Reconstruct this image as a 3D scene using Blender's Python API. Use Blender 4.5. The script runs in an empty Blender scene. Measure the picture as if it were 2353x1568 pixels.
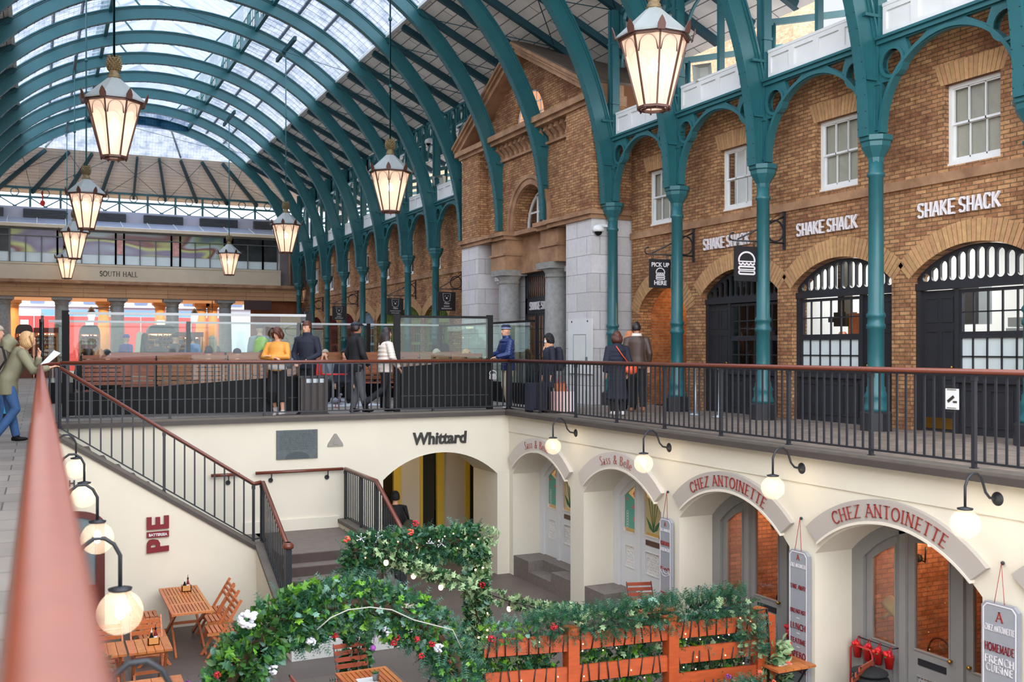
import bpy, bmesh, math, random
from math import sin, cos, pi, radians, sqrt, atan2, hypot
from mathutils import Vector, Matrix
from mathutils.geometry import tessellate_polygon
random.seed(7)
sc = bpy.context.scene
COL = sc.collection
# ---------------------------------------------------------------- camera
EYE = 1.30; TH = radians(25.4); FPX = 2288.0; HOR = 803.0; CXP = 1176.5
cd = bpy.data.cameras.new('camera'); cam = bpy.data.objects.new('camera', cd); COL.objects.link(cam)
cam.location = (0, 0, EYE); cam.rotation_euler = (pi/2, 0, -TH)
cd.sensor_width = 36; cd.lens = 36*FPX/2353; cd.shift_y = (HOR-784)/2353
cd.clip_start = .02; cd.clip_end = 400
cd.dof.use_dof = True; cd.dof.focus_distance = 19.0; cd.dof.aperture_fstop = 2.4
sc.camera = cam
# ---------------------------------------------------------------- world, exposure
sc.view_settings.view_transform = 'Standard'; sc.view_settings.look = 'None'
sc.view_settings.gamma = 1; sc.view_settings.use_curve_mapping = False
sc.view_settings.exposure = 1.05
w = bpy.data.worlds.new('overcast_sky'); sc.world = w; w.use_nodes = True
nt = w.node_tree; nt.nodes.clear()
wo = nt.nodes.new('ShaderNodeOutputWorld'); bg = nt.nodes.new('ShaderNodeBackground')
tc = nt.nodes.new('ShaderNodeTexCoord'); mp = nt.nodes.new('ShaderNodeMapping'); nz = nt.nodes.new('ShaderNodeTexNoise'); cr = nt.nodes.new('ShaderNodeValToRGB')
mp.inputs['Scale'].default_value = (1, 1, 3); nz.inputs['Scale'].default_value = 1.6; nz.inputs['Detail'].default_value = 4
cr.color_ramp.elements[0].color = (.74, .82, .97, 1); cr.color_ramp.elements[0].position = .3
cr.color_ramp.elements[1].color = (.93, .96, 1, 1); cr.color_ramp.elements[1].position = .7
nt.links.new(tc.outputs['Generated'], mp.inputs[0]); nt.links.new(mp.outputs[0], nz.inputs[0]); nt.links.new(nz.outputs[0], cr.inputs[0])
nt.links.new(cr.outputs[0], bg.inputs[0]); nt.links.new(bg.outputs[0], wo.inputs[0]); bg.inputs[1].default_value = .50
sd = bpy.data.lights.new('overcast_daylight', 'SUN'); sd.energy = 6.0; sd.angle = radians(150); sd.color = (.93, .96, 1)
so = bpy.data.objects.new('overcast_daylight', sd); COL.objects.link(so); so.location = (-6, -8, 14); so.rotation_euler = (radians(32), 0, radians(-35))
cy = sc.cycles
cy.adaptive_threshold = .04; cy.max_bounces = 6; cy.diffuse_bounces = 3; cy.glossy_bounces = 3; cy.transmission_bounces = 4; cy.transparent_max_bounces = 14
cy.caustics_reflective = False; cy.caustics_refractive = False; cy.sample_clamp_indirect = 4
# ---------------------------------------------------------------- picture to place
def ray(u, v):
 a = (u-CXP)/FPX
 return Vector((sin(TH)+a*cos(TH), cos(TH)-a*sin(TH), -(v-HOR)/FPX))
def at(u, v, x=None, y=None, z=None):
 q = ray(u, v)
 t = x/q.x if x is not None else (y/q.y if y is not None else (z-EYE)/q.z)
 return Vector((0, 0, EYE))+q*t
# ---------------------------------------------------------------- mesh helpers
class MB:
 def __init__(s): s.v = []; s.f = []; s.m = []; s.cm = 0; s.sm = []
 def add(s, vs, fs, smooth=False):
  o = len(s.v); s.v += [tuple(p) for p in vs]
  for f in fs:
   s.f.append([i+o for i in f]); s.m.append(s.cm); s.sm.append(smooth)
  return s
 def box(s, x0, y0, z0, x1, y1, z1):
  if x0 > x1: x0, x1 = x1, x0
  if y0 > y1: y0, y1 = y1, y0
  if z0 > z1: z0, z1 = z1, z0
  return s.add([(x, y, z) for z in (z0, z1) for y in (y0, y1) for x in (x0, x1)],
    [(0, 2, 3, 1), (4, 5, 7, 6), (0, 1, 5, 4), (2, 6, 7, 3), (0, 4, 6, 2), (1, 3, 7, 5)])
 def cbox(s, c, sx, sy, sz, rz=0, bev=0):
  M = Matrix.Translation(c) @ Matrix.Rotation(rz, 4, 'Z')
  q = [M @ Vector((x*sx/2, y*sy/2, z*sz/2)) for z in (-1, 1) for y in (-1, 1) for x in (-1, 1)]
  return s.add(q, [(0, 2, 3, 1), (4, 5, 7, 6), (0, 1, 5, 4), (2, 6, 7, 3), (0, 4, 6, 2), (1, 3, 7, 5)])
 def bar(s, a, b, w, h, up=(0, 0, 1)):
  a = Vector(a); b = Vector(b); d = (b-a)
  if d.length < 1e-6: return s
  d.normalize(); up = Vector(up); sd = d.cross(up)
  if sd.length < 1e-4: sd = d.cross(Vector((1, 0, 0)))
  sd.normalize(); u2 = sd.cross(d).normalized()
  q = []
  for p in (a, b):
   for i, j in ((-1, -1), (1, -1), (1, 1), (-1, 1)): q.append(p+sd*(i*w/2)+u2*(j*h/2))
  return s.add(q, [(3, 2, 1, 0), (4, 5, 6, 7), (0, 1, 5, 4), (1, 2, 6, 5), (2, 3, 7, 6), (3, 0, 4, 7)])
 def tube(s, pts, r, n=8, caps=True, smooth=True, flat=1.0):
  pts = [Vector(p) for p in pts]; N = len(pts)
  rs = r if isinstance(r, (list, tuple)) else [r]*N
  vs = []; fs = []; up = None
  for i, p in enumerate(pts):
   t = (pts[min(i+1, N-1)]-pts[max(i-1, 0)])
   if t.length < 1e-9: t = Vector((0, 0, 1))
   t.normalize()
   if up is None:
    up = Vector((0, 0, 1)) if abs(t.z) < .95 else Vector((0, 1, 0))
   sd = t.cross(up)
   if sd.length < 1e-4: sd = t.cross(Vector((1, 0, 0)))
   sd.normalize(); up = sd.cross(t).normalized()
   for k in range(n):
    a = 2*pi*k/n
    vs.append(p+sd*cos(a)*rs[i]+up*sin(a)*rs[i]*flat)
  for i in range(N-1):
   for k in range(n):
    fs.append((i*n+k, i*n+(k+1) % n, (i+1)*n+(k+1) % n, (i+1)*n+k))
  s.add(vs, fs, smooth)
  if caps:
   o = len(s.v)-len(vs)
   s.f.append([o+k for k in range(n)][::-1]); s.m.append(s.cm); s.sm.append(False)
   s.f.append([o+(N-1)*n+k for k in range(n)]); s.m.append(s.cm); s.sm.append(False)
  return s
 def lathe(s, prof, c=(0, 0, 0), n=16, smooth=True, sy=1.0, ph=0.0):
  c = Vector(c); vs = []; fs = []
  for r, z in prof:
   for k in range(n):
    a = 2*pi*k/n+ph; vs.append((c.x+r*cos(a), c.y+r*sin(a)*sy, c.z+z))
  for i in range(len(prof)-1):
   for k in range(n):
    fs.append((i*n+k, i*n+(k+1) % n, (i+1)*n+(k+1) % n, (i+1)*n+k))
  s.add(vs, fs, smooth)
  o = len(s.v)-len(vs)
  if prof[0][0] > 1e-4: s.f.append([o+k for k in range(n)][::-1]); s.m.append(s.cm); s.sm.append(False)
  if prof[-1][0] > 1e-4: s.f.append([o+(len(prof)-1)*n+k for k in range(n)]); s.m.append(s.cm); s.sm.append(False)
  return s
 def ball(s, c, r, n=10, sx=1, sy=1, sz=1):
  prof = []; m = max(4, n//2)
  c = Vector(c); vs = []; fs = []
  for i in range(m+1):
   th = pi*i/m
   for k in range(n):
    a = 2*pi*k/n; vs.append((c.x+r*sx*sin(th)*cos(a), c.y+r*sy*sin(th)*sin(a), c.z-r*sz*cos(th)))
  for i in range(m):
   for k in range(n): fs.append((i*n+k, i*n+(k+1) % n, (i+1)*n+(k+1) % n, (i+1)*n+k))
  return s.add(vs, fs, True)
 def sweep(s, pts, prof, closed=False, up=(0, 0, 1), smooth=False):
  """profile points (a,b): a along side, b along up"""
  pts = [Vector(p) for p in pts]; N = len(pts); n = len(prof); vs = []; fs = []; U = Vector(up)
  for i, p in enumerate(pts):
   t0 = (p-pts[i-1]).normalized() if (i > 0 or closed) else None
   t1 = (pts[(i+1) % N]-p).normalized() if (i < N-1 or closed) else None
   t = (t0+t1).normalized() if t0 and t1 else (t0 or t1)
   sd = t.cross(U)
   if sd.length < 1e-5: sd = Vector((1, 0, 0))
   sd.normalize(); uu = sd.cross(t).normalized()
   k = 1.0
   if t0 and t1: k = 1/max(.4, t0.dot(t))
   for a, b in prof: vs.append(p+sd*a+uu*b)
  M_ = N if closed else N-1
  for i in range(M_):
   for k in range(n): fs.append((i*n+k, i*n+(k+1) % n, ((i+1) % N)*n+(k+1) % n, ((i+1) % N)*n+k))
  if not closed: fs += [tuple(range(n))[::-1], tuple((N-1)*n+k for k in range(n))]
  return s.add(vs, fs, smooth)
 def plate(s, outer, holes, t0, t1, ax='x'):
  """2-D polygon with holes as a slab. ax 'x': (y,z) shape between x=t0..t1; 'y': (x,z); 'z': (x,y)"""
  loops = [list(outer)]+[list(h) for h in holes]
  flat = [p for l in loops for p in l]
  tris = tessellate_polygon([[Vector((p[0], p[1], 0)) for p in l] for l in loops])
  def mk(p, t):
   return (t, p[0], p[1]) if ax == 'x' else ((p[0], t, p[1]) if ax == 'y' else (p[0], p[1], t))
  n = len(flat)
  vs = [mk(p, t0) for p in flat]+[mk(p, t1) for p in flat]
  fs = [tuple(t) for t in tris]+[tuple(i+n for i in t)[::-1] for t in tris]
  o = 0
  for l in loops:
   m = len(l)
   for i in range(m): fs.append((o+i, o+(i+1) % m, n+o+(i+1) % m, n+o+i))
   o += m
  return s.add(vs, fs)
 def mesh(s, mats, name='m', off=None):
  me = bpy.data.meshes.new(name)
  vs = s.v if off is None else [(a-off[0], b-off[1], c-off[2]) for a, b, c in s.v]
  me.from_pydata(vs, [], s.f)
  for m in (mats if isinstance(mats, (list, tuple)) else [mats]): me.materials.append(m)
  me.polygons.foreach_set('material_index', s.m); me.polygons.foreach_set('use_smooth', s.sm)
  return me
def fixn(me):
 bm = bmesh.new(); bm.from_mesh(me); bmesh.ops.recalc_face_normals(bm, faces=bm.faces); bm.to_mesh(me); bm.free(); return me
def thing(name, label, cat, loc=(0, 0, 0), group=None, rz=0):
 o = bpy.data.objects.new(name, None); COL.objects.link(o); o.empty_display_size = .1
 o.location = loc; o.rotation_euler = (0, 0, rz); o['label'] = label; o['category'] = cat
 if group: o['group'] = group
 return o
def part(name, mb, mat, par, label=None, local=False, fix=True):
 me = mb.mesh(mat, name) if isinstance(mb, MB) else mb
 if fix: fixn(me)
 o = bpy.data.objects.new(name, me); COL.objects.link(o); o.parent = par
 if label: o['label'] = label
 if not local:
  w = Vector((0, 0, 0)); p = par
  while p: w += p.location; p = p.parent
  o.location = -w
 return o
def solo(name, mb, mat, label, cat, group=None, org=None, fix=True):
 xs = [p[0] for p in mb.v]; ys = [p[1] for p in mb.v]; zs = [p[2] for p in mb.v]
 if org is None: org = ((min(xs)+max(xs))/2, (min(ys)+max(ys))/2, min(zs))
 me = mb.mesh(mat, name, org)
 if fix: fixn(me)
 o = bpy.data.objects.new(name, me); COL.objects.link(o); o.location = org
 o['label'] = label; o['category'] = cat
 if group: o['group'] = group
 return o
def struct(name, mb, mat, par=None, fix=True):
 me = mb.mesh(mat, name) if isinstance(mb, MB) else mb
 if fix: fixn(me)
 o = bpy.data.objects.new(name, me); COL.objects.link(o)
 if par: o.parent = par
 else: o['kind'] = 'structure'
 return o
def dup(root, loc, rz=None, label=None, group=None, drop=()):
 r = root.copy(); COL.objects.link(r); r.location = loc
 if rz is not None: r.rotation_euler = (0, 0, rz)
 if label: r['label'] = label
 if group: r['group'] = group
 for ch in KIDS(root):
  if ch.name.split('.')[0] in drop: continue
  c = ch.copy(); COL.objects.link(c); c.parent = r
  for g in KIDS(ch):
   k = g.copy(); COL.objects.link(k); k.parent = c
 return r
_kids = {}
def KIDS(o): return list(o.children)
def P2(c, r, a0, a1, n, ry=None):
 ry = r if ry is None else ry
 return [(c[0]+r*cos(a0+(a1-a0)*i/n), c[1]+ry*sin(a0+(a1-a0)*i/n)) for i in range(n+1)]
# ---------------------------------------------------------------- materials
def nodes(name):
 m = bpy.data.materials.new(name); m.use_nodes = True; t = m.node_tree; t.nodes.clear()
 o = t.nodes.new('ShaderNodeOutputMaterial'); return m, t, o
def N(t, kind, **kw):
 n = t.nodes.new('ShaderNode'+kind)
 for k, v in kw.items():
  if k.startswith('_'): setattr(n, k[1:], v)
  else:
   key = int(k[1:]) if k[0] == 'i' and k[1:].isdigit() else k.replace('__', ' ')
   n.inputs[key].default_value = v
 return n
def c4(c): return (c[0], c[1], c[2], 1)
def S(r, g, b):
 f = lambda x: (x/255/12.92 if x/255 <= .04045 else ((x/255+.055)/1.055)**2.4)
 return (f(r), f(g), f(b))
def mat(name, col, rough=.55, metal=0, var=0, vs=6, col2=None, bump=0, bs=60, emit=None, es=1, island=0, coat=0, stretch=None, spec=None):
 m, t, o = nodes(name); b = N(t, 'BsdfPrincipled', Roughness=rough, Metallic=metal)
 b.inputs['Base Color'].default_value = c4(col)
 if spec is not None: b.inputs['Specular IOR Level'].default_value = spec
 if coat: b.inputs['Coat Weight'].default_value = coat; b.inputs['Coat Roughness'].default_value = .12
 L = t.links.new
 tcn = N(t, 'TexCoord'); src = tcn.outputs['Object']
 if stretch:
  mpn = N(t, 'Mapping'); mpn.inputs['Scale'].default_value = stretch; L(src, mpn.inputs[0]); src = mpn.outputs[0]
 if var or col2:
  nz = N(t, 'TexNoise', Scale=vs, Detail=5, Roughness=.6); L(src, nz.inputs['Vector'])
  mx = N(t, 'Mix', _data_type='RGBA'); rp = N(t, 'MapRange'); rp.inputs[1].default_value = .32; rp.inputs[2].default_value = .68
  L(nz.outputs[0], rp.inputs[0]); L(rp.outputs[0], mx.inputs[0])
  c2 = col2 or tuple(min(1, c*(1+var)) for c in col); c1 = col if col2 else tuple(c*(1-var) for c in col)
  mx.inputs[6].default_value = c4(c1); mx.inputs[7].default_value = c4(c2); out = mx.outputs[2]
  L(out, b.inputs['Base Color'])
 else: out = None
 if island:
  g = N(t, 'NewGeometry'); hs = N(t, 'HueSaturation'); r1 = N(t, 'MapRange'); r1.inputs[3].default_value = 1-island; r1.inputs[4].default_value = 1+island
  L(g.outputs['Random Per Island'], r1.inputs[0]); L(r1.outputs[0], hs.inputs['Value'])
  r2 = N(t, 'MapRange'); r2.inputs[3].default_value = .5-island*.06; r2.inputs[4].default_value = .5+island*.06
  mm = N(t, 'Math', _operation='FRACT'); m2 = N(t, 'Math', _operation='MULTIPLY'); m2.inputs[1].default_value = 7.31
  L(g.outputs['Random Per Island'], m2.inputs[0]); L(m2.outputs[0], mm.inputs[0]); L(mm.outputs[0], r2.inputs[0]); L(r2.outputs[0], hs.inputs['Hue'])
  if out: L(out, hs.inputs['Color'])
  else: hs.inputs['Color'].default_value = c4(col)
  L(hs.outputs[0], b.inputs['Base Color'])
 if bump:
  nb = N(t, 'TexNoise', Scale=bs, Detail=3); L(src, nb.inputs['Vector']); bp = N(t, 'Bump', Strength=bump, Distance=.02)
  L(nb.outputs[0], bp.inputs['Height']); L(bp.outputs[0], b.inputs['Normal'])
 if emit: b.inputs['Emission Color'].default_value = c4(emit); b.inputs['Emission Strength'].default_value = es
 L(b.outputs[0], o.inputs[0]); return m
def wallvec(t):
 """(run, height) coordinates on upright walls of either direction"""
 tcn = N(t, 'TexCoord'); g = N(t, 'NewGeometry'); sp = N(t, 'SeparateXYZ'); sn = N(t, 'SeparateXYZ')
 L = t.links.new; L(tcn.outputs['Object'], sp.inputs[0]); L(g.outputs['True Normal'], sn.inputs[0])
 ab = N(t, 'Math', _operation='ABSOLUTE'); L(sn.outputs[0], ab.inputs[0]); gt = N(t, 'Math', _operation='GREATER_THAN'); gt.inputs[1].default_value = .7
 L(ab.outputs[0], gt.inputs[0]); mx = N(t, 'Mix'); L(gt.outputs[0], mx.inputs[0]); L(sp.outputs[0], mx.inputs[2]); L(sp.outputs[1], mx.inputs[3])
 cb = N(t, 'CombineXYZ'); L(mx.outputs[0], cb.inputs[0]); L(sp.outputs[2], cb.inputs[1]); return cb.outputs[0], tcn.outputs['Object']
def brick(name, ca, cb_, mortar, bw=.215, bh=.066, ms=.010, stain=(.10, .05, .03), st=.55, rough=.85, off=.5, bump=.35, nv=.4):
 m, t, o = nodes(name); L = t.links.new; b = N(t, 'BsdfPrincipled', Roughness=rough); b.inputs['Specular IOR Level'].default_value = .25
 vec, oc = wallvec(t)
 bt = N(t, 'TexBrick', Scale=1.0); bt.offset = off; L(vec, bt.inputs['Vector'])
 bt.inputs['Brick Width'].default_value = bw; bt.inputs['Row Height'].default_value = bh; bt.inputs['Mortar Size'].default_value = ms
 bt.inputs['Color1'].default_value = c4(ca); bt.inputs['Color2'].default_value = c4(cb_); bt.inputs['Mortar'].default_value = c4(mortar); bt.inputs['Bias'].default_value = 0
 bt.inputs['Mortar Smooth'].default_value = .3
 n1 = N(t, 'TexNoise', Scale=.9, Detail=6, Roughness=.65); L(oc, n1.inputs['Vector'])
 r1 = N(t, 'MapRange'); r1.inputs[1].default_value = .45; r1.inputs[2].default_value = .75; r1.inputs[4].default_value = st; L(n1.outputs[0], r1.inputs[0])
 mx = N(t, 'Mix', _data_type='RGBA'); L(r1.outputs[0], mx.inputs[0]); L(bt.outputs['Color'], mx.inputs[6]); mx.inputs[7].default_value = c4(stain)
 n2 = N(t, 'TexNoise', Scale=9, Detail=7, Roughness=.75); L(oc, n2.inputs['Vector']); r2 = N(t, 'MapRange'); r2.inputs[1].default_value = .3; r2.inputs[2].default_value = .7; r2.inputs[3].default_value = 1-nv; r2.inputs[4].default_value = 1+nv; L(n2.outputs[0], r2.inputs[0])
 hs = N(t, 'HueSaturation'); L(mx.outputs[2], hs.inputs['Color']); L(r2.outputs[0], hs.inputs['Value']); L(hs.outputs[0], b.inputs['Base Color'])
 bp = N(t, 'Bump', Strength=bump, Distance=.01); bp.invert = True; L(bt.outputs['Fac'], bp.inputs['Height']); L(bp.outputs[0], b.inputs['Normal'])
 L(b.outputs[0], o.inputs[0]); return m
def glassy(name, tint=(.93, .97, .96), refl=.10, rough=.02, diff=0, dcol=(.9, .95, 1), emis=None, es=0):
 m, t, o = nodes(name); L = t.links.new
 tr = N(t, 'BsdfTransparent'); tr.inputs[0].default_value = c4(tint); gl = N(t, 'BsdfGlossy'); gl.inputs['Roughness'].default_value = rough
 fr = N(t, 'Fresnel'); fr.inputs[0].default_value = 1.45; ad = N(t, 'Math', _operation='ADD'); ad.inputs[1].default_value = refl-.04; ad.use_clamp = True; L(fr.outputs[0], ad.inputs[0]); gg = N(t, 'NewGeometry'); bf = N(t, 'Math', _operation='SUBTRACT'); bf.inputs[0].default_value = 1; L(gg.outputs['Backfacing'], bf.inputs[1]); mu = N(t, 'Math', _operation='MULTIPLY'); L(ad.outputs[0], mu.inputs[0]); L(bf.outputs[0], mu.inputs[1])
 mx = N(t, 'MixShader'); L(mu.outputs[0], mx.inputs[0]); L(tr.outputs[0], mx.inputs[1]); L(gl.outputs[0], mx.inputs[2]); out = mx.outputs[0]
 if diff:
  d = N(t, 'BsdfDiffuse'); d.inputs[0].default_value = c4(dcol); d2 = N(t, 'BsdfTranslucent'); d2.inputs[0].default_value = c4(dcol)
  m1 = N(t, 'MixShader'); m1.inputs[0].default_value = .6; L(d.outputs[0], m1.inputs[1]); L(d2.outputs[0], m1.inputs[2])
  m2 = N(t, 'MixShader'); m2.inputs[0].default_value = diff; L(out, m2.inputs[1]); L(m1.outputs[0], m2.inputs[2]); out = m2.outputs[0]
 if emis:
  e = N(t, 'Emission'); e.inputs[0].default_value = c4(emis); e.inputs[1].default_value = es; a = N(t, 'AddShader'); L(out, a.inputs[0]); L(e.outputs[0], a.inputs[1]); out = a.outputs[0]
  m.cycles.emission_sampling = 'NONE'
 L(out, o.inputs[0]); return m
def emis(name, col, s, sample=False):
 m, t, o = nodes(name); e = N(t, 'Emission'); e.inputs[0].default_value = c4(col); e.inputs[1].default_value = s; t.links.new(e.outputs[0], o.inputs[0])
 if not sample: m.cycles.emission_sampling = 'NONE'
 return m
TEAL = mat('teal_paint', S(36, 94, 100), .38, var=.10, vs=1.5, bump=.05, bs=40)
TEALD = mat('dark_teal_paint', S(24, 66, 76), .45, var=.1, vs=2)
BRICK = brick('stock_brick', S(192, 146, 102), S(150, 102, 72), S(116, 90, 66), stain=S(84, 48, 34), st=.75)
BRICKD = brick('red_brick', S(176, 108, 62), S(150, 84, 46), S(150, 120, 92), stain=S(90, 60, 40), st=.3)
BRICKP = brick('pale_brick', S(206, 176, 140), S(176, 146, 112), S(170, 150, 130), st=.15)
VOUSS = mat('gauged_brick', S(182, 140, 98), .85, island=.13, var=.15, vs=12, bump=.15)
SAND = mat('sandstone', S(178, 138, 104), .8, var=.18, vs=2.2, col2=S(132, 96, 70), bump=.1, bs=30)
SANDL = brick('sandstone_blocks', S(196, 160, 122), S(178, 134, 98), S(140, 104, 76), bw=1.9, bh=.42, ms=.012, st=.25, stain=S(110, 84, 66), bump=.1, nv=.1)
GRANITE = brick('granite_blocks', S(214, 210, 210), S(196, 192, 192), S(140, 136, 134), bw=.95, bh=.44, ms=.008, st=.3, stain=S(150, 146, 142), bump=.1, nv=.08)
GRCOL = mat('granite_shaft', S(140, 138, 134), .7, var=.18, vs=9, bump=.05)
CREAM = mat('cream_render', S(226, 218, 200), .75, var=.025, vs=1.2, bump=.03, bs=25)
CREAMD = mat('cream_panel', S(214, 208, 192), .6)
WHITE = mat('white_paint', S(224, 224, 222), .5, var=.03, vs=3)
OFFW = mat('off_white_blind', S(196, 186, 166), .8)
BLACKM = mat('black_ironwork', S(36, 38, 44), .5)
BLACKP = mat('charcoal_joinery', S(40, 41, 46), .4, var=.1, vs=4)
BLACKS = mat('black_panel', S(14, 14, 16), .5, spec=.2)
COPPER = mat('varnished_handrail', S(106, 50, 33), .38, var=.08, vs=3, coat=.25, stretch=(6, 6, 6))
SLAT = mat('slat_wood', S(138, 76, 50), .5, var=.25, vs=5, island=.25, stretch=(1, 8, 8))
TEAK = mat('orange_teak', S(190, 110, 60), .45, var=.18, vs=6, island=.14, stretch=(3, 3, 10), coat=.1)
ORANGE = mat('orange_timber', S(172, 80, 36), .5, var=.16, vs=5, island=.12, stretch=(1, 6, 6))
COPING = mat('grey_coping', S(104, 96, 88), .7, var=.12, vs=5)
EDGE = mat('dark_kerb_stone', S(74, 66, 62), .6, var=.12, vs=4)
BOARD = None
SKIN = mat('skin', S(214, 160, 132), .5); SKIND = mat('tanned_skin', S(176, 120, 94), .5)
# ================================================================ ROOF AND HALL SHELL
XC, ZC, RR = 4.36, 4.68, 7.65
CX_ = 12.10                                   # column line
KY = [9.1, 11.9, 14.65, 17.4, 20.0, 23.1, 25.9, 28.7, 31.5, 34.3, 37.1, 39.9, 42.7, 45.5, 48.3, 51.1]
def planks(name, ca, cb_, line, bw, bh, axes='YX', ms=.01, rough=.7, off=.37):
 m, t, o = nodes(name); L = t.links.new; b = N(t, 'BsdfPrincipled', Roughness=rough)
 tcn = N(t, 'TexCoord'); sp = N(t, 'SeparateXYZ'); cb = N(t, 'CombineXYZ'); L(tcn.outputs['Object'], sp.inputs[0])
 L(sp.outputs['XYZ'.index(axes[0])], cb.inputs[0]); L(sp.outputs['XYZ'.index(axes[1])], cb.inputs[1])
 bt = N(t, 'TexBrick', Scale=1.0); bt.offset = off; L(cb.outputs[0], bt.inputs['Vector'])
 bt.inputs['Brick Width'].default_value = bw; bt.inputs['Row Height'].default_value = bh; bt.inputs['Mortar Size'].default_value = ms
 bt.inputs['Color1'].default_value = c4(ca); bt.inputs['Color2'].default_value = c4(cb_); bt.inputs['Mortar'].default_value = c4(line)
 nz = N(t, 'TexNoise', Scale=2.5, Detail=4); L(tcn.outputs['Object'], nz.inputs['Vector']); r2 = N(t, 'MapRange'); r2.inputs[3].default_value = .8; r2.inputs[4].default_value = 1.15; L(nz.outputs[0], r2.inputs[0])
 hs = N(t, 'HueSaturation'); L(bt.outputs['Color'], hs.inputs['Color']); L(r2.outputs[0], hs.inputs['Value']); L(hs.outputs[0], b.inputs['Base Color'])
 bp = N(t, 'Bump', Strength=.3, Distance=.01); bp.invert = True; L(bt.outputs['Fac'], bp.inputs['Height']); L(bp.outputs[0], b.inputs['Normal'])
 L(b.outputs[0], o.inputs[0]); return m
BOARD = planks('painted_roof_boards', S(236, 230, 220), S(222, 216, 206), S(120, 118, 116), 2.8, .30, 'YX', ms=.014)
BOARDE = planks('painted_end_boards', S(232, 222, 206), S(222, 212, 196), S(150, 142, 132), 2.8, .16, 'XY', ms=.007)
FLAG = planks('york_stone_flags', S(150, 142, 134), S(124, 118, 112), S(90, 84, 80), .75, .5, 'XY', ms=.008, rough=.6)
SETT = planks('walkway_setts', S(140, 124, 112), S(112, 100, 92), S(80, 72, 66), .22, .14, 'YX', ms=.008, rough=.6)
COURT = planks('court_paving', S(106, 94, 86), S(92, 82, 76), S(78, 70, 64), 1.2, .9, 'XY', ms=.006, rough=.55)
# glazing: glass with pale film and netting
def roofglass(name, ax):
 m, t, o = nodes(name); L = t.links.new
 tcn = N(t, 'TexCoord'); sp = N(t, 'SeparateXYZ'); cb = N(t, 'CombineXYZ'); L(tcn.outputs['Object'], sp.inputs[0])
 L(sp.outputs['XYZ'.index(ax[0])], cb.inputs[0]); L(sp.outputs['XYZ'.index(ax[1])], cb.inputs[1])
 bt = N(t, 'TexBrick', Scale=1.0); bt.offset = 0; L(cb.outputs[0], bt.inputs['Vector'])
 bt.inputs['Brick Width'].default_value = .14; bt.inputs['Row Height'].default_value = .14; bt.inputs['Mortar Size'].default_value = .006; bt.inputs['Mortar Smooth'].default_value = .5
 bt.inputs['Color1'].default_value = bt.inputs['Color2'].default_value = (1, 1, 1, 1); bt.inputs['Mortar'].default_value = (.55, .62, .72, 1)
 nz = N(t, 'TexNoise', Scale=2.2, Detail=6, Roughness=.7); L(tcn.outputs['Object'], nz.inputs['Vector'])
 rp = N(t, 'ValToRGB'); rp.color_ramp.elements[0].color = (.46, .54, .66, 1); rp.color_ramp.elements[0].position = .38; rp.color_ramp.elements[1].color = (.80, .84, .92, 1); rp.color_ramp.elements[1].position = .56; L(nz.outputs[0], rp.inputs[0])
 mx = N(t, 'Mix', _data_type='RGBA', _blend_type='MULTIPLY'); mx.inputs[0].default_value = 1; L(bt.outputs['Color'], mx.inputs[6]); L(rp.outputs[0], mx.inputs[7])
 tr = N(t, 'BsdfTransparent'); L(mx.outputs[2], tr.inputs[0]); tl = N(t, 'BsdfTranslucent'); L(mx.outputs[2], tl.inputs[0])
 ms = N(t, 'MixShader'); ms.inputs[0].default_value = .14; L(tr.outputs[0], ms.inputs[1]); L(tl.outputs[0], ms.inputs[2]); L(ms.outputs[0], o.inputs[0]); return m
RGLASS = roofglass('netted_roof_glass', 'YX'); RGLASSE = roofglass('netted_end_glass', 'XZ')
BARG = mat('pale_glazing_bars', S(150, 160, 172), .5)
# ---- ribs
def rib_mesh(a0=0.0, a1=pi, r0=7.45, r1=7.87, seg=56, foot=True):
 mb = MB()
 def ring(ra, rb, hw, ext=0):
  pts = []
  for i in range(seg+1):
   a = a0+(a1-a0)*i/seg
   pts.append((cos(a), sin(a)))
  vs = []; fs = []
  for c, s_ in pts:
   for r_, h in ((ra, -hw), (ra, hw), (rb, hw), (rb, -hw)):
    vs.append((XC+r_*c, h, ZC+r_*s_))
  for i in range(seg):
   for k in range(4): fs.append((i*4+k, i*4+(k+1) % 4, (i+1)*4+(k+1) % 4, (i+1)*4+k))
  fs += [(3, 2, 1, 0), tuple(seg*4+k for k in range(4))]
  mb.add(vs, fs)
 ring(r0+.03, r1-.03, .035); ring(r0, r0+.035, .10); ring(r1-.035, r1, .10); ring(r0+.035, r0+.075, .06); ring(r1-.075, r1-.035, .06)
 return mb
ribm = rib_mesh().mesh(TEAL, 'arch_beam'); fixn(ribm)
RIVM = MB()
for i in range(90):
 a = pi*(i+.5)/90
 for h in (-.085, .085): RIVM.ball((XC+7.445*cos(a), h, ZC+7.445*sin(a)), .014, 5)
rivm = RIVM.mesh(TEALD, 'rivets')
nth = ['', 'first', 'second', 'third', 'fourth', 'fifth', 'sixth', 'seventh', 'eighth', 'ninth', 'tenth', 'eleventh', 'twelfth']
def colname(k):
 y = KY[k]
 return {0: 'at the right edge', 1: 'between the two biggest windows', 2: 'right of the hanging burger sign', 3: 'right of the pick up sign', 4: "beside the gable's right corner",
   5: 'over the gable front, right side', 6: 'over the gable front, left side', 7: "behind the gable's left corner"}.get(k) or '%s beyond the brick gable' % nth[k-7]
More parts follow.
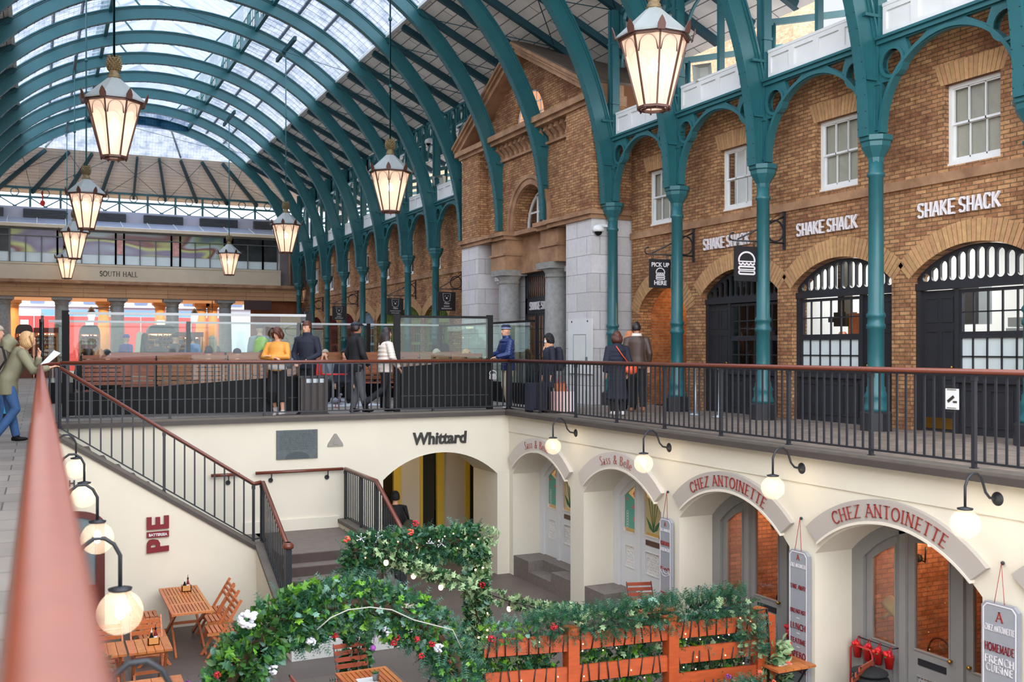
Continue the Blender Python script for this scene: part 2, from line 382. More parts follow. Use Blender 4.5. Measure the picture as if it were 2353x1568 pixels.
for k, y in enumerate(KY):
 zt = 0
 lb = ('curved teal iron roof rib %s' % colname(k)) if k in (0, 5, 6, 7) else ('curved teal iron roof rib landing on the column %s' % colname(k))
 t = thing('roof_rib', lb, 'roof rib', (XC, y, ZC), 'arched ribs of the glass roof')
 o = bpy.data.objects.new('arch_beam', ribm); COL.objects.link(o); o.parent = t; o.location = (-XC, 0, -ZC)
 o = bpy.data.objects.new('rivets', rivm); COL.objects.link(o); o.parent = t; o.location = (-XC, 0, -ZC); o['kind'] = 'stuff'
 fb = MB(); fb.cbox((12.0, y, 5.6), .36, .16, .05); fb.cbox((11.97, y, 6.6), .40, .22, .05)
 part('bracket', fb, TEAL, t)
# ---- glazed slopes and boards (structure)
GL0, GL1 = 5.0, 53.4
def arcpts(x0, x1, r, n):
 out = []
 for i in range(n+1):
  x = x0+(x1-x0)*i/n; out.append((x, ZC+sqrt(max(0, r*r-(x-XC)**2))))
 return out
for sgn in (1, -1):
 mb = MB(); xs = arcpts(XC+2.3*1, XC+5.08, 7.93, 10)
 pts = [(XC+sgn*(x-XC), z) for x, z in xs]
 vs = []; fs = []
 for x, z in pts: vs += [(x, 8.0, z), (x, 51.3, z)]
 for i in range(len(pts)-1): fs.append((2*i, 2*i+1, 2*i+3, 2*i+2))
 mb.add(vs, fs); struct('ceiling', mb, RGLASS)
 # glazing bars outside the glass
 mb = MB()
 y = 2.0
 while y < 51.2:
  mb.sweep([(x, y, z+.06) for x, z in pts], [(-.012, -.02), (.012, -.02), (.012, .02), (-.012, .02)], up=(0, 1, 0)); y += .4667
 for j in (3, 6): mb.bar((pts[j][0], 2, pts[j][1]+.06), (pts[j][0], 51.2, pts[j][1]+.06), .10, .05)
 t = thing('glazing_bars', 'pale glazing bars over the %s slope of the glass roof' % ('right' if sgn > 0 else 'left'), 'glazing bars', (pts[5][0], 26, pts[5][1]))
 part('bar_grid', mb, BARG, t)
 # boarded slope
 mb = MB(); q = [(9.44, 10.72), (14.3, 8.40)]
 q = [(XC+sgn*(x-XC), z) for x, z in q]
 yq = 8.0
 mb.add([(q[0][0], yq, q[0][1]), (q[1][0], yq, q[1][1]), (q[1][0], 51.2, q[1][1]), (q[0][0], 51.2, q[0][1]),
   (q[0][0], yq, q[0][1]+.06), (q[1][0], yq, q[1][1]+.06), (q[1][0], 51.2, q[1][1]+.06), (q[0][0], 51.2, q[0][1]+.06)],
   [(0, 1, 2, 3), (7, 6, 5, 4), (0, 4, 5, 1), (1, 5, 6, 2), (2, 6, 7, 3), (3, 7, 4, 0)])
 struct('ceiling', mb, BOARD)
 mb = MB(); mb.bar((q[0][0], 2, q[0][1]-.02), (q[0][0], 51.2, q[0][1]-.02), .1, .08); struct('trim_1', mb, WHITE)
# rafters: two to a bay, on the right where they are seen; left side likewise
RB = MB(); a = Vector((9.46, 0, 10.62)); b = Vector((14.1, 0, 8.40)); RB.bar(a, b, .09, .17); RB.bar(a+Vector((0, 0, -.10)), b+Vector((0, 0, -.10)), .14, .025)
rfm = fixn(RB.mesh(TEALD, 'beam'))
ys = []
for k in range(len(KY)-1): ys += [KY[k], (KY[k]+KY[k+1])/2]
ys.append(KY[-1])
for i, y in enumerate([6.3, 7.7]+ys):
 for sgn in ((1, -1) if i % 2 == 0 else (1,)):
  k = (i-2)//2
  where = ('at column %s' if i % 2 == 0 else 'in the bay past column %s') % (colname(k) if k >= 0 else ('above the right edge', 'nearest the camera')[i])
  o = bpy.data.objects.new('rafter', rfm); COL.objects.link(o); o.location = (0, y, 0)
  if sgn < 0: o.scale = (-1, 1, 1); o.location = (2*XC, y, 0); where = 'on the left slope, level with column %s' % (colname(k) if k >= 0 else 'nearest')
  o['label'] = 'dark teal rafter ' + where; o['category'] = 'rafter'; o['group'] = 'rafters under the boarded slopes'
# crossed tie rods under the boards
for k in range(1, len(KY)-1):
 y0, y1 = KY[k], KY[k+1]
 mb = MB(); p = lambda x, y: (x, y, 10.60-(x-9.46)*.4785-.06)
 mb.tube([p(9.6, y0), p(12.2, y1)], .013, 5); mb.tube([p(12.2, y0), p(9.6, y1)], .013, 5)
 solo('tie_rods', mb, TEALD, 'thin crossed tie rods under the boards past column '+colname(k), 'tie rods', 'crossed tie rods of the roof')
# ---- raised lantern over the crown
def lantern():
 t = thing('roof_lantern', 'raised glazed lantern with teal frames along the crown of the roof', 'roof lantern', (XC, 27, 12.3))
 x0, x1 = XC-2.3, XC+2.3; zb, zt, zr = 12.15, 13.75, 15.0
 fr = MB()
 for x in (x0, x1):
  fr.box(x-.06, 2, zb-.05, x+.06, 51, zb+.16); fr.box(x-.05, 2, zt-.1, x+.05, 51, zt+.05)
  for i in range(0, 35):
   y = 2+i*1.4
   fr.box(x-.06, y-.06, zb, x+.06, y+.06, zt)
 for y in KY:
  for s_ in (1, -1):
   xb = XC+s_*2.3
   for (za, xa) in ((12.25, xb-s_*.05),):
    fr.bar((xb-s_*1.0, y, 12.3), (xb, y, 13.5), .06, .05)
    ring = [(xb-s_*.28+.18*cos(2*pi*j/14), y, 13.25+.18*sin(2*pi*j/14)) for j in range(14)]
    fr.sweep(ring, [(-.02, -.02), (.02, -.02), (.02, .02), (-.02, .02)], closed=True, up=(0, 1, 0))
   fr.bar((xb, y, zt), (XC, y, zr), .06, .08)
 part('frame', fr, TEAL, t)
 mu = MB()
 for x in (x0, x1):
  for i in range(0, 140):
   y = 2+i*.35; mu.box(x-.014, y-.014, zb, x+.014, y+.014, zt)
  for z in (12.7, 13.1, 13.4): mu.box(x-.014, 2, z-.014, x+.014, 51, z+.014)
 part('mullions', mu, TEAL, t)
 gb = MB()
 for i in range(0, 100):
  y = 2+i*.4900
  gb.bar((x0, y, zt+.05), (XC, y, zr+.05), .022, .03); gb.bar((x1, y, zt+.05), (XC, y, zr+.05), .022, .03)
 gb.box(XC-.08, 2, zr, XC+.08, 51, zr+.1)
 part('roof_bars', gb, BARG, t)
 g = MB(); g.add([(x0-.2, 2, zt-.02), (XC, 2, zr), (XC, 51, zr), (x0-.2, 51, zt-.02)], [(0, 1, 2, 3)]); g.add([(x1+.2, 2, zt-.02), (XC, 2, zr), (XC, 51, zr), (x1+.2, 51, zt-.02)], [(0, 1, 2, 3)])
 part('roof_glass', g, RGLASS, t)
 # drooping dust netting slung beneath
 nb = MB()
 for j in range(4, 15):
  ya, yb = KY[j], (KY[j+1] if j < 15 else 52)
  vs = []; fs = []; nx, ny = 10, 8
  for a in range(nx+1):
   for b_ in range(ny+1):
    u, v_ = a/nx, b_/ny
    z = 13.1-.5*sin(pi*v_)*(.6+.4*sin(3*u+j))-.2*sin(pi*u)+.05*sin(9*u+5*v_+j)
    vs.append((x0+.1+(x1-x0-.2)*u, ya+(yb-ya)*v_, z))
  for a in range(nx):
   for b_ in range(ny): fs.append((a*(ny+1)+b_, a*(ny+1)+b_+1, (a+1)*(ny+1)+b_+1, (a+1)*(ny+1)+b_))
  nb.add(vs, fs, True)
 o = part('safety_netting', nb, NETM, t)
 e = MB()
 e.plate([(x0, 12.0), (x1, 12.0), (x1, zt), (XC, zr), (x0, zt)], [], 51.0, 51.02, 'y'); part('end_glass', e, RGLASSE, t)
NETM = glassy('white_netting', (.92, .95, 1), .02, .5, diff=.45, dcol=(.93, .96, 1))
lantern()
# ---- hip end of the roof beyond the last rib: glass then boards down to the end girder
YE = 54.3
def hip():
 mb = MB(); top = (8.2, 51.25, 12.2); g0, g1 = 10.95, 9.10
 # glass trapezoid
 n = 12; vs = []; fs = []
 for i in range(n+1):
  a = radians(50)+(radians(130)-radians(50))*i/n
  xt = XC+7.9*cos(a); zt = ZC+7.9*sin(a)
  xb = XC+5.15*cos(pi*i/n*1.0) if 0 else XC+5.1-10.2*i/n
  vs += [(xt, 51.3, max(zt, 10.9)), (xb, 52.2, 10.85)]
 for i in range(n): fs.append((2*i, 2*i+1, 2*i+3, 2*i+2))
 mb.add(vs, fs); struct('ceiling', mb, RGLASSE)
 mb = MB(); mb.add([(XC-5.2, 52.15, 10.86), (XC+5.2, 52.15, 10.86), (XC+8.6, YE+.3, 9.0), (XC-8.6, YE+.3, 9.0)], [(0, 1, 2, 3)])
 mb.add([(XC+5.08, 51.2, 10.72), (XC+5.2, 52.15, 10.86), (XC+8.6, YE+.3, 9.0), (14.3, 51.2, 8.4)], [(0, 1, 2, 3)])
 mb.add([(XC-5.08, 51.2, 10.72), (XC-5.2, 52.15, 10.86), (XC-8.6, YE+.3, 9.0), (2*XC-14.3, 51.2, 8.4)], [(0, 1, 2, 3)])
 struct('ceiling', mb, BOARDE)
 xs = [XC-6.4+1.28*i for i in range(11)]
 for i, xt in enumerate(xs):
  xt_ = XC+(xt-XC)*.80; q = MB(); q.bar((xt_, 52.2, 10.78), (XC+(xt-XC)*1.22, YE+.05, 9.02), .10, .2)
  if i % 3 == 1: q.bar((xt_, 52.2, 10.9), (xt_+(XC-xt_)*.25, 51.6, 12.1), .06, .07)
  solo('rafter', q, TEALD, 'dark teal rafter across the boarded end slope, %s from its left end' % (nth[i+1] if i else 'first'), 'rafter', 'rafters of the end slope')
 for i in range(0, 10, 2):
  q = MB(); f = lambda x, s_: (XC+(x-XC)*(.80 if s_ else 1.22), 52.2 if s_ else YE, 10.68 if s_ else 8.94)
  q.tube([f(xs[i], 1), f(xs[min(10, i+2)], 0)], .012, 5); q.tube([f(xs[min(10, i+2)], 1), f(xs[i], 0)], .012, 5)
  solo('tie_rods', q, TEALD, 'thin crossed tie rods on the end slope, %s pair from the left' % nth[i//2+1], 'tie rods', 'crossed rods on the end slope')
hip()
# end girder with rings and crosses
def endgirder():
 t = thing('end_girder', 'long teal lattice girder with rings and crosses below the end slope', 'girder', (XC, YE, 8.0))
 y = YE; m = MB()
 for z, h in ((9.22, .09), (8.78, .09), (7.85, .09)): m.box(-7, y-.08, z-h/2, 13.9, y+.08, z+h/2)
 part('chords', m, TEAL, t)
 dx = 1.36; n = 15; x0 = XC-7.5*dx
 for i in range(n+1):
  q = MB(); x = x0+i*dx; q.box(x-.05, y-.05, 7.85, x+.05, y+.05, 9.2); part('post', q, TEAL, t)
 for i in range(n):
  x = x0+(i+.5)*dx
  q = MB(); q.sweep([(x+.18*cos(2*pi*j/16), y, 9.0+.18*sin(2*pi*j/16)) for j in range(16)], [(-.02, -.04), (.02, -.04), (.02, .04), (-.02, .04)], closed=True, up=(0, 1, 0)); part('ring', q, TEAL, t)
  q = MB(); q.bar((x-dx/2, y, 7.9), (x+dx/2, y, 8.74), .05, .05); q.bar((x-dx/2, y, 8.74), (x+dx/2, y, 7.9), .05, .05); q.cbox((x, y, 8.32), .18, .08, .08); part('cross_brace', q, TEAL, t)
endgirder()
# ---- clerestory on the column line
def sash_y(y0, y1): return (y0+y1)/2
def spandrel(y0, y1, mbw=MB):
 """arched iron spandrel between two columns, x around CX_"""
 m = MB(); c = (y0+y1)/2; hw = (y1-y0)/2-.11; zt = 6.20; zs = 4.74; rise = 1.27; x0, x1 = CX_-.04, CX_+.04
 arch = [(c+hw*.985*cos(pi*i/28), zs+rise*sin(pi*i/28)) for i in range(29)]
 outer = [(c-hw, zs), (c-hw, zt), (c+hw, zt), (c+hw, zs)]+arch
 holes = []
 for s_ in (-1, 1):
  cy_ = c+s_*(hw-.27)
  holes.append([(cy_+.2*cos(2*pi*j/18), 5.80+.2*sin(2*pi*j/18)) for j in range(18)])
  # spandrel triangle above the crown side
  tr = [(c+s_*(hw-.52), zt-.09), (c+s_*(hw-.95), zt-.09), (c+s_*(hw-.60), 5.90)]
  holes.append(tr if s_ > 0 else tr[::-1])
  tr = [(c+s_*(hw-.05), 5.52), (c+s_*(hw-.24), 5.52), (c+s_*(hw-.06), 5.12)]
  holes.append(tr)
 m.plate(outer, holes, x0, x1, 'x')
 # raised mouldings
 m.sweep([(CX_, c+(hw-.03)*cos(pi*i/28), zs+(rise+.05)*sin(pi*i/28)) for i in range(29)], [(-.03, -.075), (.03, -.075), (.03, .075), (-.03, .075)], up=(1, 0, 0))
 for s_ in (-1, 1):
  cy_ = c+s_*(hw-.27)
  m.sweep([(CX_, cy_+.225*cos(2*pi*j/18), 5.80+.225*sin(2*pi*j/18)) for j in range(18)], [(-.025, -.07), (.025, -.07), (.025, .07), (-.025, .07)], closed=True, up=(1, 0, 0))
 m.box(CX_-.09, y0+.1, zt-.07, CX_+.09, y1-.1, zt); m.box(CX_-.13, y0+.1, zt, CX_+.13, y1-.1, zt+.045)
 return m
for k in range(-1, len(KY)-1):
 y0, y1 = (KY[k], KY[k+1]) if k >= 0 else (6.3, 9.1)
 if y0 >= 19.9 and y1 <= 28.8: continue
 where = 'left of column %s' % colname(k) if k >= 0 else 'at the right edge of the picture'
 t = thing('arched_spandrel', 'teal iron arch with ring corners %s' % where, 'iron arch', (CX_, (y0+y1)/2, 4.74), 'iron arches between the columns')
 part('arch_plate', spandrel(y0, y1), TEAL, t)
 # white panelled parapet above
 m = MB(); x0, x1 = CX_+.02, CX_+.07
 holes = []; nP = 4; L0 = y0+.14; L1 = y1-.14; pw = (L1-L0)/nP
 for i in range(nP):
  a = L0+i*pw+.07; b = L0+(i+1)*pw-.07; holes.append([(a, 6.36), (b, 6.36), (b, 6.66), (a, 6.66)])
 m.plate([(L0, 6.245), (L1, 6.245), (L1, 6.76), (L0, 6.76)], holes, x0-.02, x0+.01, 'x'); m.box(x0+.01, L0, 6.245, x1, L1, 6.76); m.box(x0-.03, L0, 6.74, x1+.01, L1, 6.79)
 solo('parapet_panel', m, WHITE, 'white parapet board over the arch %s' % where, 'panel', 'white parapet boards')
 # upper lattice girder
 t = thing('ring_girder', 'teal ring girder under the eaves %s' % where, 'girder', (12.32, (y0+y1)/2, 8.4), 'ring girders under the eaves')
 m = MB(); gx = 12.32
 for z in (9.2, 8.62): m.box(gx-.06, y0, z-.035, gx+.06, y1, z+.035)
 for i in range(5):
  y = y0+(y1-y0)*i/4; m.box(gx-.04, y-.03, 8.6, gx+.04, y+.03, 9.2)
 part('chords', m, TEAL, t)
 for i in (0, 1, 2, 3):
  yc = y0+(y1-y0)*(i+.5)/4
  m = MB(); m.sweep([(gx, yc+.19*cos(2*pi*j/16), 8.91+.25*sin(2*pi*j/16)) for j in range(16)], [(-.02, -.04), (.02, -.04), (.02, .04), (-.02, .04)], closed=True, up=(1, 0, 0)); part('ring', m, TEAL, t)
 for i in (0, 1):
  ya, yb = y0+(y1-y0)*i/2, y0+(y1-y0)*(i+1)/2
  m = MB(); m.sweep([(gx, (ya+yb)/2+(yb-ya)/2*.93*cos(pi*j/16), 7.9+.68*sin(pi*j/16)) for j in range(17)], [(-.02, -.03), (.02, -.03), (.02, .03), (-.02, .03)], up=(1, 0, 0)); part('arch_brace', m, TEAL, t)
 m = MB(); yc = (y0+y1)/2; m.box(gx-.2, yc-.04, 6.24, gx-.12, yc+.04, 8.6); m.box(gx-.12, yc-.025, 6.24, gx-.06, yc+.025, 8.6); part('mullion', m, TEAL, t)
 m = MB(); m.bar((12.3, y0+.35, 7.45), (15.2, y0+.35, 8.15), .1, .12); m.tube([(12.62, y0+.35, 6.3), (12.62, y0+.35, 7.5)], .06, 8); part('outrigger', m, TEAL, t)
for k, y in enumerate(KY):
 if k in (5, 6, 7): continue
 t = thing('iron_column', 'slender teal iron column with octagonal capital, %s' % colname(k), 'column', (CX_, y, 0), 'iron columns along the shops')
 m = MB(); m.lathe([(.20, .30), (.20, .36), (.17, .42), (.17, .52), (.185, .56), (.15, .62), (.15, .68), (.13, .72), (.128, 1.62), (.15, 1.64), (.15, 1.69), (.13, 1.72), (.13, 1.80), (.15, 1.82), (.15, 1.86), (.125, 1.9), (.115, 4.05), (.14, 4.07), (.14, 4.11), (.115, 4.13), (.115, 4.30)], (CX_, y, 0), 20); part('shaft', m, TEAL, t)
 m = MB(); m.lathe([(.12, 4.28), (.13, 4.36), (.20, 4.47), (.235, 4.53), (.24, 4.60), (.27, 4.62), (.27, 4.70)], (CX_, y, 0), 8, smooth=False, ph=pi/8); part('capital', m, TEAL, t)
 m = MB(); m.lathe([(.26, 0), (.26, .28), (.22, .31)], (CX_, y, 0), 8, smooth=False, ph=pi/8); part('plinth', m, BLACKP, t)
 m = MB(); m.box(CX_-.06, y-.105, 4.70, CX_+.10, y+.105, 9.2); m.box(CX_-.10, y-.045, 4.7, CX_-.06, y+.045, 9.2); m.box(CX_+.1, y-.05, 4.7, CX_+.16, y+.05, 9.2)
 for z in (4.78, 5.5, 6.2, 7.0, 8.4): m.box(CX_-.08, y-.125, z, CX_+.12, y+.125, z+.05)
 part('upper_post', m, TEAL, t)
# ================================================================ FLOORS AND MAIN WALLS
WX = 12.65
m = MB(); m.box(9.1, -3, -.099, 13.2, 19.3, 0); struct('floor', m, SETT)
m = MB(); m.box(-7, 19.3, -.099, 13.2, 51.4, 0); struct('floor', m, FLAG)
m = MB(); m.box(-7, -3, -.099, 0.0, 19.3, 0); struct('floor', m, FLAG)
m = MB(); m.box(-.3, -3, -3.7, 13, 23, -3.5); struct('floor', m, COURT)
m = MB(); m.box(-12, 51.4, -.3, 24, 90, -.02); struct('floor', m, FLAG)
# coping and dark kerb round the opening
m = MB(); m.box(8.96, -3, -.02, 9.22, 19.42, .02); m.box(-.12, 19.2, -.02, 9.22, 19.44, .02); m.box(-.14, -3, -.02, .12, 19.3, .02); struct('trim_2', m, COPING)
m = MB(); m.box(8.94, -3, -.10, 9.1, 19.3, -.02); m.box(0, 19.18, -.10, 9.1, 19.3, -.02); m.box(0, -3, -.10, .14, 18.0, -.02); struct('trim_3', m, EDGE)
# ---- lower right wall with four arches
CY = [5.68, 8.72, 11.75, 14.80, 17.85]; AR = 1.74; AZ = -2.54; AH = 1.27
def archpoly(c, hw=AH, zs=-1.35, zc=-.80, zb=-3.5, n=20, eps=0):
 R_ = (hw*hw+(zc-zs)**2)/(2*(zc-zs)); z0 = zc-R_; a = math.asin(hw/R_)
 return [(c-hw, zb)]+[(c+R_*sin(-a+2*a*i/n), z0+R_*cos(-a+2*a*i/n)) for i in range(n+1)]+[(c+hw, zb)]
def lowwall(x0, x1):
 m = MB()
 # outline with arch notches open at the floor
 pts = [(-3, -3.5)]
 for c in CY: pts += archpoly(c)
 pts += [(19.3, -3.5), (19.3, -.10), (-3, -.10)]
 m.plate(pts, [], x0, x1, 'x'); return m
struct('wall_right', lowwall(9.1, 9.75), CREAM)
m = MB(); m.box(9.08, -3, -.46, 9.12, 19.3, -.10); struct('trim_4', m, CREAM)
# back wall of the court with the big arch
m = MB(); m.plate([(0, -3.5), ]+archpoly(7.55, 1.27, -1.35, -.84)+[(9.2, -3.5), (9.2, -.10), (0, -.10)], [], 19.3, 20.6, 'y'); struct('wall_back', m, CREAM)
# wall under the stair and left wall
m = MB(); m.box(-.3, -3, -3.5, 0, 19.3, -.1); struct('wall_left', m, CREAM)
# passage behind the back arch
YEL = mat('yellow_lit_paint', S(226, 190, 70), .6); DOORD = mat('dark_green_door', S(46, 46, 36), .4); PWALL = mat('passage_wall', S(214, 204, 190), .7)  # yellow lamplight on the passage piers is put into their paint colour
m = MB(); m.box(10.7, 20.6, -3.5, 10.9, 29.2, -.3); m.box(9.2, 20.55, -3.5, 10.9, 20.65, -.3); m.box(5.2, 20.6, -3.5, 5.4, 32, -.3); m.box(5.2, 29, -3.5, 10.9, 29.2, -.3); m.box(5.2, 20.6, -.3, 10.9, 29.2, -.26); struct('wall_passage', m, PWALL)
m = MB(); m.box(5.2, 23.0, -3.7, 10.9, 30, -3.5); struct('floor', m, COURT)
# ---- brick shop front, bays
BAYC = [7.7, 10.5, 13.3, 16.1, 18.80]+[(KY[k]+KY[k+1])/2 for k in range(8, 15)]
def bayarch(c, hw=1.2, zs=2.46, zc=2.92, zb=0, n=20): return archpoly(c, hw, zs, zc, zb, n)
WIN = lambda c: (c-.45, c+.55)
def front(y0, y1, cs):
 pts = [(y0, 0)]
 for c in cs: pts += bayarch(c, hw=(1.2 if abs(c-18.8) > .1 else .95), zs=2.46 if abs(c-18.8) > .1 else 2.15, zc=2.92 if abs(c-18.8) > .1 else 2.75)
 pts += [(y1, 0), (y1, 6.6), (y0, 6.6)]
 holes = []
 for c in cs:
  a, b = WIN(c); holes.append([(a, 4.12), (b, 4.12), (b, 5.38), (a, 5.38)])
 m = MB(); m.plate(pts, holes, WX, WX+.36, 'x'); return m
struct('wall_right', front(4.0, 20.05, BAYC[:5]), BRICK)
struct('wall_right', front(28.15, 53.0, BAYC[5:]), BRICK)
# soot darkened heads under each teal arch are part of the brick; stone string course
m = MB()
for a, b in ((4, 20.05), (28.15, 52.9)): m.box(WX-.05, a, 3.88, WX+.02, b, 4.03)
struct('trim_5', m, SAND)
# gauged brick arches and lintels
def vouss(c, hw, zs, zc, d=.34, x0=WX-.012, x1=WX+.02, step=.078):
 R_ = (hw*hw+(zc-zs)**2)/(2*(zc-zs)); z0 = zc-R_; a = math.asin(min(1, hw/R_))+.03
 n = int(2*a*R_/step); m = MB()
 for i in range(n):
  t0 = -a+2*a*(i+.08)/n; t1 = -a+2*a*(i+.92)/n
  q = [(c+R_*sin(t0), z0+R_*cos(t0)), (c+R_*sin(t1), z0+R_*cos(t1)), (c+(R_+d)*sin(t1), z0+(R_+d)*cos(t1)), (c+(R_+d)*sin(t0), z0+(R_+d)*cos(t0))]
  m.plate(q, [], x0, x1, 'x')
 return m
def flatarch(a, b, z, d=.33):
 m = MB(); n = int((b-a+.2)/.078); c = (a+b)/2
 for i in range(n):
  u0 = a-.06+(b-a+.12)*(i+.06)/n; u1 = a-.06+(b-a+.12)*(i+.94)/n
  k = 1.22; m.plate([(u0, z), (u1, z), (c+(u1-c)*k, z+d), (c+(u0-c)*k, z+d)], [], WX-.012, WX+.02, 'x')
 return m
GLASSW = glassy('window_glass', (.90, .92, .93), .07)
GLASSD = glassy('dark_window_glass', (.5, .52, .54), .18)
ROOMW = mat('glowing_room_wall', S(206, 206, 204), .6, emit=(1, .97, .94), es=.12); ROOMD = mat('dim_room', S(70, 52, 42), .7)  # first wall glows by itself so the room reads as lit
ROOMG = mat('green_shop_room', S(70, 78, 40), .7); LAMPW = emis('strip_light', (1, .95, .85), 9); FROST = mat('frosted_glass', S(206, 216, 216), .35, var=.06, vs=1.5)
WARMB = emis('warm_bulb', (1, .62, .3), 22)
def bayname(i):
 return ['at the far right edge', 'right of the column between the two largest sash windows', 'left of that, under the middle white lettering', 'behind the hanging burger sign', 'over the pick up here passage'][i] if i < 5 else '%s beyond the brick gable' % nth[i-4]
WINI = 0
def upwindow(c, i):
 global WINI
 WINI += 1
 a, b = WIN(c); x = WX+.12; fr = MB()
 root = MB(); root.plate([(a, 4.12), (b, 4.12), (b, 5.38), (a, 5.38)], [[(a+.055, 4.22), (b-.055, 4.22), (b-.055, 5.32), (a+.055, 5.32)]], x-.02, x+.06, 'x')
 root.box(x-.05, a, 4.09, x+.03, b, 4.17)
 w_ = struct('window_%d' % WINI, root, WHITE)
 s1 = MB(); y0, y1 = a+.055, b-.055; zm = 4.76
 s1.plate([(y0, zm), (y1, zm), (y1, 5.33), (y0, 5.33)], [[(y0+.035, zm+.035), (y1-.035, zm+.035), (y1-.035, 5.30), (y0+.035, 5.30)]], x+.0, x+.03, 'x')
 for t in (1/3, 2/3): s1.box(x, y0+(y1-y0)*t-.01, zm, x+.03, y0+(y1-y0)*t+.01, 5.32)
 struct('upper_sash', s1, WHITE, w_)
 s2 = MB(); s2.plate([(y0, 4.2), (y1, 4.2), (y1, zm+.03), (y0, zm+.03)], [[(y0+.035, 4.26), (y1-.035, 4.26), (y1-.035, zm-.01), (y0+.035, zm-.01)]], x+.03, x+.06, 'x')
 for t in (1/3, 2/3): s2.box(x+.03, y0+(y1-y0)*t-.01, 4.22, x+.06, y0+(y1-y0)*t+.01, zm)
 struct('lower_sash', s2, WHITE, w_)
 g = MB(); g.box(x+.045, y0, 4.2, x+.05, y1, 5.33); struct('pane', g, GLASSW, w_)
 bl = MB(); d = .075 if i in (0, 1, 2, 4) else .26
 bl.box(x+d, a-.2, 4.0, x+d+.02, b+.2, 5.45); struct('blind' if i in (0, 1, 2, 4) else 'room', bl, OFFW if i in (0, 1, 2, 4) else (ROOMW if i % 2 else ROOMD), w_)
 m = flatarch(a, b, 5.38); struct('trim_6', m, VOUSS)
for i, c in enumerate(BAYC): upwindow(c, i)
# ================================================================ SHOP FRONTS
def txt(s, size, mat_, name='letters', ext=.012, sx=1.0, shear=0, off=0.0, align='CENTER', spacing=1.0):
 """flat lettering mesh in the xz-plane facing -y, centred on origin"""
 cu = bpy.data.curves.new('txt', 'FONT'); cu.body = s; cu.size = size; cu.extrude = ext; cu.align_x = align; cu.align_y = 'CENTER'; cu.shear = shear; cu.offset = off
 cu.space_character = spacing; cu.resolution_u = 3
 o = bpy.data.objects.new('t', cu); me = bpy.data.meshes.new_from_object(o); bpy.data.objects.remove(o)
 me.transform(Matrix.Diagonal((sx, 1, 1, 1))); me.transform(Matrix.Rotation(pi/2, 4, 'X'))
 me.materials.clear(); me.materials.append(mat_); return me
def place_txt(me, loc, face, par=None, name='lettering', label=None, cat=None, rot=0, kind=None):
 """face: '-x' reads with +y at left ... ; '-y' reads with x to the right"""
 o = bpy.data.objects.new(name, me); COL.objects.link(o)
 rz = {'-y': 0, '-x': -pi/2, '+x': pi/2}[face]
 o.rotation_euler = (0, rot, 0) if face == '-y' else (0, 0, rz)
 if face != '-y' and rot:
  o.rotation_euler = (Matrix.Rotation(rz, 3, 'Z') @ Matrix.Rotation(rot, 3, 'Y')).to_euler()
 o.location = loc
 if par:
  w_ = Vector((0, 0, 0)); p = par
  while p: w_ += p.location; p = p.parent
  o.parent = par; o.location = Vector(loc)-w_
 if label: o['label'] = label
 if cat: o['category'] = cat
 return o
# --- serif capitals drawn as strokes
GL = {
'A': [((0, 0), (.36, 1), 1), ((.36, 1), (.74, 0), 2), ((.14, .36), (.60, .36), 1)], 'B': 'B', 'C': 'C',
'E': [((.12, 0), (.12, 1), 2), ((.12, 1), (.58, 1), 1), ((.12, .52), (.5, .52), 1), ((.12, 0), (.6, 0), 1)],
'F': [((.12, 0), (.12, 1), 2), ((.12, 1), (.58, 1), 1), ((.12, .52), (.5, .52), 1)],
'H': [((.12, 0), (.12, 1), 2), ((.66, 0), (.66, 1), 2), ((.12, .52), (.66, .52), 1)],
'I': [((.12, 0), (.12, 1), 2)], 'L': [((.12, 0), (.12, 1), 2), ((.12, 0), (.56, 0), 1)],
'M': [((.1, 0), (.14, 1), 1), ((.14, 1), (.46, .05), 2), ((.46, .05), (.78, 1), 1), ((.78, 1), (.84, 0), 2)],
'N': [((.12, 0), (.12, 1), 1), ((.12, 1), (.70, 0), 2), ((.70, 0), (.70, 1), 1)],
'T': [((.34, 0), (.34, 1), 2), ((0, 1), (.68, 1), 1)], 'K': [((.12, 0), (.12, 1), 2), ((.12, .45), (.6, 1), 1), ((.28, .6), (.68, 0), 2)],
'W': [((0, 1), (.24, 0), 2), ((.24, 0), (.46, .9), 1), ((.46, .9), (.7, 0), 2), ((.7, 0), (.92, 1), 1)],
'Y': [((0, 1), (.34, .48), 2), ((.68, 1), (.34, .48), 1), ((.34, .48), (.34, 0), 2)],
'Z': [((.05, 1), (.6, 1), 1), ((.6, 1), (.02, 0), 2), ((.02, 0), (.62, 0), 1)], 'V': [((0, 1), (.34, 0), 2), ((.34, 0), (.68, 1), 1)],
}
GW = {'A': .74, 'B': .64, 'C': .74, 'E': .62, 'F': .58, 'H': .80, 'I': .26, 'L': .58, 'M': .94, 'N': .84, 'O': .86, 'P': .6, 'R': .70, 'S': .54, 'T': .68, 'U': .76, 'D': .78, 'K': .7, 'W': .94, 'Y': .68, 'Z': .64, 'V': .68, ' ': .36, '&': .7, 'G': .78}
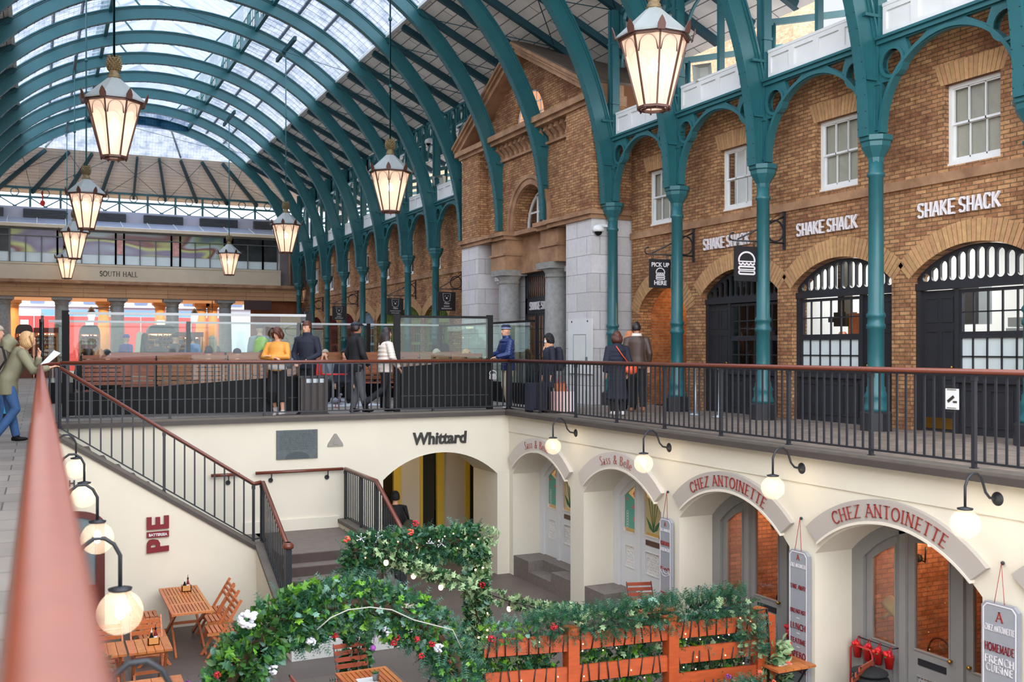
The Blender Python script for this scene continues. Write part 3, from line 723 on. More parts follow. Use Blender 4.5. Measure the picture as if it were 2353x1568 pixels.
def glyph(ch):
 """list of (polyline, width-class)"""
 th, tk = 1, 2
 if ch == 'O': return [([(.43+.38*cos(2*pi*i/20), .5+.51*sin(2*pi*i/20)) for i in range(21)], 2)]
 if ch in 'CG':
  r = [([(.44+.38*cos(a), .5+.51*sin(a)) for a in [radians(48+i*(264)/16) for i in range(17)]], 2), ([(.69, .98), (.70, .74)], 1)]
  if ch == 'G': r.append(([(.68, .12), (.68, .42)], 2))
  return r
 if ch == 'D': return [([(.12, 0), (.12, 1)], 2), ([(.12, 1)]+[(.32+.40*cos(a), .5+.5*sin(a)) for a in [radians(90-i*15) for i in range(13)]]+[(.12, 0)], 1)]
 if ch in 'PRB':
  r = [([(.12, 0), (.12, 1)], 2), ([(.12, 1)]+[(.32+.22*cos(a), .76+.24*sin(a)) for a in [radians(90-i*18) for i in range(11)]]+[(.12, .52)], 1)]
  if ch == 'R': r.append(([(.32, .52), (.70, 0)], 2))
  if ch == 'B': r.append(([(.12, .52)]+[(.34+.26*cos(a), .26+.26*sin(a)) for a in [radians(90-i*18) for i in range(11)]]+[(.12, 0)], 1))
  return r
 if ch == 'S': return [([(.27+.20*cos(a), .74+.25*sin(a)) for a in [radians(30+i*24) for i in range(11)]]+[(.27+.22*cos(a), .25+.26*sin(a)) for a in [radians(80-i*24) for i in range(11)]], 2)]
 if ch == 'U': return [([(.12, 1), (.12, .3)]+[(.39+.27*cos(a), .3+.31*sin(a)) for a in [radians(190+i*20) for i in range(9)]]+[(.66, .3), (.66, 1)], 1), ([(.12, 1), (.12, .3)], 2)]
 if ch == '&': return [([(.66, .0), (.18, .7), (.22, .95), (.36, 1), (.46, .88), (.42, .7), (.12, .42), (.06, .2), (.2, .0), (.42, .03), (.62, .36)], 1)]
 return [([a, b], w_) for a, b, w_ in GL.get(ch, [])]
def serif_len(s): return sum(GW.get(c, .6)+.10 for c in s)-.10
def serif(s, h, path=None, thin=.05, thick=.10, ext=.006, track=.10):
 """serif lettering as a mesh builder; path(u) -> (x, z, angle) places letters on a curve; flat in xz plane facing -y"""
 m = MB(); x = 0; W = sum(GW.get(c, .6)+track for c in s)-track
 def put(p, cx, fr):
  px, pz = (p[0]-cx)*h, p[1]*h
  if fr is None: return (px+(cx-W/2)*h, pz-h/2)
  X, Z, a = fr; pz -= h/2
  return (X+px*cos(a)-pz*sin(a), Z+px*sin(a)+pz*cos(a))
 for ch in s:
  w_ = GW.get(ch, .6); cx = x+w_/2; fr = path((cx-W/2)*h) if path else None
  for pl, wc in glyph(ch):
   hw = (thick if wc == 2 else thin)/2
   for i in range(len(pl)-1):
    ax, az = pl[i]; bx, bz = pl[i+1]; dx, dz = bx-ax, bz-az; l = hypot(dx, dz) or 1
    nx, nz = -dz/l*hw, dx/l*hw; ex, ez = dx/l*hw*.3, dz/l*hw*.3
    q = [(ax-ex+nx, az-ez+nz), (ax-ex-nx, az-ez-nz), (bx+ex-nx, bz+ez-nz), (bx+ex+nx, bz+ez+nz)]
    q = [put((x+p[0], p[1]), cx, fr) for p in q]
    m.plate(q, [], -ext, ext, 'y')
   if len(pl) == 2:
    for (px, pz) in (pl[0], pl[1]):
     if pz in (0, 1) and abs(pl[0][1]-pl[1][1]) > .3:
      q = [(px-.12, pz-.025), (px+.12, pz-.025), (px+.12, pz+.025), (px-.12, pz+.025)]
      q = [put((x+p[0], p[1]), cx, fr) for p in q]; m.plate(q, [], -ext, ext, 'y')
  x += w_+track
 return m
def condensed(s, h, wd=.5, sw=.13, ext=.02, track=.16):
 """narrow sans capitals as strokes"""
 G = {'S': [[(.9, .86), (.72, .99), (.3, .99), (.08, .84), (.08, .66), (.25, .54), (.75, .44), (.92, .32), (.92, .14), (.72, .01), (.28, .01), (.08, .14)]],
   'H': [[(.08, 0), (.08, 1)], [(.92, 0), (.92, 1)], [(.08, .46), (.92, .46)]], 'A': [[(0, 0), (.5, 1), (1, 0)], [(.2, .3), (.8, .3)]],
   'K': [[(.08, 0), (.08, 1)], [(.95, 1), (.12, .42)], [(.3, .55), (1, 0)]], 'E': [[(.92, 1), (.08, 1), (.08, 0), (.92, 0)], [(.08, .46), (.8, .46)]],
   'C': [[(.94, .8), (.74, .99), (.3, .99), (.08, .8), (.08, .2), (.3, .01), (.74, .01), (.94, .2)]]}
 m = MB(); x = 0; W = sum((wd+track) if c != ' ' else .24 for c in s)-track
 for ch in s:
  if ch == ' ': x += .24; continue
  for pl in G[ch]:
   for i in range(len(pl)-1):
    ax, az = pl[i][0]*wd, pl[i][1]; bx, bz = pl[i+1][0]*wd, pl[i+1][1]; dx, dz = bx-ax, bz-az; l = hypot(dx, dz); hw = sw/2
    nx, nz = -dz/l*hw, dx/l*hw; ex, ez = dx/l*hw*.5, dz/l*hw*.5
    q = [((x+a_-W/2)*h, (b_-.5)*h) for a_, b_ in [(ax-ex+nx, az-ez+nz), (ax-ex-nx, az-ez-nz), (bx+ex-nx, bz+ez-nz), (bx+ex+nx, bz+ez+nz)]]
    m.plate(q, [], -ext, ext, 'y')
  x += wd+track
 return m
LETW = mat('white_letters', S(226, 220, 222), .5)
shk = fixn(condensed('SHAKE SHACK', .215, .52).mesh(LETW))
for c, lb in ((10.5, 'largest white shop lettering on the brick wall at the far right'), (13.3, 'white shop lettering on the brick wall between two teal columns'), (16.15, 'white shop lettering on the brick wall partly behind the hanging burger sign')):
 place_txt(shk, (WX-.045, c+.12+.15, 3.49), '-x', name='shop_lettering', label=lb, cat='lettering')
# capsule pierced fanlight
def fan(c, hw, zs, zc, x, n=13, z0=2.33):
 R_ = (hw*hw+(zc-zs)**2)/(2*(zc-zs)); zz = zc-R_
 out = [(c-hw+.02, z0)]+[(p[0], p[1]-.02) for p in archpoly(c, hw, zs, zc)[1:-1]]+[(c+hw-.02, z0)]
 holes = []
 for i in range(n):
  u = c-hw+.09+(2*hw-.18)*(i+.5)/n; w2 = (2*hw-.18)/n*.40
  top = zz+sqrt(max(0, R_*R_-(abs(u-c)+w2)**2))-.07-w2; bot = z0+.04+w2
  if top < bot: top = bot
  holes.append([(u+w2*cos(a), top+w2*sin(a)) for a in [pi*j/8 for j in range(9)]]+[(u+w2*cos(a), bot+w2*sin(a)) for a in [pi+pi*j/8 for j in range(9)]])
 m = MB(); m.plate(out, holes, x, x+.05, 'x'); return m
def gridwin(y0, y1, z0, z1, ny, nz, x, b=.022):
 m = MB()
 m.plate([(y0, z0), (y1, z0), (y1, z1), (y0, z1)], [[(y0+.05, z0+.05), (y1-.05, z0+.05), (y1-.05, z1-.05), (y0+.05, z1-.05)]], x, x+.06, 'x')
 for i in range(1, ny): y = y0+(y1-y0)*i/ny; m.box(x+.01, y-b/2, z0, x+.04, y+b/2, z1)
 for i in range(1, nz): z = z0+(z1-z0)*i/nz; m.box(x+.01, y0, z-b/2, x+.04, y1, z+b/2)
 return m
def shopfront(c, door, i, joinery, label, room=ROOMW, frost=True, ddark=BLACKP):
 hw = 1.2; zs, zc = 2.46, 2.92; x = WX+.14
 t = thing('arched_shopfront', label, 'shop front', (x, c, 0), 'shop fronts along the brick wall')
 part('fanlight', fan(c, hw, zs, zc, x), joinery, t)
 m = MB(); m.box(x-.05, c-hw, 2.24, x+.08, c+hw, 2.35); m.box(x-.03, c-hw, 0, x+.08, c-hw+.09, 2.3); m.box(x-.03, c+hw-.09, 0, x+.08, c+hw, 2.3)
 dl = c+hw-.09 if door == 'L' else c-hw+.09+.66     # left in the picture is +y
 if door == 'L': d0, d1, w0, w1 = c+hw-.09-.66, c+hw-.09, c-hw+.09, c+hw-.09-.72
 else: d0, d1, w0, w1 = c-hw+.09, c-hw+.75, c-hw+.81, c+hw-.09
 mid = (d0 if door == 'L' else d1); s_ = -1 if door == 'L' else 1
 m.box(x-.03, min(mid, mid+s_*.07), 0, x+.08, max(mid, mid+s_*.07), 2.3)
 part('frame', m, joinery, t)
 zt = 2.22; zm = 1.52; zb = .86
 part('sash_window', gridwin(w0, w1, zm, zt, 6, 2, x), joinery, t); part('sash_window', gridwin(w0, w1, zb, zm, 6, 2, x-.02), joinery, t)
 g = MB(); g.box(x+.025, w0, zm, x+.03, w1, zt); g.plate([p for p in archpoly(c, hw-.05, zs, zc-.03, 2.33)], [], x+.03, x+.035, 'x'); part('pane', g, GLASSW, t)
 g = MB(); g.box(x+.012, w0, zb, x+.018, w1, zm); part('lower_pane', g, FROST if frost else GLASSW, t)
 m = MB(); m.box(x-.06, w0-.05, zb-.07, x+.06, w1+.05, zb); m.box(x, w0, 0, x+.06, w1, zb-.05)
 for k in range(3):
  a = w0+(w1-w0)*(k+.1)/3; b = w0+(w1-w0)*(k+.9)/3; m.plate([(a, .12), (b, .12), (b, .7), (a, .7)], [[(a+.03, .15), (b-.03, .15), (b-.03, .67), (a+.03, .67)]], x-.015, x+.01, 'x')
 part('stall_riser', m, joinery, t)
 m = MB(); m.box(x+.02, d0, .01, x+.065, d1, 2.23)
 for za, zb_ in ((.15, .85), (.98, 1.6), (1.72, 2.12)):
  for ya, yb in ((d0+.06, (d0+d1)/2-.03), ((d0+d1)/2+.03, d1-.06)):
   m.plate([(ya, za), (yb, za), (yb, zb_), (ya, zb_)], [[(ya+.025, za+.025), (yb-.025, za+.025), (yb-.025, zb_-.025), (ya+.025, zb_-.025)]], x+.008, x+.02, 'x')
 dd = part('door', m, ddark, t)
 m = MB(); m.ball((x-.0, d1-.08 if door == 'R' else d0+.08, 1.02), .025, 8); part('door_knob', m, BRASS, dd)
 if frost:
  m = MB(); m.box(x+.005, d0+.03, .05, x+.02, d1-.03, .22); part('kick_plate', m, BRASS, dd)
 # the room behind
 r = MB(); r.box(WX+3.0, c-1.38, 0, WX+3.05, c+1.38, 3.4); r.box(WX+.37, c-1.38, 0, WX+3, c-1.35, 3.4); r.box(WX+.37, c+1.35, 0, WX+3, c+1.38, 3.4); r.box(WX+.37, c-1.35, 3.3, WX+3, c+1.35, 3.35); r.box(WX+.37, c-1.35, -.05, WX+3, c+1.35, 0)
 struct('wall_shop', r, room)
 vm = vouss(c, hw, zs, zc); struct('trim_7', vm, VOUSS)
 return t
BRASS = mat('brass', S(176, 132, 60), .3, metal=.9)
GREENJ = mat('olive_green_joinery', S(112, 128, 52), .45, var=.08, vs=3); REDJ = mat('deep_red_joinery', S(116, 36, 40), .45, var=.08, vs=3); BLUEJ = mat('pale_blue_joinery', S(150, 168, 186), .45)
shopfront(7.7, 'L', 0, BLACKP, 'charcoal shop front outside the right edge of the picture')
shopfront(10.5, 'L', 1, BLACKP, 'charcoal shop front with arched capsule fanlight at the far right, door on its left')
shopfront(13.3, 'R', 2, BLACKP, 'charcoal shop front with bright kitchen window, between two teal columns')
shopfront(16.1, 'L', 3, BLACKP, 'charcoal shop front with open door behind the hanging burger sign', room=ROOMD, frost=False)
FAR = [('R', GREENJ, 'olive green', ROOMG), ('L', GREENJ, 'olive green', ROOMG), ('R', GREENJ, 'olive green', ROOMG), ('L', BLUEJ, 'pale blue', ROOMD), ('R', REDJ, 'deep red', ROOMD), ('L', REDJ, 'deep red', ROOMD), ('R', REDJ, 'deep red', ROOMD)]
for j, c in enumerate(BAYC[5:]):
 d, jm, cn, rm = FAR[j]
 shopfront(c, d, 5+j, jm, '%s arched shop front, %s beyond the brick gable' % (cn, nth[j+1]), room=rm, frost=False, ddark=jm)
# kitchen lights and clutter seen through the bright windows
for c in (7.7, 10.5, 13.3):
 m = MB(); m.box(WX+1.2, c-.9, 3.22, WX+1.3, c+.9, 3.27)
 solo('strip_light', m, LAMPW, 'white strip light on the kitchen ceiling behind the %s window' % {7.7: 'outer right', 10.5: 'far right', 13.3: 'second'}[c], 'ceiling light', 'kitchen strip lights')
 l = bpy.data.lights.new('kitchen_light', 'AREA'); l.energy = 32; l.size = 1.6; l.color = (1, .98, .94); lo = bpy.data.objects.new('kitchen_light', l); COL.objects.link(lo); lo.location = (WX+1.3, c, 3.1)
STEEL = mat('brushed_steel', S(150, 156, 160), .35, metal=.6)
m = MB(); m.box(WX+.62, 13.78, 1.72, WX+.9, 14.08, 1.98); m.box(WX+.66, 13.85, 1.98, WX+.86, 14.02, 3.28); m.box(WX+.6, 14.08, 1.8, WX+.75, 14.2, 1.88); solo('extractor_hood', m, mat('dark_machine', S(50, 46, 36), .3), 'dark kitchen machine seen through the second shop window', 'machine')
m = MB(); m.box(WX+.7, 13.50, 1.55, WX+1.0, 13.80, 1.95); solo('wooden_box', m, TEAK, 'orange wooden box on the wall in the second shop kitchen', 'box')
m = MB(); m.lathe([(.10, 0), (.13, .1), (.12, .3), (.05, .4)], (WX+.55, 13.78, 1.22), 10); solo('brown_jar', m, TEAK, 'brown jar by the glass in the second shop window', 'jar')
m = MB(); m.box(WX+.6, 10.1, 1.31, WX+.9, 10.5, 1.5); m.box(WX+.62, 10.12, 1.52, WX+.88, 10.45, 1.62); m.box(WX+.6, 10.1, 1.64, WX+.9, 10.4, 1.78); solo('box_stack', m, mat('white_cartons', S(206, 204, 196), .7), 'stacked white cartons behind the far right shop window', 'boxes')
m = MB(); m.box(WX+.7, 11.0, 1.7, WX+1.0, 11.5, 2.3); solo('steel_cabinet', m, STEEL, 'steel cabinet on the back wall of the far right kitchen', 'cabinet')
m = MB(); m.box(WX+.45, 12.1, 1.1, WX+1.2, 14.4, 1.2); m.box(WX+.5, 12.1, 0, WX+1.15, 14.4, 1.1); solo('worktop', m, STEEL, 'steel worktop in the second shop kitchen', 'worktop')
m = MB(); m.box(WX+.5, 9.4, .8, WX+1.2, 11.6, 1.3); m.box(WX+.55, 9.4, 0, WX+1.15, 11.6, .8); solo('worktop', m, STEEL, 'steel worktop in the far right shop kitchen', 'worktop')
# ---- pick-up passage bay
def passage():
 c = 18.8; hw = .95
 m = MB(); m.box(WX+.36, c-hw-.12, 0, WX+3.2, c-hw, 3.2); m.box(WX+.36, c+hw, 0, WX+3.2, c+hw+.12, 3.2); m.box(WX+3.2, c-hw-.1, 0, WX+3.3, c+hw+.1, 3.2); m.box(WX+.36, c-hw, 2.9, WX+3.2, c+hw, 3.0)
 struct('wall_passage', m, BRICKD)
 m = MB(); m.box(WX+.34, c-hw-.1, -.05, WX+3.2, c+hw+.1, .0); struct('floor', m, SETT)
 m = MB(); m.box(WX+.6, c-hw, 0, WX+3.19, c-hw+.03, 2.2); solo('doorway_panel', m, BLACKS, 'black doorway panel at the right inside the brick passage', 'door')
 struct('trim_7', vouss(c, hw, 2.15, 2.75), VOUSS)
 l = bpy.data.lights.new('passage_light', 'POINT'); l.energy = 18; l.color = (1, .7, .45); l.shadow_soft_size = .1; o = bpy.data.objects.new('passage_light', l); COL.objects.link(o); o.location = (WX+1.2, c, 2.6)
passage()
# ---- hanging signs on scrolled brackets
def burger(m, cx, cz, s_, y0, t=.006, ax='y'):
 st = .045*s_
 def stroke(pl, closed=False):
  pts = [((cx+p[0]*s_, y0, cz+p[1]*s_) if ax == 'y' else (y0, cx-p[0]*s_, cz+p[1]*s_)) for p in pl]
  m.sweep(pts, [(-st, -t), (st, -t), (st, t), (-st, t)], closed=closed, up=(0, 1, 0) if ax == 'y' else (1, 0, 0))
 stroke([(.5*cos(a), .12+.42*sin(a)) for a in [pi*i/16 for i in range(17)]]+[(-.5, .06), (.5, .06)], True)
 stroke([(-.5+i/12, -.07+.05*cos(i*pi/1.5)) for i in range(13)])
 for z in (-.28, -.50):
  stroke([(.42+.08*cos(a), z+.08*sin(a)) for a in [-pi/2+pi*i/6 for i in range(7)]]+[(-.42+.08*cos(a), z+.08*sin(a)) for a in [pi/2+pi*i/6 for i in range(7)]], True)
SIGNB = mat('black_sign_board', S(30, 30, 34), .5)
def hangsign(yw, zb, ln, w_, h_, label, kind, lab2, xw=WX):
 """bracket fixed to the wall, board facing the camera (normal -y)"""
 t = thing('sign_bracket', lab2, 'bracket', (xw, yw, zb), 'scrolled iron sign brackets')
 m = MB(); m.bar((xw-.02, yw, zb-.12), (xw-.02, yw, zb+.62), .045, .045); m.tube([(xw-.03, yw, zb), (xw-ln, yw, zb)], .016, 6); m.tube([(xw-.03, yw, zb+.5), (xw-ln+.1, yw, zb+.03)], .016, 6); m.tube([(xw-.01, yw-.02, zb+.62), (xw-ln*.55, yw-.45 if 0 else yw, zb+.22)], .006, 5)
 m.sweep([(xw-.24+.2*cos(2*pi*j/18), yw, zb+.22+.2*sin(2*pi*j/18)) for j in range(18)], [(-.012, -.014), (.012, -.014), (.012, .014), (-.012, .014)], closed=True, up=(0, 1, 0))
 m.tube([(xw-ln, yw, zb)]+[(xw-ln-.02+.07*cos(a), yw, zb+.07+.07*sin(a)) for a in [-pi/2-i*.5 for i in range(8)]], .014, 6)
 part('scrolled_arm', m, BLACKM, t)
 xc = xw-ln+.12+w_/2-.1; zt = zb-.10
 b = thing('hanging_sign', label, 'sign', (xc, yw, zt-h_), 'signs hung on scrolled brackets')
 m = MB(); m.box(xc-w_/2, yw-.02, zt-h_, xc+w_/2, yw+.02, zt); part('board', m, SIGNB, b)
 m = MB()
 for dx in (-w_*.36, w_*.36): m.sweep([(xc+dx+.022*cos(2*pi*j/8), yw, zt+.05+.05*sin(2*pi*j/8)) for j in range(8)], [(-.005, -.005), (.005, -.005), (.005, .005), (-.005, .005)], closed=True, up=(0, 1, 0))
 part('hook', m, BLACKM, b)
 y = yw-.022
 if kind == 'pick':
  place_txt(txt('PICK UP', .125, LETW, ext=.003, off=.003, sx=.98), (xc, y, zt-.12), '-y', b); place_txt(txt('HERE', .13, LETW, ext=.003, off=.003, sx=1.05), (xc, y, zt-h_+.1), '-y', b)
  m = MB(); burger(m, xc, zt-h_/2+.0, .21, y); part('burger_mark', m, LETW, b)
 elif kind == 'burger':
  m = MB(); burger(m, xc, zt-h_/2+.02, .36, y); part('burger_mark', m, LETW, b)
 elif kind == 'bakery':
  m = MB(); s_ = w_*.22
  m.sweep([(xc-s_, y, zt-.05), (xc+s_, y, zt-.05), (xc+s_*.8, y, zt-.05-1.7*s_), (xc, y, zt-.05-2.1*s_), (xc-s_*.8, y, zt-.05-1.7*s_)], [(-.005, -.004), (.005, -.004), (.005, .004), (-.005, .004)], closed=True, up=(0, 1, 0))
  for dx in (-.4, .4): m.ball((xc+dx*s_, y, zt-.05-.6*s_), .014, 6)
  m.ball((xc, y, zt-.05-1.1*s_), .03, 6); part('emblem', m, LETW, b)
  place_txt(txt('Pizzo', .09, LETW, ext=.003, shear=.3), (xc, y, zt-h_*.60), '-y', b)
  place_txt(txt('BAKERY' if 'restaurant' in label else 'BREAKFAST BRUNCH', .058 if 'restaurant' in label else .042, LETW, ext=.003), (xc, y, zt-h_*.76), '-y', b)
  place_txt(txt('RESTAURANT' if 'restaurant' in label else 'LUNCH DINNER', .058 if 'restaurant' in label else .042, LETW, ext=.003), (xc, y, zt-h_*.88), '-y', b)
def signpos(u, v, ypl):
 return at(u, v, y=ypl)
# bracket at wall: right-hand foot of each bracket fixes the plane
for (u, lab, kind, uu, w_, h_, lab2) in (
 (1595, 'black hanging sign reading pick up here over a burger outline', 'pick', 1516, .52, .60, 'scrolled black bracket carrying the pick up here sign'),
 (1804, 'black hanging sign with only a white burger outline', 'burger', 1714, .52, .64, 'scrolled black bracket carrying the plain burger sign')):
 q = ray(u, 600); t_ = WX/q.x; yw = q.y*t_; zb = 3.29
 q2 = ray(uu, 600); xl = q2.x/q2.y*yw
 hangsign(yw, zb, WX-xl+.12+w_/2-.1+0.0, w_, h_, lab, kind, lab2)
for (u, lab, uu, w_, h_, lab2) in (
 (1063, 'black hanging bakery and restaurant sign nearest the gable', 1026, .62, .62, 'scrolled bracket nearest the left side of the gable'),
 (956, 'black hanging breakfast and brunch sign, second from the gable', 908, .62, .62, 'scrolled bracket carrying the second bakery sign from the gable'),
 (823, 'small black hanging bakery sign, third and restaurant end of the row', 779, .60, .60, 'scrolled bracket carrying the third sign from the gable'),
 (743, 'smallest black hanging sign by the far end of the shops', 705, .58, .58, 'scrolled bracket carrying the farthest sign')):
 q = ray(u, 600); t_ = WX/q.x; yw = q.y*t_; q2 = ray(uu, 600); xl = q2.x/q2.y*yw
 hangsign(yw, 3.28, WX-xl+.02+w_/2, w_, h_, lab, 'bakery', lab2)
PALER = mat('pale_bounce_roof', S(214, 216, 222), .6)
# rooftop building seen through the clerestory and cameras, loudspeakers
m = MB(); m.box(21, 24, -1, 22, 60, 12.6); m.box(21, 17, -1, 22, 20.0, 12.0); struct('wall_outside', m, BRICKP)
m = MB(); m.box(13.3, -2, 3.6, 26, 60, 3.7); struct('floor', m, PALER)  # unseen neighbouring roof, made pale and wide to bounce daylight onto the boards
def camera_dome(p, lab):
 t = thing('security_camera', lab, 'security camera', p)
 m = MB(); m.lathe([(.03, .17), (.12, .13), (.14, .05), (.13, 0)], p, 16); part('hood', m, WHITE, t)
 m = MB(); m.ball((p[0], p[1], p[2]), .09, 10); part('dome', m, BLACKS, t)
 m = MB(); m.box(p[0], p[1]-.03, p[2]+.12, p[0]+.3, p[1]+.03, p[2]+.18); m.box(p[0]+.28, p[1]-.07, p[2]-.02, p[0]+.31, p[1]+.07, p[2]+.26); part('arm', m, WHITE, t)
camera_dome(at(1375, 533, x=11.78), 'white dome security camera on an arm beside the iron column at the gable corner')
camera_dome(at(985, 330, x=12.0), 'dark dome security camera high on the clerestory left of the gable')
def speaker(p, lab):
 t = thing('loudspeaker', lab, 'loudspeaker', p)
 m = MB(); a = Vector((-.75, -.55, -.25)).normalized(); p = Vector(p)
 for r0, r1, d0, d1 in ((.09, .2, 0, .32),):
  u_ = a.cross(Vector((0, 0, 1))).normalized(); v_ = u_.cross(a)
  vs = [p+a*d0+u_*i*r0+v_*j*r0 for i, j in ((-1, -1), (1, -1), (1, 1), (-1, 1))]+[p+a*d1+u_*i*r1+v_*j*r1*.8 for i, j in ((-1, -1), (1, -1), (1, 1), (-1, 1))]+[p+a*(d1-.14)+u_*i*r0+v_*j*r0 for i, j in ((-1, -1), (1, -1), (1, 1), (-1, 1))]
  m.add(vs, [(3, 2, 1, 0)]+[(k, (k+1) % 4, 4+(k+1) % 4, 4+k) for k in range(4)]+[(4+k, 4+(k+1) % 4, 8+(k+1) % 4, 8+k) for k in range(4)]+[(8, 9, 10, 11)])
 part('horn', m, mat('grey_plastic', S(176, 178, 172), .5), t, fix=False)
 m = MB(); m.lathe([(.06, -.12), (.09, -.08), (.09, .12)], p, 10); part('bracket', m, WHITE, t)
speaker(at(1624, 165, x=12.35), 'grey horn loudspeaker on the white parapet left of the large right hand lantern')
speaker(at(1018, 413, x=12.35), 'small white horn loudspeaker on the parapet left of the gable')
speaker(at(797, 503, x=12.35), 'tiny white horn loudspeaker on the parapet of the far arches')
# ================================================================ BRICK GABLE (temple front)
TY0, TY1, TX, TC = 20.2, 28.1, 11.65, 24.1
def gable():
 xb = 13.4; rx = 12.22
 m = MB()
 # side piers in granite below the band
 for a, b in ((TY0, TY0+1.25), (TY1-1.25, TY1)):
  m.box(TX, a, 0, 12.9, b, 4.36)
 m.box(TX-.04, TY0-.04, 0, 12.9, TY0+1.29, .35); m.box(TX-.04, TY1-1.29, 0, 12.9, TY1+.04, .35)
 struct('wall_gable', m, GRANITE)
 # brick above: piers, recessed centre with arch
 m = MB()
 for a, b in ((TY0, TY0+1.25), (TY1-1.25, TY1)): m.box(TX, a, 4.55, 12.9, b, 7.05)
 R_ = .98
 arch = [(TC+R_*cos(pi*i/20), 4.75+R_*sin(pi*i/20)) for i in range(21)]
 m.plate([(TY0+1.25, 4.55), (TC-R_, 4.55), ]+arch[::-1]+[(TC+R_, 4.55), (TY1-1.25, 4.55), (TY1-1.25, 7.05), (TY0+1.25, 7.05)], [], 11.98, 12.45, 'x')
 # tympanum
 lr = .90; lun = [(TC+lr*cos(pi*i/20), 7.42+lr*1.0*sin(pi*i/20)) for i in range(21)]
 m.plate([(TY0, 7.2), (TC-lr, 7.2)]+lun[::-1]+[(TC+lr, 7.2), (TY1, 7.2), (TC, 9.28)], [], 11.95, 12.4, 'x')
 struct('wall_gable', m, BRICK)
 # stone dressings
 m = MB()
 def band(z0, z1, out, a=TY0, b=TY1):
  m.box(TX-out, a-out, z0, 12.9, b+out, z1)
 for a, b in ((TY0, TY0+1.25+.9), (TY1-1.25-.9, TY1)):
  m.box(TX-.06, a-.06, 4.36, 12.9, b, 4.46); m.box(TX-.12, a-.12, 4.46, 12.9, b+.0, 4.56)
 m.box(11.95, TY0+1.25, 4.46, 12.5, TY1-1.25, 4.58)
 # pediment: cornice and rakes
 m.box(TX-.06, TY0-.02, 7.05, 12.6, TY1+.1, 7.15); m.box(TX-.16, TY0-.03, 7.15, 12.6, TY1+.22, 7.3)
 for s_ in (-1, 1):
  e = (TC+s_*(4.22 if s_ > 0 else 3.95), 7.28 if s_ > 0 else 7.42); p = (TC, 9.38)
  for (o_, d0, d1) in ((.20, .0, .09), (.26, .09, .17), (.12, -.14, 0)):
   q = [(e[0], e[1]+d0), (p[0], p[1]+d0), (p[0], p[1]+d1), (e[0], e[1]+d1)]
   m.plate(q, [], TX-o_, 12.5, 'x')
 # archivolt
 for (ra, rb, o_) in ((1.0, 1.16, .05), (1.16, 1.27, .09)):
  q = [(TC+ra*cos(pi*i/24), 4.75+ra*sin(pi*i/24)) for i in range(25)]+[(TC+rb*cos(pi*i/24), 4.75+rb*sin(pi*i/24)) for i in range(24, -1, -1)]
  m.plate(q, [], 11.98-o_, 12.1, 'x')
  m.box(11.98-o_, TC-rb, 4.56, 12.1, TC-ra, 4.75); m.box(11.98-o_, TC+ra, 4.56, 12.1, TC+rb, 4.75)
 struct('trim_8', m, SAND)
 # modillions
 m = MB()
 for i in range(18):
  y = TY0+1.42+i*(TY1-TY0-2.84)/17
  m.plate([(TX+.05+.06, 7.05), (11.98, 7.05), (11.98, 6.68), (11.93, 6.68), (11.90, 6.80), (11.80, 6.90), (TX+.08, 6.93)], [], y-.06, y+.06, 'y')
 m.box(11.9, TY0+1.25, 6.62, 12.0, TY1-1.25, 6.69)
 struct('trim_9', m, SAND)
 # entablature blocks over the columns and back panel
 m = MB()
 for yc in (TC-1.42, TC+1.42):
  a, b = (yc-.62, yc+.36) if yc < TC else (yc-.36, yc+.62)
  m.box(11.74, a, 3.52, 12.6, b, 3.92); m.box(11.70, a-.03, 3.92, 12.6, b+.03, 3.98); m.box(11.76, a, 3.98, 12.6, b, 4.36)
  m.box(11.66, a-.06, 4.36, 12.6, b+.06, 4.46); m.box(11.58, a-.12, 4.46, 12.6, b+.12, 4.57)
 m.box(12.2, TY0+1.25, 3.42, 12.6, TY1-1.25, 3.9); m.box(12.24, TY0+1.25, 3.9, 12.6, TY1-1.25, 4.46)
 struct('trim_10', m, SAND)
 for yc, nm in ((TC-1.42, 'right'), (TC+1.42, 'left')):
  t = thing('stone_column', 'smooth grey granite column on the %s of the gable entrance' % nm, 'column', (12.04, yc, 0), 'granite columns of the gable entrance')
  m = MB(); m.lathe([(.36, 0), (.36, .12), (.33, .2), (.33, .3), (.32, 1.2), (.285, 3.15)], (12.04, yc, 0), 28); part('shaft', m, GRCOL, t)
  m = MB(); m.lathe([(.285, 3.13), (.31, 3.16), (.30, 3.2), (.30, 3.26), (.38, 3.36)], (12.04, yc, 0), 28); m.box(12.04-.4, yc-.4, 3.36, 12.04+.4, yc+.4, 3.52); part('capital', m, GRCOL, t)
  # responding pilaster
  s_ = -1 if yc < TC else 1; yy = yc+s_*.72
  m = MB(); m.box(12.15, yy-.24, 0, 12.6, yy+.24, 3.2); m.box(12.05, yy-.32, 3.28, 12.6, yy+.32, 3.42); m.box(12.1, yy-.28, 3.2, 12.6, yy+.28, 3.28); struct('trim_11', m, GRANITE)
 # entrance screen
 t = thing('entrance_screen', 'charcoal glazed doors with barred fanlight between the granite columns', 'door', (12.45, TC, 0))
 x = 12.4; m = MB(); m.box(x, TC-1.15, 0, x+.1, TC-1.02, 3.42); m.box(x, TC+1.02, 0, x+.1, TC+1.15, 3.42); m.box(x, TC-1.1, 2.28, x+.1, TC+1.1, 2.72); m.box(x, TC-1.1, 3.32, x+.1, TC+1.1, 3.42)
 for y in (TC-.5, TC+.5, TC): m.box(x, y-.04, 0, x+.09, y+.04, 2.3)
 part('frame', m, BLACKP, t)
 m = MB()
 for i in range(18): y = TC-1+i*2/17; m.tube([(x+.05, y, 2.72), (x+.05, y, 3.32)], .018, 6)
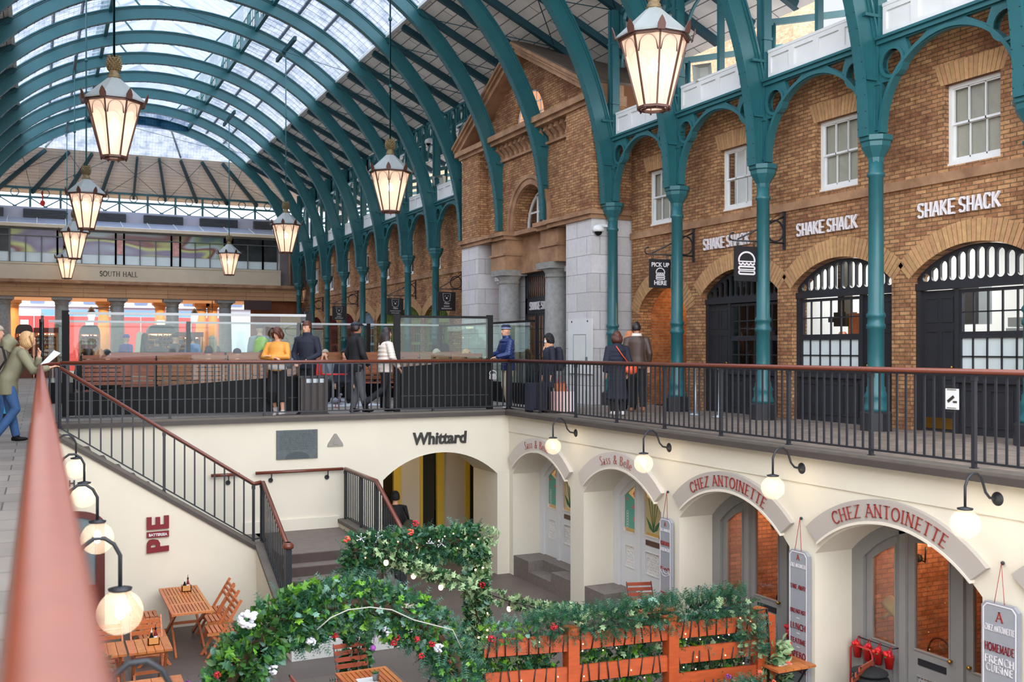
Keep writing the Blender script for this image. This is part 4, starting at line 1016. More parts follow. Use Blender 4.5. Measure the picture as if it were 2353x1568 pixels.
 m.box(x+.03, TC-1.02, 2.72, x+.07, TC+1.02, 2.76); part('fanlight_bars', m, BLACKP, t)
 m = MB()
 for a, b in ((TC-1.02, TC-.54), (TC-.46, TC-.04), (TC+.04, TC+.46), (TC+.54, TC+1.02)):
  m.plate([(a, .75), (b, .75), (b, 2.28), (a, 2.28)], [[(a+.04, .8), (b-.04, .8), (b-.04, 2.22), (a+.04, 2.22)]], x+.02, x+.07, 'x'); m.box(x+.03, a, .05, x+.06, b, .75)
  m.box(x+.03, (a+b)/2-.012, .8, x+.06, (a+b)/2+.012, 2.22)
  for z in (1.15, 1.5, 1.86): m.box(x+.03, a, z-.012, x+.06, b, z+.012)
 part('glazed_leaf', m, BLACKP, t); m = MB(); m.box(x+.045, TC-1.02, .75, x+.05, TC+1.02, 3.32); part('pane', m, GLASSD, t)
 o = place_txt(fixn(condensed('SHAKE SHACK', .2, .5).mesh(LETW)), (x-.03, TC+.12, 2.5), '-x', t)
 m = MB()
 for s_ in (-1, 1): m.box(12.42, TC+s_*1.14, 0, 12.52, TC+s_*2.1, 3.42)
 struct('wall_gable', m, GRANITE)
 # rooms behind
 m = MB(); m.box(15.0, TC-3, 0, 15.05, TC+3, 8.5); m.box(12.9, TC-3, 3.44, 15, TC+3, 3.5); m.box(12.9, TC-3, 6.9, 15, TC+3, 7.0); m.box(12.6, TC-2.2, 0, 15, TC-2.1, 8.2); m.box(12.6, TC+2.1, 0, 15, TC+2.2, 8.2); m.box(12.6, TC-2.2, 0-.02, 15, TC+2.2, .0); struct('wall_shop', m, mat('warm_glowing_room', S(110, 70, 46), .7, emit=(1, .5, .25), es=.05))  # walls glow faintly in place of warm light indoors
 for k in range(7):
  m = MB(); p = (13.6+.35*(k % 3), TC-.9+.3*k, 2.9 if k % 2 else 1.7); m.ball(p, .045, 6); solo('shop_bulb', m, WARMB, 'small warm bulb glowing inside the gable entrance, %s from the right' % nth[k+1], 'light bulb', 'bulbs inside the gable entrance')
 m = MB(); m.box(14.5, TC-1.8, .9, 14.7, TC+1.8, .95)
 for z in (1.3, 1.7, 2.1): m.box(14.6, TC-1.8, z, 14.85, TC+1.8, z+.03)
 solo('bar_shelves', m, TEAK, 'wooden shelving glimpsed through the gable entrance doors', 'shelf')
 l = bpy.data.lights.new('shop_light', 'POINT'); l.energy = 90; l.color = (1, .62, .35); l.shadow_soft_size = .2; o = bpy.data.objects.new('shop_light', l); COL.objects.link(o); o.location = (13.7, TC, 2.6)
 # arched window behind archivolt
 t = thing('arched_window', 'white arched window with glazing bars in the gable front', 'window', (12.4, TC, 4.6))
 xw = 12.40; R2 = .94; m = MB()
 arc = lambda r_: [(TC+r_*cos(pi*i/24), 4.72+r_*sin(pi*i/24)) for i in range(25)]
 m.plate([(TC+R2, 4.6)]+arc(R2)+[(TC-R2, 4.6)], [[(TC+R2-.09, 4.68)]+arc(R2-.09)+[(TC-R2+.09, 4.68)]], xw-.03, xw+.04, 'x')
 for y in (TC-.32, TC+.32): m.box(xw-.03, y-.04, 4.65, xw+.03, y+.04, 5.55)
 m.box(xw-.02, TC-.9, 5.06, xw+.03, TC+.9, 5.11); m.box(xw-.02, TC-.015, 4.65, xw+.02, TC+.015, 5.66)
 part('frame', m, WHITE, t); m = MB(); m.plate([(TC+R2-.05, 4.65)]+arc(R2-.05)+[(TC-R2+.05, 4.65)], [], xw+.0, xw+.006, 'x'); part('pane', m, GLASSD, t)
 for z_, w_ in ((5.35, .35), (5.18, .5), (4.95, .7), (4.88, .55), (4.80, .6)):
  m = MB()
  for i in range(7): m.box(xw-.012, TC-w_/2-.35+i*w_/7, z_, xw-.002, TC-w_/2-.35+i*w_/7+w_/9, z_+.035)
  part('window_writing', m, LETW, t)
 # lunette
 t = thing('lunette_window', 'leaded half round window high in the gable', 'window', (12.3, TC, 7.3))
 xw = 12.05; m = MB(); arc2 = lambda r_: [(TC+r_*cos(pi*i/20), 7.42+r_*sin(pi*i/20)) for i in range(21)]
 m.plate(arc2(.90), [[(p[0]*1, p[1]+.05) for p in arc2(.80)]], xw, xw+.05, 'x');
 for k in range(-2, 3): m.box(xw, TC+k*.25-.02, 7.42, xw+.04, TC+k*.25+.02, 7.42+sqrt(.76-(k*.25)**2))
 for z in (7.65, 7.95): m.box(xw, TC-.7, z-.015, xw+.03, TC+.7, z+.015)
 part('frame', m, WHITE, t); m = MB(); m.plate(arc2(.88), [], xw+.02, xw+.025, 'x'); part('pane', m, glassy('glowing_amber_pane', (1, .72, .5), .15, emis=(1, .5, .28), es=.25), t)  # pane glows amber by itself as if lit from behind
 # roof slopes of the gable
 m = MB()
 for s_ in (-1, 1):
  m.add([(TX-.2, TC+s_*3.98, 7.60), (TX-.2, TC, 9.58), (15.5, TC, 9.58), (15.5, TC+s_*3.98, 7.60), (TX-.2, TC+s_*3.98, 7.54), (TX-.2, TC, 9.52), (15.5, TC, 9.52), (15.5, TC+s_*3.98, 7.54)], [(0, 1, 2, 3), (7, 6, 5, 4), (0, 4, 5, 1), (1, 5, 6, 2), (2, 6, 7, 3), (3, 7, 4, 0)])
 struct('trim_12', m, mat('slate_roof', S(98, 84, 72), .8, var=.2, vs=5))
 # map panel on the right pier
 t = thing('map_panel', 'white information map panel screwed to the granite pier', 'sign', (TX-.03, 20.75, .9))
 m = MB(); p0 = at(1305, 735, x=TX-.04); p1 = at(1360, 905, x=TX-.04); m.box(TX-.04, p1.y, .72, TX-.01, p0.y, p0.z); part('panel', m, WHITE, t)
 yy = (p0.y+p1.y)/2; m = MB(); m.sweep([(TX-.045, yy+.3, 1.0), (TX-.045, yy-.3, 1.0), (TX-.045, yy-.3, 1.65), (TX-.045, yy+.3, 1.65)], [(-.006, -.003), (.006, -.003), (.006, .003), (-.006, .003)], closed=True, up=(1, 0, 0)); m.box(TX-.05, yy-.38, .98, TX-.04, yy-.28, 1.12); part('map_drawing', m, STEEL, t)
 for dy in (-.38, .38): m = MB(); m.ball((TX-.04, yy+dy, p0.z-.06), .025, 6); part('screw', m, BLACKM, t)
gable()
# ================================================================ SOUTH HALL FRONT at the far end
HY = 51.5
m = MB(); m.box(-8, HY, 3.78, 12.4, HY+.9, 4.02); m.box(-8, HY-.03, 4.0, 12.4, HY+.9, 4.08); m.box(-8, HY+.03, 4.08, 12.4, HY+.8, 4.36)
struct('wall_far', m, SANDL)
m = MB(); m.box(-8, HY-.10, 4.36, 12.45, HY+.8, 4.42); m.box(-8, HY-.2, 4.42, 12.5, HY+.8, 4.52); m.box(-8, HY-.04, 4.52, 12.4, HY+.8, 4.58); struct('trim_13', m, SAND)
STONEL = mat('pale_parapet_stone', S(196, 180, 156), .7, var=.06, vs=1.5)
m = MB(); m.box(-8, HY, 4.58, 11.25, HY+.5, 5.30); m.box(-8, HY-.02, 5.28, 11.25, HY+.5, 5.36); struct('wall_far', m, STONEL)
place_txt(fixn(serif('SOUTH HALL', .225, thin=.07, thick=.13).mesh(mat('dark_letters', S(56, 50, 46), .6))), (3.47, HY-.015, 4.93), '-y', name='hall_lettering', label='dark serif lettering reading south hall on the pale stone parapet', cat='lettering')
# windows above with mural glass
def mural():
 m, t, o = nodes('mural_glass'); L = t.links.new; b = N(t, 'BsdfPrincipled', Roughness=.25)
 tcn = N(t, 'TexCoord'); mp = N(t, 'Mapping'); mp.inputs['Scale'].default_value = (.32, 1, 1.0); mp.inputs['Rotation'].default_value = (0, .5, 0); L(tcn.outputs['Object'], mp.inputs[0])
 n = N(t, 'TexNoise', Scale=.75, Detail=1, Distortion=.5); L(mp.outputs[0], n.inputs['Vector'])
 r = N(t, 'ValToRGB'); r.color_ramp.interpolation = 'EASE'
 e = r.color_ramp.elements; cols = [(.0, S(44, 56, 84)), (.36, S(96, 122, 132)), (.43, S(150, 168, 120)), (.49, S(176, 190, 190)), (.53, S(128, 70, 66)), (.58, S(190, 196, 120)), (.64, S(130, 116, 140)), (.8, S(170, 190, 196))]
 e[0].position = 0; e[0].color = c4(cols[0][1]); e[1].position = .8; e[1].color = c4(cols[-1][1])
 for p, c in cols[1:-1]: k = e.new(p); k.color = c4(c)
 L(n.outputs[0], r.inputs[0]); L(r.outputs[0], b.inputs['Base Color']); L(b.outputs[0], o.inputs[0]); return m
MURAL = mural()
t = thing('upper_window_band', 'long band of steel framed windows showing a painted landscape above the parapet', 'window', (2, HY+.3, 5.36))
yz = HY+.25; m = MB(); m.box(-8, yz+.05, 5.36, 11.2, yz+.07, 5.86); part('frosted_strip', m, FROST, t)
WALLV = mat('window_band_grey', S(120, 130, 132), .5)
secs = []
x = -1.75;
def xs_at(u): return at(u, 600, y=yz).x
bounds = [xs_at(u) for u in (22, 132, 148, 266, 285, 394, 414, 516, 534, 604, 638)]
m = MB(); m.box(bounds[0], yz+.02, 5.86, bounds[7], yz+.05, 6.95); part('painted_glass', m, MURAL, t)
m = MB(); m.box(bounds[7], yz+.02, 5.80, 11.2, yz+.05, 6.95); m.box(-8, yz+.02, 5.86, bounds[0], yz+.05, 6.95); part('dark_glass', m, mat('dark_gallery_glass', S(52, 54, 54), .15, var=.4, vs=2), t)
m = MB(); m.box(-8, yz-.04, 5.33, 11.25, yz+.1, 5.40); m.box(-8, yz-.04, 6.60, 11.25, yz+.1, 6.64); m.box(-8, yz-.06, 6.92, 11.3, yz+.1, 7.0)
i = -6.2
for a, b in zip(bounds[:-1], bounds[1:]):
 w_ = b-a; n = 3 if w_ > 1.6 else (2 if w_ > 1.2 else 1)
 for k in range(n+1):
  xx = a+w_*k/n; hw = .04 if k in (0, n) else .022
  m.box(xx-hw, yz-.03, 5.36, xx+hw, yz+.08, 6.95 if k in (0, n) else 6.62)
for k in range(6): xx = -7+k*.9; m.box(xx-.03, yz-.03, 5.36, xx+.03, yz+.08, 6.95)
part('frame', m, mat('steel_window_frame', S(92, 94, 92), .5), t)
m = MB()
for a, b in ((bounds[3], bounds[4]), (bounds[5], bounds[6])): m.box(a+.05, yz, 5.9, b-.05, yz+.015, 6.6)
part('pink_panel', m, mat('pink_panel', S(206, 150, 140), .6, var=.3, vs=5), t)
m = MB(); m.box(-8, HY-.15, 7.0, 11.4, HY+.6, 7.16); struct('trim_14', m, STONEL)
m = MB(); m.add([(-8, HY-.1, 7.17), (11.4, HY-.1, 7.17), (11.4, HY+1.6, 7.62), (-8, HY+1.6, 7.62)], [(0, 1, 2, 3)]); struct('trim_15', m, mat('lead_glazed_eave', S(150, 160, 184), .35, var=.05))
m = MB()
for k in range(16): xx = -7.6+k*1.25; m.bar((xx, HY-.1, 7.19), (xx, HY+1.6, 7.64), .03, .03)
struct('trim_16', m, WHITE)
# louvre boxes behind the girder
for k in range(7):
 xx = -6.2+k*2.75
 m = MB(); m.box(xx, HY+2.1, 7.60, xx+1.9, HY+2.4, 8.12)
 for j in range(6): m.box(xx, HY+2.04, 7.64+j*.08, xx+1.9, HY+2.12, 7.67+j*.08)
 solo('louvre_vent', m, mat('dark_louvres', S(60, 64, 72), .5) if k == 0 else bpy.data.materials['dark_louvres'], 'dark louvred vent below the end girder, %s from the left' % nth[k+1], 'vent', 'louvred vents under the end girder')
m = MB(); m.box(-8, HY+2.4, 7.55, 14, HY+2.5, 8.25); struct('wall_far', m, mat('lilac_upstand', S(170, 176, 196), .6))
m = MB(); m.box(11.25, HY+.2, 4.5, 12.7, HY+.5, 7.2); struct('wall_far', m, mat('grey_brown_return', S(112, 104, 104), .7, var=.15, vs=2)); m = MB(); m.tube([(11.75, HY+.1, 4.6), (11.75, HY+.1, 8.2)], .06, 8); solo('drainpipe', m, SAND, 'pale drainpipe at the right end of the window band', 'pipe')
# columns
def doric(x, y, lab, h=3.78, mat_=None, r=.34, grp='doric columns of the south hall'):
 t = thing('stone_column', lab, 'column', (x, y, 0), grp); mat_ = mat_ or GRCOL
 m = MB(); m.lathe([(r*1.04, 0), (r*1.04, .1), (r, .2), (r, 1.2), (r*.86, h-.36)], (x, y, 0), 20); part('shaft', m, mat_, t)
 m = MB(); m.lathe([(r*.86, h-.38), (r*.95, h-.33), (r*.88, h-.30), (r*.9, h-.26), (r*1.22, h-.14)], (x, y, 0), 20); m.box(x-r*1.3, y-r*1.3, h-.14, x+r*1.3, y+r*1.3, h); part('capital', m, mat_, t)
for i, u in enumerate((8, 142, 270, 396, 517)):
 p = at(u, 700, y=HY+.5); doric(p.x, HY+.5, 'grey granite doric column under the south hall front, %s from the left' % nth[i+1])
WARMC = mat('warm_lit_stone', S(206, 150, 96), .7, var=.1, vs=3)  # warm lamplight on the inner columns is put into the stone colour
for i, u in enumerate((30, 238, 368, 462, 488)):
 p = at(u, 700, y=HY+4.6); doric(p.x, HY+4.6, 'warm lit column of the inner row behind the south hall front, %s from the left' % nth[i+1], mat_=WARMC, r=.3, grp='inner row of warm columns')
m = MB(); m.box(-9, HY+.95, 3.78, 14, HY+5.2, 3.86); struct('ceiling', m, mat('glowing_peach_soffit', S(226, 170, 108), .7, emit=(1, .55, .25), es=.12))  # soffit glows slightly, warm lamplight put into its material
# right hand end: warm shop wall, sign
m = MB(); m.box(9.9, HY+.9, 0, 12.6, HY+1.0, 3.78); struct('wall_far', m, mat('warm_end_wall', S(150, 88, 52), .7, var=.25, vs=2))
m = MB(); m.box(9.4, HY-.1, 3.3, 10.75, HY+.05, 3.79); solo('fascia_sign', m, mat('maroon_board', S(60, 34, 32), .5), 'dark maroon fascia board at the right end of the south hall front', 'sign')
t = thing('pie_shop_sign', 'gold and cream oval sign board by the far end of the shops', 'sign', (11.6, HY-3, 1.6)); m = MB(); m.box(10.6, HY-3, 1.5, 12.0, HY-2.94, 2.9); part('board', m, mat('gold_board', S(170, 140, 84), .5, var=.2, vs=4), t)
m = MB(); m.sweep([(11.3+.5*cos(2*pi*j/20), HY-3.01, 2.2+.25*sin(2*pi*j/20)) for j in range(20)], [(-.03, -.01), (.03, -.01), (.03, .01), (-.03, .01)], closed=True, up=(0, 1, 0)); part('oval_mark', m, mat('dark_gold', S(110, 76, 40), .5), t)
# bracket lanterns under the hall
for u, lb in ((210, 'left'), (447, 'right')):
 p = at(u, 695, y=HY+1.5); t = thing('bracket_lantern', 'small white bracket lantern under the south hall front, the %s one' % lb, 'lantern', (p.x, HY+1.5, 2.6), 'bracket lanterns of the south hall')
 m = MB(); m.lathe([(.10, 2.62), (.20, 3.1)], (p.x, HY+1.5, 0), 6, smooth=False); part('glass', m, emis('lantern_far', (1, .85, .7), 1.6) if lb == 'left' else bpy.data.materials['lantern_far'], t)
 m = MB(); m.lathe([(.22, 3.1), (.14, 3.2), (.12, 3.32), (.02, 3.4)], (p.x, HY+1.5, 0), 8); m.bar((p.x+.88, HY+1.5, 3.2), (p.x+.88, HY+1.5, 3.79), .04, .04); m.bar((p.x, HY+1.5, 3.32), (p.x+.9, HY+1.5, 3.36), .03, .05); m.bar((p.x+.2, HY+1.5, 3.3), (p.x+.9, HY+1.5, 3.2), .03, .03); part('hood', m, BLACKM, t)
# ---- street beyond
SW = 62.0
PALEB = mat('pale_street_stucco', S(214, 222, 236), .7); REDH = mat('red_hoarding', S(226, 74, 72), .6); BLUEH = mat('blue_fascia', S(120, 166, 206), .5)
m = MB(); m.box(-14, SW+6, 0, 24, SW+7, 12); struct('wall_outside', m, PALEB)
for k in range(22):
 xx = -11+k*1.5
 m = MB(); m.box(xx, SW+5.9, 4.15, xx+.8, SW+6.02, 5.2); struct('window_%d' % (40+k), m, mat('blue_street_window', S(120, 140, 176), .3) if k == 0 else bpy.data.materials['blue_street_window'])
m = MB(); m.box(-14, SW+5.8, 3.95, 24, SW+6, 4.08); struct('trim_17', m, WHITE)
t = thing('hoarding', 'long red hoarding with blue strip beyond the south hall columns', 'hoarding', (3, SW+4, 0))
m = MB(); m.box(-1.6, SW+4, 0, 11.2, SW+4.1, 3.3); part('red_boards', m, REDH, t); m = MB(); m.box(.1, SW+3.98, 3.32, 9.5, SW+4.1, 3.7); part('blue_strip', m, BLUEH, t)
m = MB()
for k in range(8): m.box(-.3+k*1.5, SW+3.96, 0, -.26+k*1.5, SW+4, 3.3)
part('seams', m, WHITE, t)
# market stalls with goods
GOODS = [mat('goods_%s' % n_, S(*c), .6, island=.35) for n_, c in (('cream', (226, 214, 190)), ('red', (190, 50, 40)), ('blue', (60, 90, 140)), ('amber', (220, 160, 60)), ('black', (36, 34, 34)), ('green', (70, 110, 60)))]
GLOW = emis('stall_lamp', (1, .75, .5), 3.5)
def stall(x0, x1, y, ztop, lab, kinds, dome=None, nrow=5, ncol=14, seed=1, zb=1.0):
 rnd = random.Random(seed)
 t = thing('market_stall', lab, 'market stall', ((x0+x1)/2, y, 0), 'market stalls beyond the benches')
 m = MB(); m.box(x0, y, 0, x1, y+.8, zb); part('counter', m, mat('stall_counter', S(110, 60, 40), .6) if 'stall_counter' not in bpy.data.materials else bpy.data.materials['stall_counter'], t)
 m = MB()
 for x in (x0, x1): m.box(x-.03, y, 0, x+.03, y+.06, ztop); m.box(x-.03, y+.74, 0, x+.03, y+.8, ztop)
 for r_ in range(nrow): m.box(x0, y+.35, zb+(ztop-zb)*(r_+1)/(nrow+1), x1, y+.8, zb+(ztop-zb)*(r_+1)/(nrow+1)+.02)
 m.box(x0, y+.78, zb, x1, y+.8, ztop)
 part('shelving', m, TEAK, t)
 if dome:
  m = MB(); xc = (x0+x1)/2; hw = (x1-x0)/2
  pr = [(xc+hw*1.02*(abs(cos(a))**.55)*(1 if cos(a) > 0 else -1), ztop+.42*sin(a)**.8) for a in [pi*i/16 for i in range(17)]]
  m.plate(pr, [], y-.1, y+.9, 'y'); part('canopy', m, dome, t)
  m = MB(); m.box(xc-.16, y+.2, ztop+.42, xc+.16, y+.5, ztop+.62); part('roof_lamp', m, GLOW, t)
 else:
  m = MB(); m.box(x0-.05, y-.05, ztop, x1+.05, y+.85, ztop+.22); part('canopy', m, mat('stall_board', S(120, 50, 34), .6) if 'stall_board' not in bpy.data.materials else bpy.data.materials['stall_board'], t)
 # goods standing on the shelves, things of their own kind gathered per shelf run
 for r_ in range(nrow+1):
  z = zb+(ztop-zb)*r_/(nrow+1)+.022 if r_ else zb+.002
  g = MB(); cm = GOODS[kinds[r_ % len(kinds)]]
  for k in range(ncol):
   xx = x0+.08+(x1-x0-.16)*(k+.5)/ncol; hh = (ztop-zb)/(nrow+1)*rnd.uniform(.35, .8); ww = (x1-x0)/ncol*.36
   if rnd.random() < .5: g.box(xx-ww, y+.4, z, xx+ww, y+.7, z+hh)
   else: g.lathe([(ww*.8, 0), (ww, hh*.4), (ww*.5, hh)], (xx, y+.5, z), 6)
  o = part('goods', g, cm, t); o['kind'] = 'stuff'
 m = MB(); m.box(x0+.1, y+.7, ztop-.09, x1-.1, y+.76, ztop-.04); part('strip_lamp', m, GLOW, t)
DOMED = mat('brown_stall_dome', S(64, 40, 34), .5); DOMEG = mat('grey_stall_dome', S(92, 98, 104), .5)
sx = lambda u, y: at(u, 760, y=y).x
stall(sx(36, 50), sx(76, 50), 49.6, 2.0, 'brown dome topped market stall with lamp at far left', (0, 1, 3), DOMED, seed=2, ncol=7)
stall(sx(80, 50), sx(131, 50), 49.6, 2.05, 'brown boarded stall stacked with cream mugs at far left', (0, 0, 3), None, seed=3, ncol=14)
stall(sx(183, 50), sx(228, 50), 49.6, 2.0, 'grey dome topped market stall behind the benches', (0, 3, 1), DOMEG, seed=4, ncol=9)
stall(sx(338, 50), sx(400, 50), 49.6, 2.05, 'dark stall hung with clothes and bags by the third stone column', (4, 2, 3), DOMEG, seed=5, ncol=9)
stall(sx(405, 50), sx(462, 50), 49.6, 1.9, 'stall with orange framed pictures left of the south hall end columns', (3, 2, 4), None, seed=6, ncol=6)
# hanging coats and signs on the stalls
for u, c, w_, h_, lb in ((322, 0, .25, 1.1, 'cream coat'), (332, 4, .22, 1.0, 'striped coat'), (345, 3, .5, .45, 'orange framed picture'), (418, 3, .4, .5, 'orange poster')):
 p = at(u, 790, y=49.5); m = MB()
 if 'coat' in lb: m.plate([(p.x-w_, p.z-.5), (p.x+w_, p.z-.5), (p.x+w_*.6, p.z+h_*.4), (p.x+.06, p.z+h_*.5), (p.x-.06, p.z+h_*.5), (p.x-w_*.6, p.z+h_*.4)], [], 49.46, 49.6, 'y')
 else: m.plate([(p.x-w_/2, p.z-h_/2), (p.x+w_/2, p.z-h_/2), (p.x+w_/2, p.z+h_/2), (p.x-w_/2, p.z+h_/2)], [[(p.x-w_/2+.06, p.z-h_/2+.06), (p.x+w_/2-.06, p.z-h_/2+.06), (p.x+w_/2-.06, p.z+h_/2-.06), (p.x-w_/2+.06, p.z+h_/2-.06)]], 49.5, 49.6, 'y')
 solo(lb.split()[-1], m, GOODS[c], lb+' hanging on the dark stall beyond the benches', lb.split()[-1])
l = bpy.data.lights.new('hall_soffit_light', 'AREA'); l.shape = 'RECTANGLE'; l.size = 16; l.size_y = 3; l.energy = 260; l.color = (1, .68, .4); o = bpy.data.objects.new('hall_soffit_light', l); COL.objects.link(o); o.location = (3, HY+2.8, 3.4)
# left hand brick wall of the hall (out of view) and its columns
m = MB(); m.box(-5.2, -3, 0, -4.8, 51, 6.8); struct('wall_left', m, BRICK)
# ================================================================ RAILINGS
RZ = 1.06
HRP = [(-.034, -.02), (-.038, 0), (-.03, .022), (0, .03), (.03, .022), (.038, 0), (.034, -.02), (.02, -.028), (-.02, -.028)]
def rail_run(name, label, pts, top, base, spc=.133, every=11, posts=True, endpost=True, foot=0.0, grp=None, skip=False, vert=True):
 """pts: list of (x,y,z) ground points; straight runs with sloping allowed"""
 t = thing(name, label, 'railing', pts[0], grp)
 tp = [(p[0], p[1], p[2]+top) for p in pts]
 m = MB(); m.sweep(tp, HRP, up=(0, 0, 1), smooth=True); part('handrail', m, COPPER, t)
 m = MB(); m.sweep([(p[0], p[1], p[2]+top-.035) for p in pts], [(-.018, -.012), (.018, -.012), (.018, .012), (-.018, .012)])
 m.sweep([(p[0], p[1], p[2]+base) for p in pts], [(-.016, -.012), (.016, -.012), (.016, .012), (-.016, .012)]); part('rails', m, BLACKM, t)
 if skip: return t
 bm_ = {}
 n = 0
 for a, b in zip(pts[:-1], pts[1:]):
  a = Vector(a); b = Vector(b); L_ = hypot(b.x-a.x, b.y-a.y); k = max(1, round(L_/spc)); ang = atan2(b.y-a.y, b.x-a.x)
  for i in range(k+1):
   if i == k and b != Vector(pts[-1]): continue
   p = a+(b-a)*i/k; ispost = posts and (i % every == 0) or (endpost and i in (0, k))
   key = 'baluster_post' if ispost else 'baluster'
   if key not in bm_:
    m = MB()
    if ispost: m.box(-.022, -.022, foot, .022, .022, top-.03); m.box(-.034, -.034, foot, .034, .034, foot+.03); m.box(-.028, -.028, top-.10, .028, .028, top-.04)
    else: m.box(-.008, -.013, base, .008, .013, top-.04)
    bm_[key] = m.mesh(BLACKM, key)
   o = bpy.data.objects.new(key, bm_[key]); COL.objects.link(o); o.parent = t; o.location = p-Vector(pts[0]); o.rotation_euler = (0, 0, ang+pi/2)
 return t
rail_run('railing', 'long black railing with red brown handrail along the right walkway', [(9.07, 19.25, 0), (9.07, 4.6, 0)], RZ, .09)
rail_run('railing', 'black railing with red brown handrail across the far side of the sunken court', [(9.07, 19.27, 0), (.32, 19.27, 0)], RZ, .09, every=13, grp=None)
rail_run('railing', 'handrail running away just below the camera at the left edge', [(.012, -1.2, 0), (.012, 17.9, 0), (.30, 18.05, 0)], RZ, .09)
# newel caps at the corner
m = MB(); m.box(9.03, 19.23, 0, 9.11, 19.31, RZ-.03); solo('corner_post', m, BLACKM, 'thick black post at the corner where the two walkway railings meet', 'post')
# ================================================================ STAIR
SX0, SX1 = .30, 3.56; LZ = -2.22
m = MB()
n = 13
for i in range(n):           # upper flight, rising to the left, between the front wall and the back wall
 x0 = SX1-.0-(i+1)*(SX1-SX0)/n; z = LZ+(i+1)*(-LZ)/n
 m.box(x0, 18.12, -3.5, x0+(SX1-SX0)/n+.001, 19.3, z-.26)
struct('stair_upper', m, EDGE)
bpy.data.objects['stair_upper'].name = 'floor'
m = MB(); m.box(3.72, 17.08, -3.5, 5.36, 19.3, LZ); m.box(3.5, 18.0, -3.5, 3.8, 19.3, LZ)
for i in range(1, 6): m.box(3.72, 17.08-i*.315, -3.5, 5.36, 17.09-(i-1)*.315, LZ-i*.165)
struct('floor', m, mat('stair_stone', S(112, 100, 92), .65, var=.12, vs=4))
m = MB()
for i in range(0, 5): m.box(3.72, 17.062-i*.315, LZ-(i+1)*.165, 5.36, 17.085-i*.315, LZ-i*.165-.012)
struct('trim_21', m, mat('dark_shaded_riser', S(72, 58, 54), .7, var=.15, vs=8))  # riser plates: dark stone with shade put into the colour as well
# front wall of the upper flight with sloping coping
m = MB(); f = lambda x: -.10+(x-.30)*(LZ+.06+.10)/(3.5-.30)
m.plate([(0, -3.5), (3.5, -3.5), (3.5, LZ-.02), (.30, -.14), (0, -.14)], [], 18.0, 18.12, 'y'); struct('wall_pie', m, CREAM)
m = MB(); m.add([], [])
m.bar((.25, 18.06, -.10), (3.50, 18.06, LZ+.02), .20, .07); struct('trim_18', m, COPING)
m = MB(); m.bar((.25, 17.98, -.145), (3.50, 17.98, LZ-.03), .05, .06); struct('trim_19', m, EDGE)
# cheek walls of the lower flight
YC0, YC1 = 18.05, 15.52
sl = .30
for x0, x1, nm in ((3.5, 3.72, 'L'), (5.36, 5.58, 'R')):
 ys = YC0 if nm == 'L' else 19.3
 pts = [(ys, -3.5), (ys, LZ+.02 if nm == 'L' else LZ+.1)]
 if nm == 'R': pts += [(17.35, LZ+.10)]
 zend = (LZ-.02)-(YC0-YC1)*.36
 pts += [(YC1, zend if nm == 'L' else LZ+.1-(17.35-YC1)*.42), (YC1, -3.5)]
 m = MB(); m.plate(pts, [], x0, x1, 'x'); struct('wall_cheek', m, CREAM)
 q = pts[1:-1]; m = MB(); m.sweep([((x0+x1)/2, a, b+.03) for a, b in q], [(-.14, -.035), (.14, -.035), (.14, .035), (-.14, .035)]); struct('trim_20', m, COPING)
rail_run('stair_railing', 'black stair railing with sloping red brown handrail above the pie wall', [(.26, 18.06, -.07), (3.46, 18.06, LZ+.02), (3.60, 18.06, LZ+.04)], 1.10, .10, spc=.165, every=10)
rail_run('stair_railing', 'black railing going down the left side of the lower steps to a capped newel', [(3.62, 18.02, LZ+.04), (3.62, 16.05, -2.98)], 1.10, .10, spc=.13, every=40)
m = MB(); m.box(3.57, 15.98, -3.25, 3.67, 16.08, -1.90); m.lathe([(.08, 0), (.09, .03), (.05, .09)], (3.62, 16.03, -1.9), 10); solo('newel_post', m, BLACKM, 'square black newel post with rounded cap at the foot of the left stair rail', 'post')
m = MB(); m.lathe([(.085, 0), (.095, .03), (.09, .06), (.05, .10)], (3.62, 16.03, -1.91), 12); solo('post_finial', m, COPPER, 'red brown cap on the left newel post of the steps', 'cap')
rail_run('stair_railing', 'short black railing beside the landing that turns down the right side of the steps', [(5.47, 19.2, LZ+.11), (5.47, 17.2, LZ+.11), (5.47, 15.75, -2.78)], 1.05, .10, spc=.12, every=9)
m = MB(); m.box(5.42, 15.70, -3.1, 5.52, 15.80, -1.72); solo('newel_post', m, BLACKM, 'black newel post at the foot of the right stair rail behind the garland', 'post')
for xa, xb, lb in ((3.72, 5.42, 'red brown wall handrail on round black brackets above the landing'), (2.9, 3.42, 'short piece of red brown wall handrail behind the sloping stair rail')):
 t = thing('wall_handrail', lb, 'handrail', (xa, 19.2, -1.08))
 m = MB(); m.sweep([(xa, 19.2, -1.06), (xb, 19.2, -1.06)], HRP, smooth=True); part('handrail', m, COPPER, t)
 for xx in ([xa+.3, xb-.3] if xb-xa > 1 else [xb-.2]):
  m = MB(); m.tube([(xx, 19.3, -1.22), (xx, 19.2, -1.2), (xx, 19.2, -1.09)], .012, 6); m.tube([(xx, 19.3, -1.22), (xx, 19.27, -1.22)], .045, 12); part('bracket', m, BLACKM, t)
m = MB(); m.box(3.5, 19.26, LZ, 5.36, 19.3, LZ+.22); struct('baseboard_back', m, CREAM)
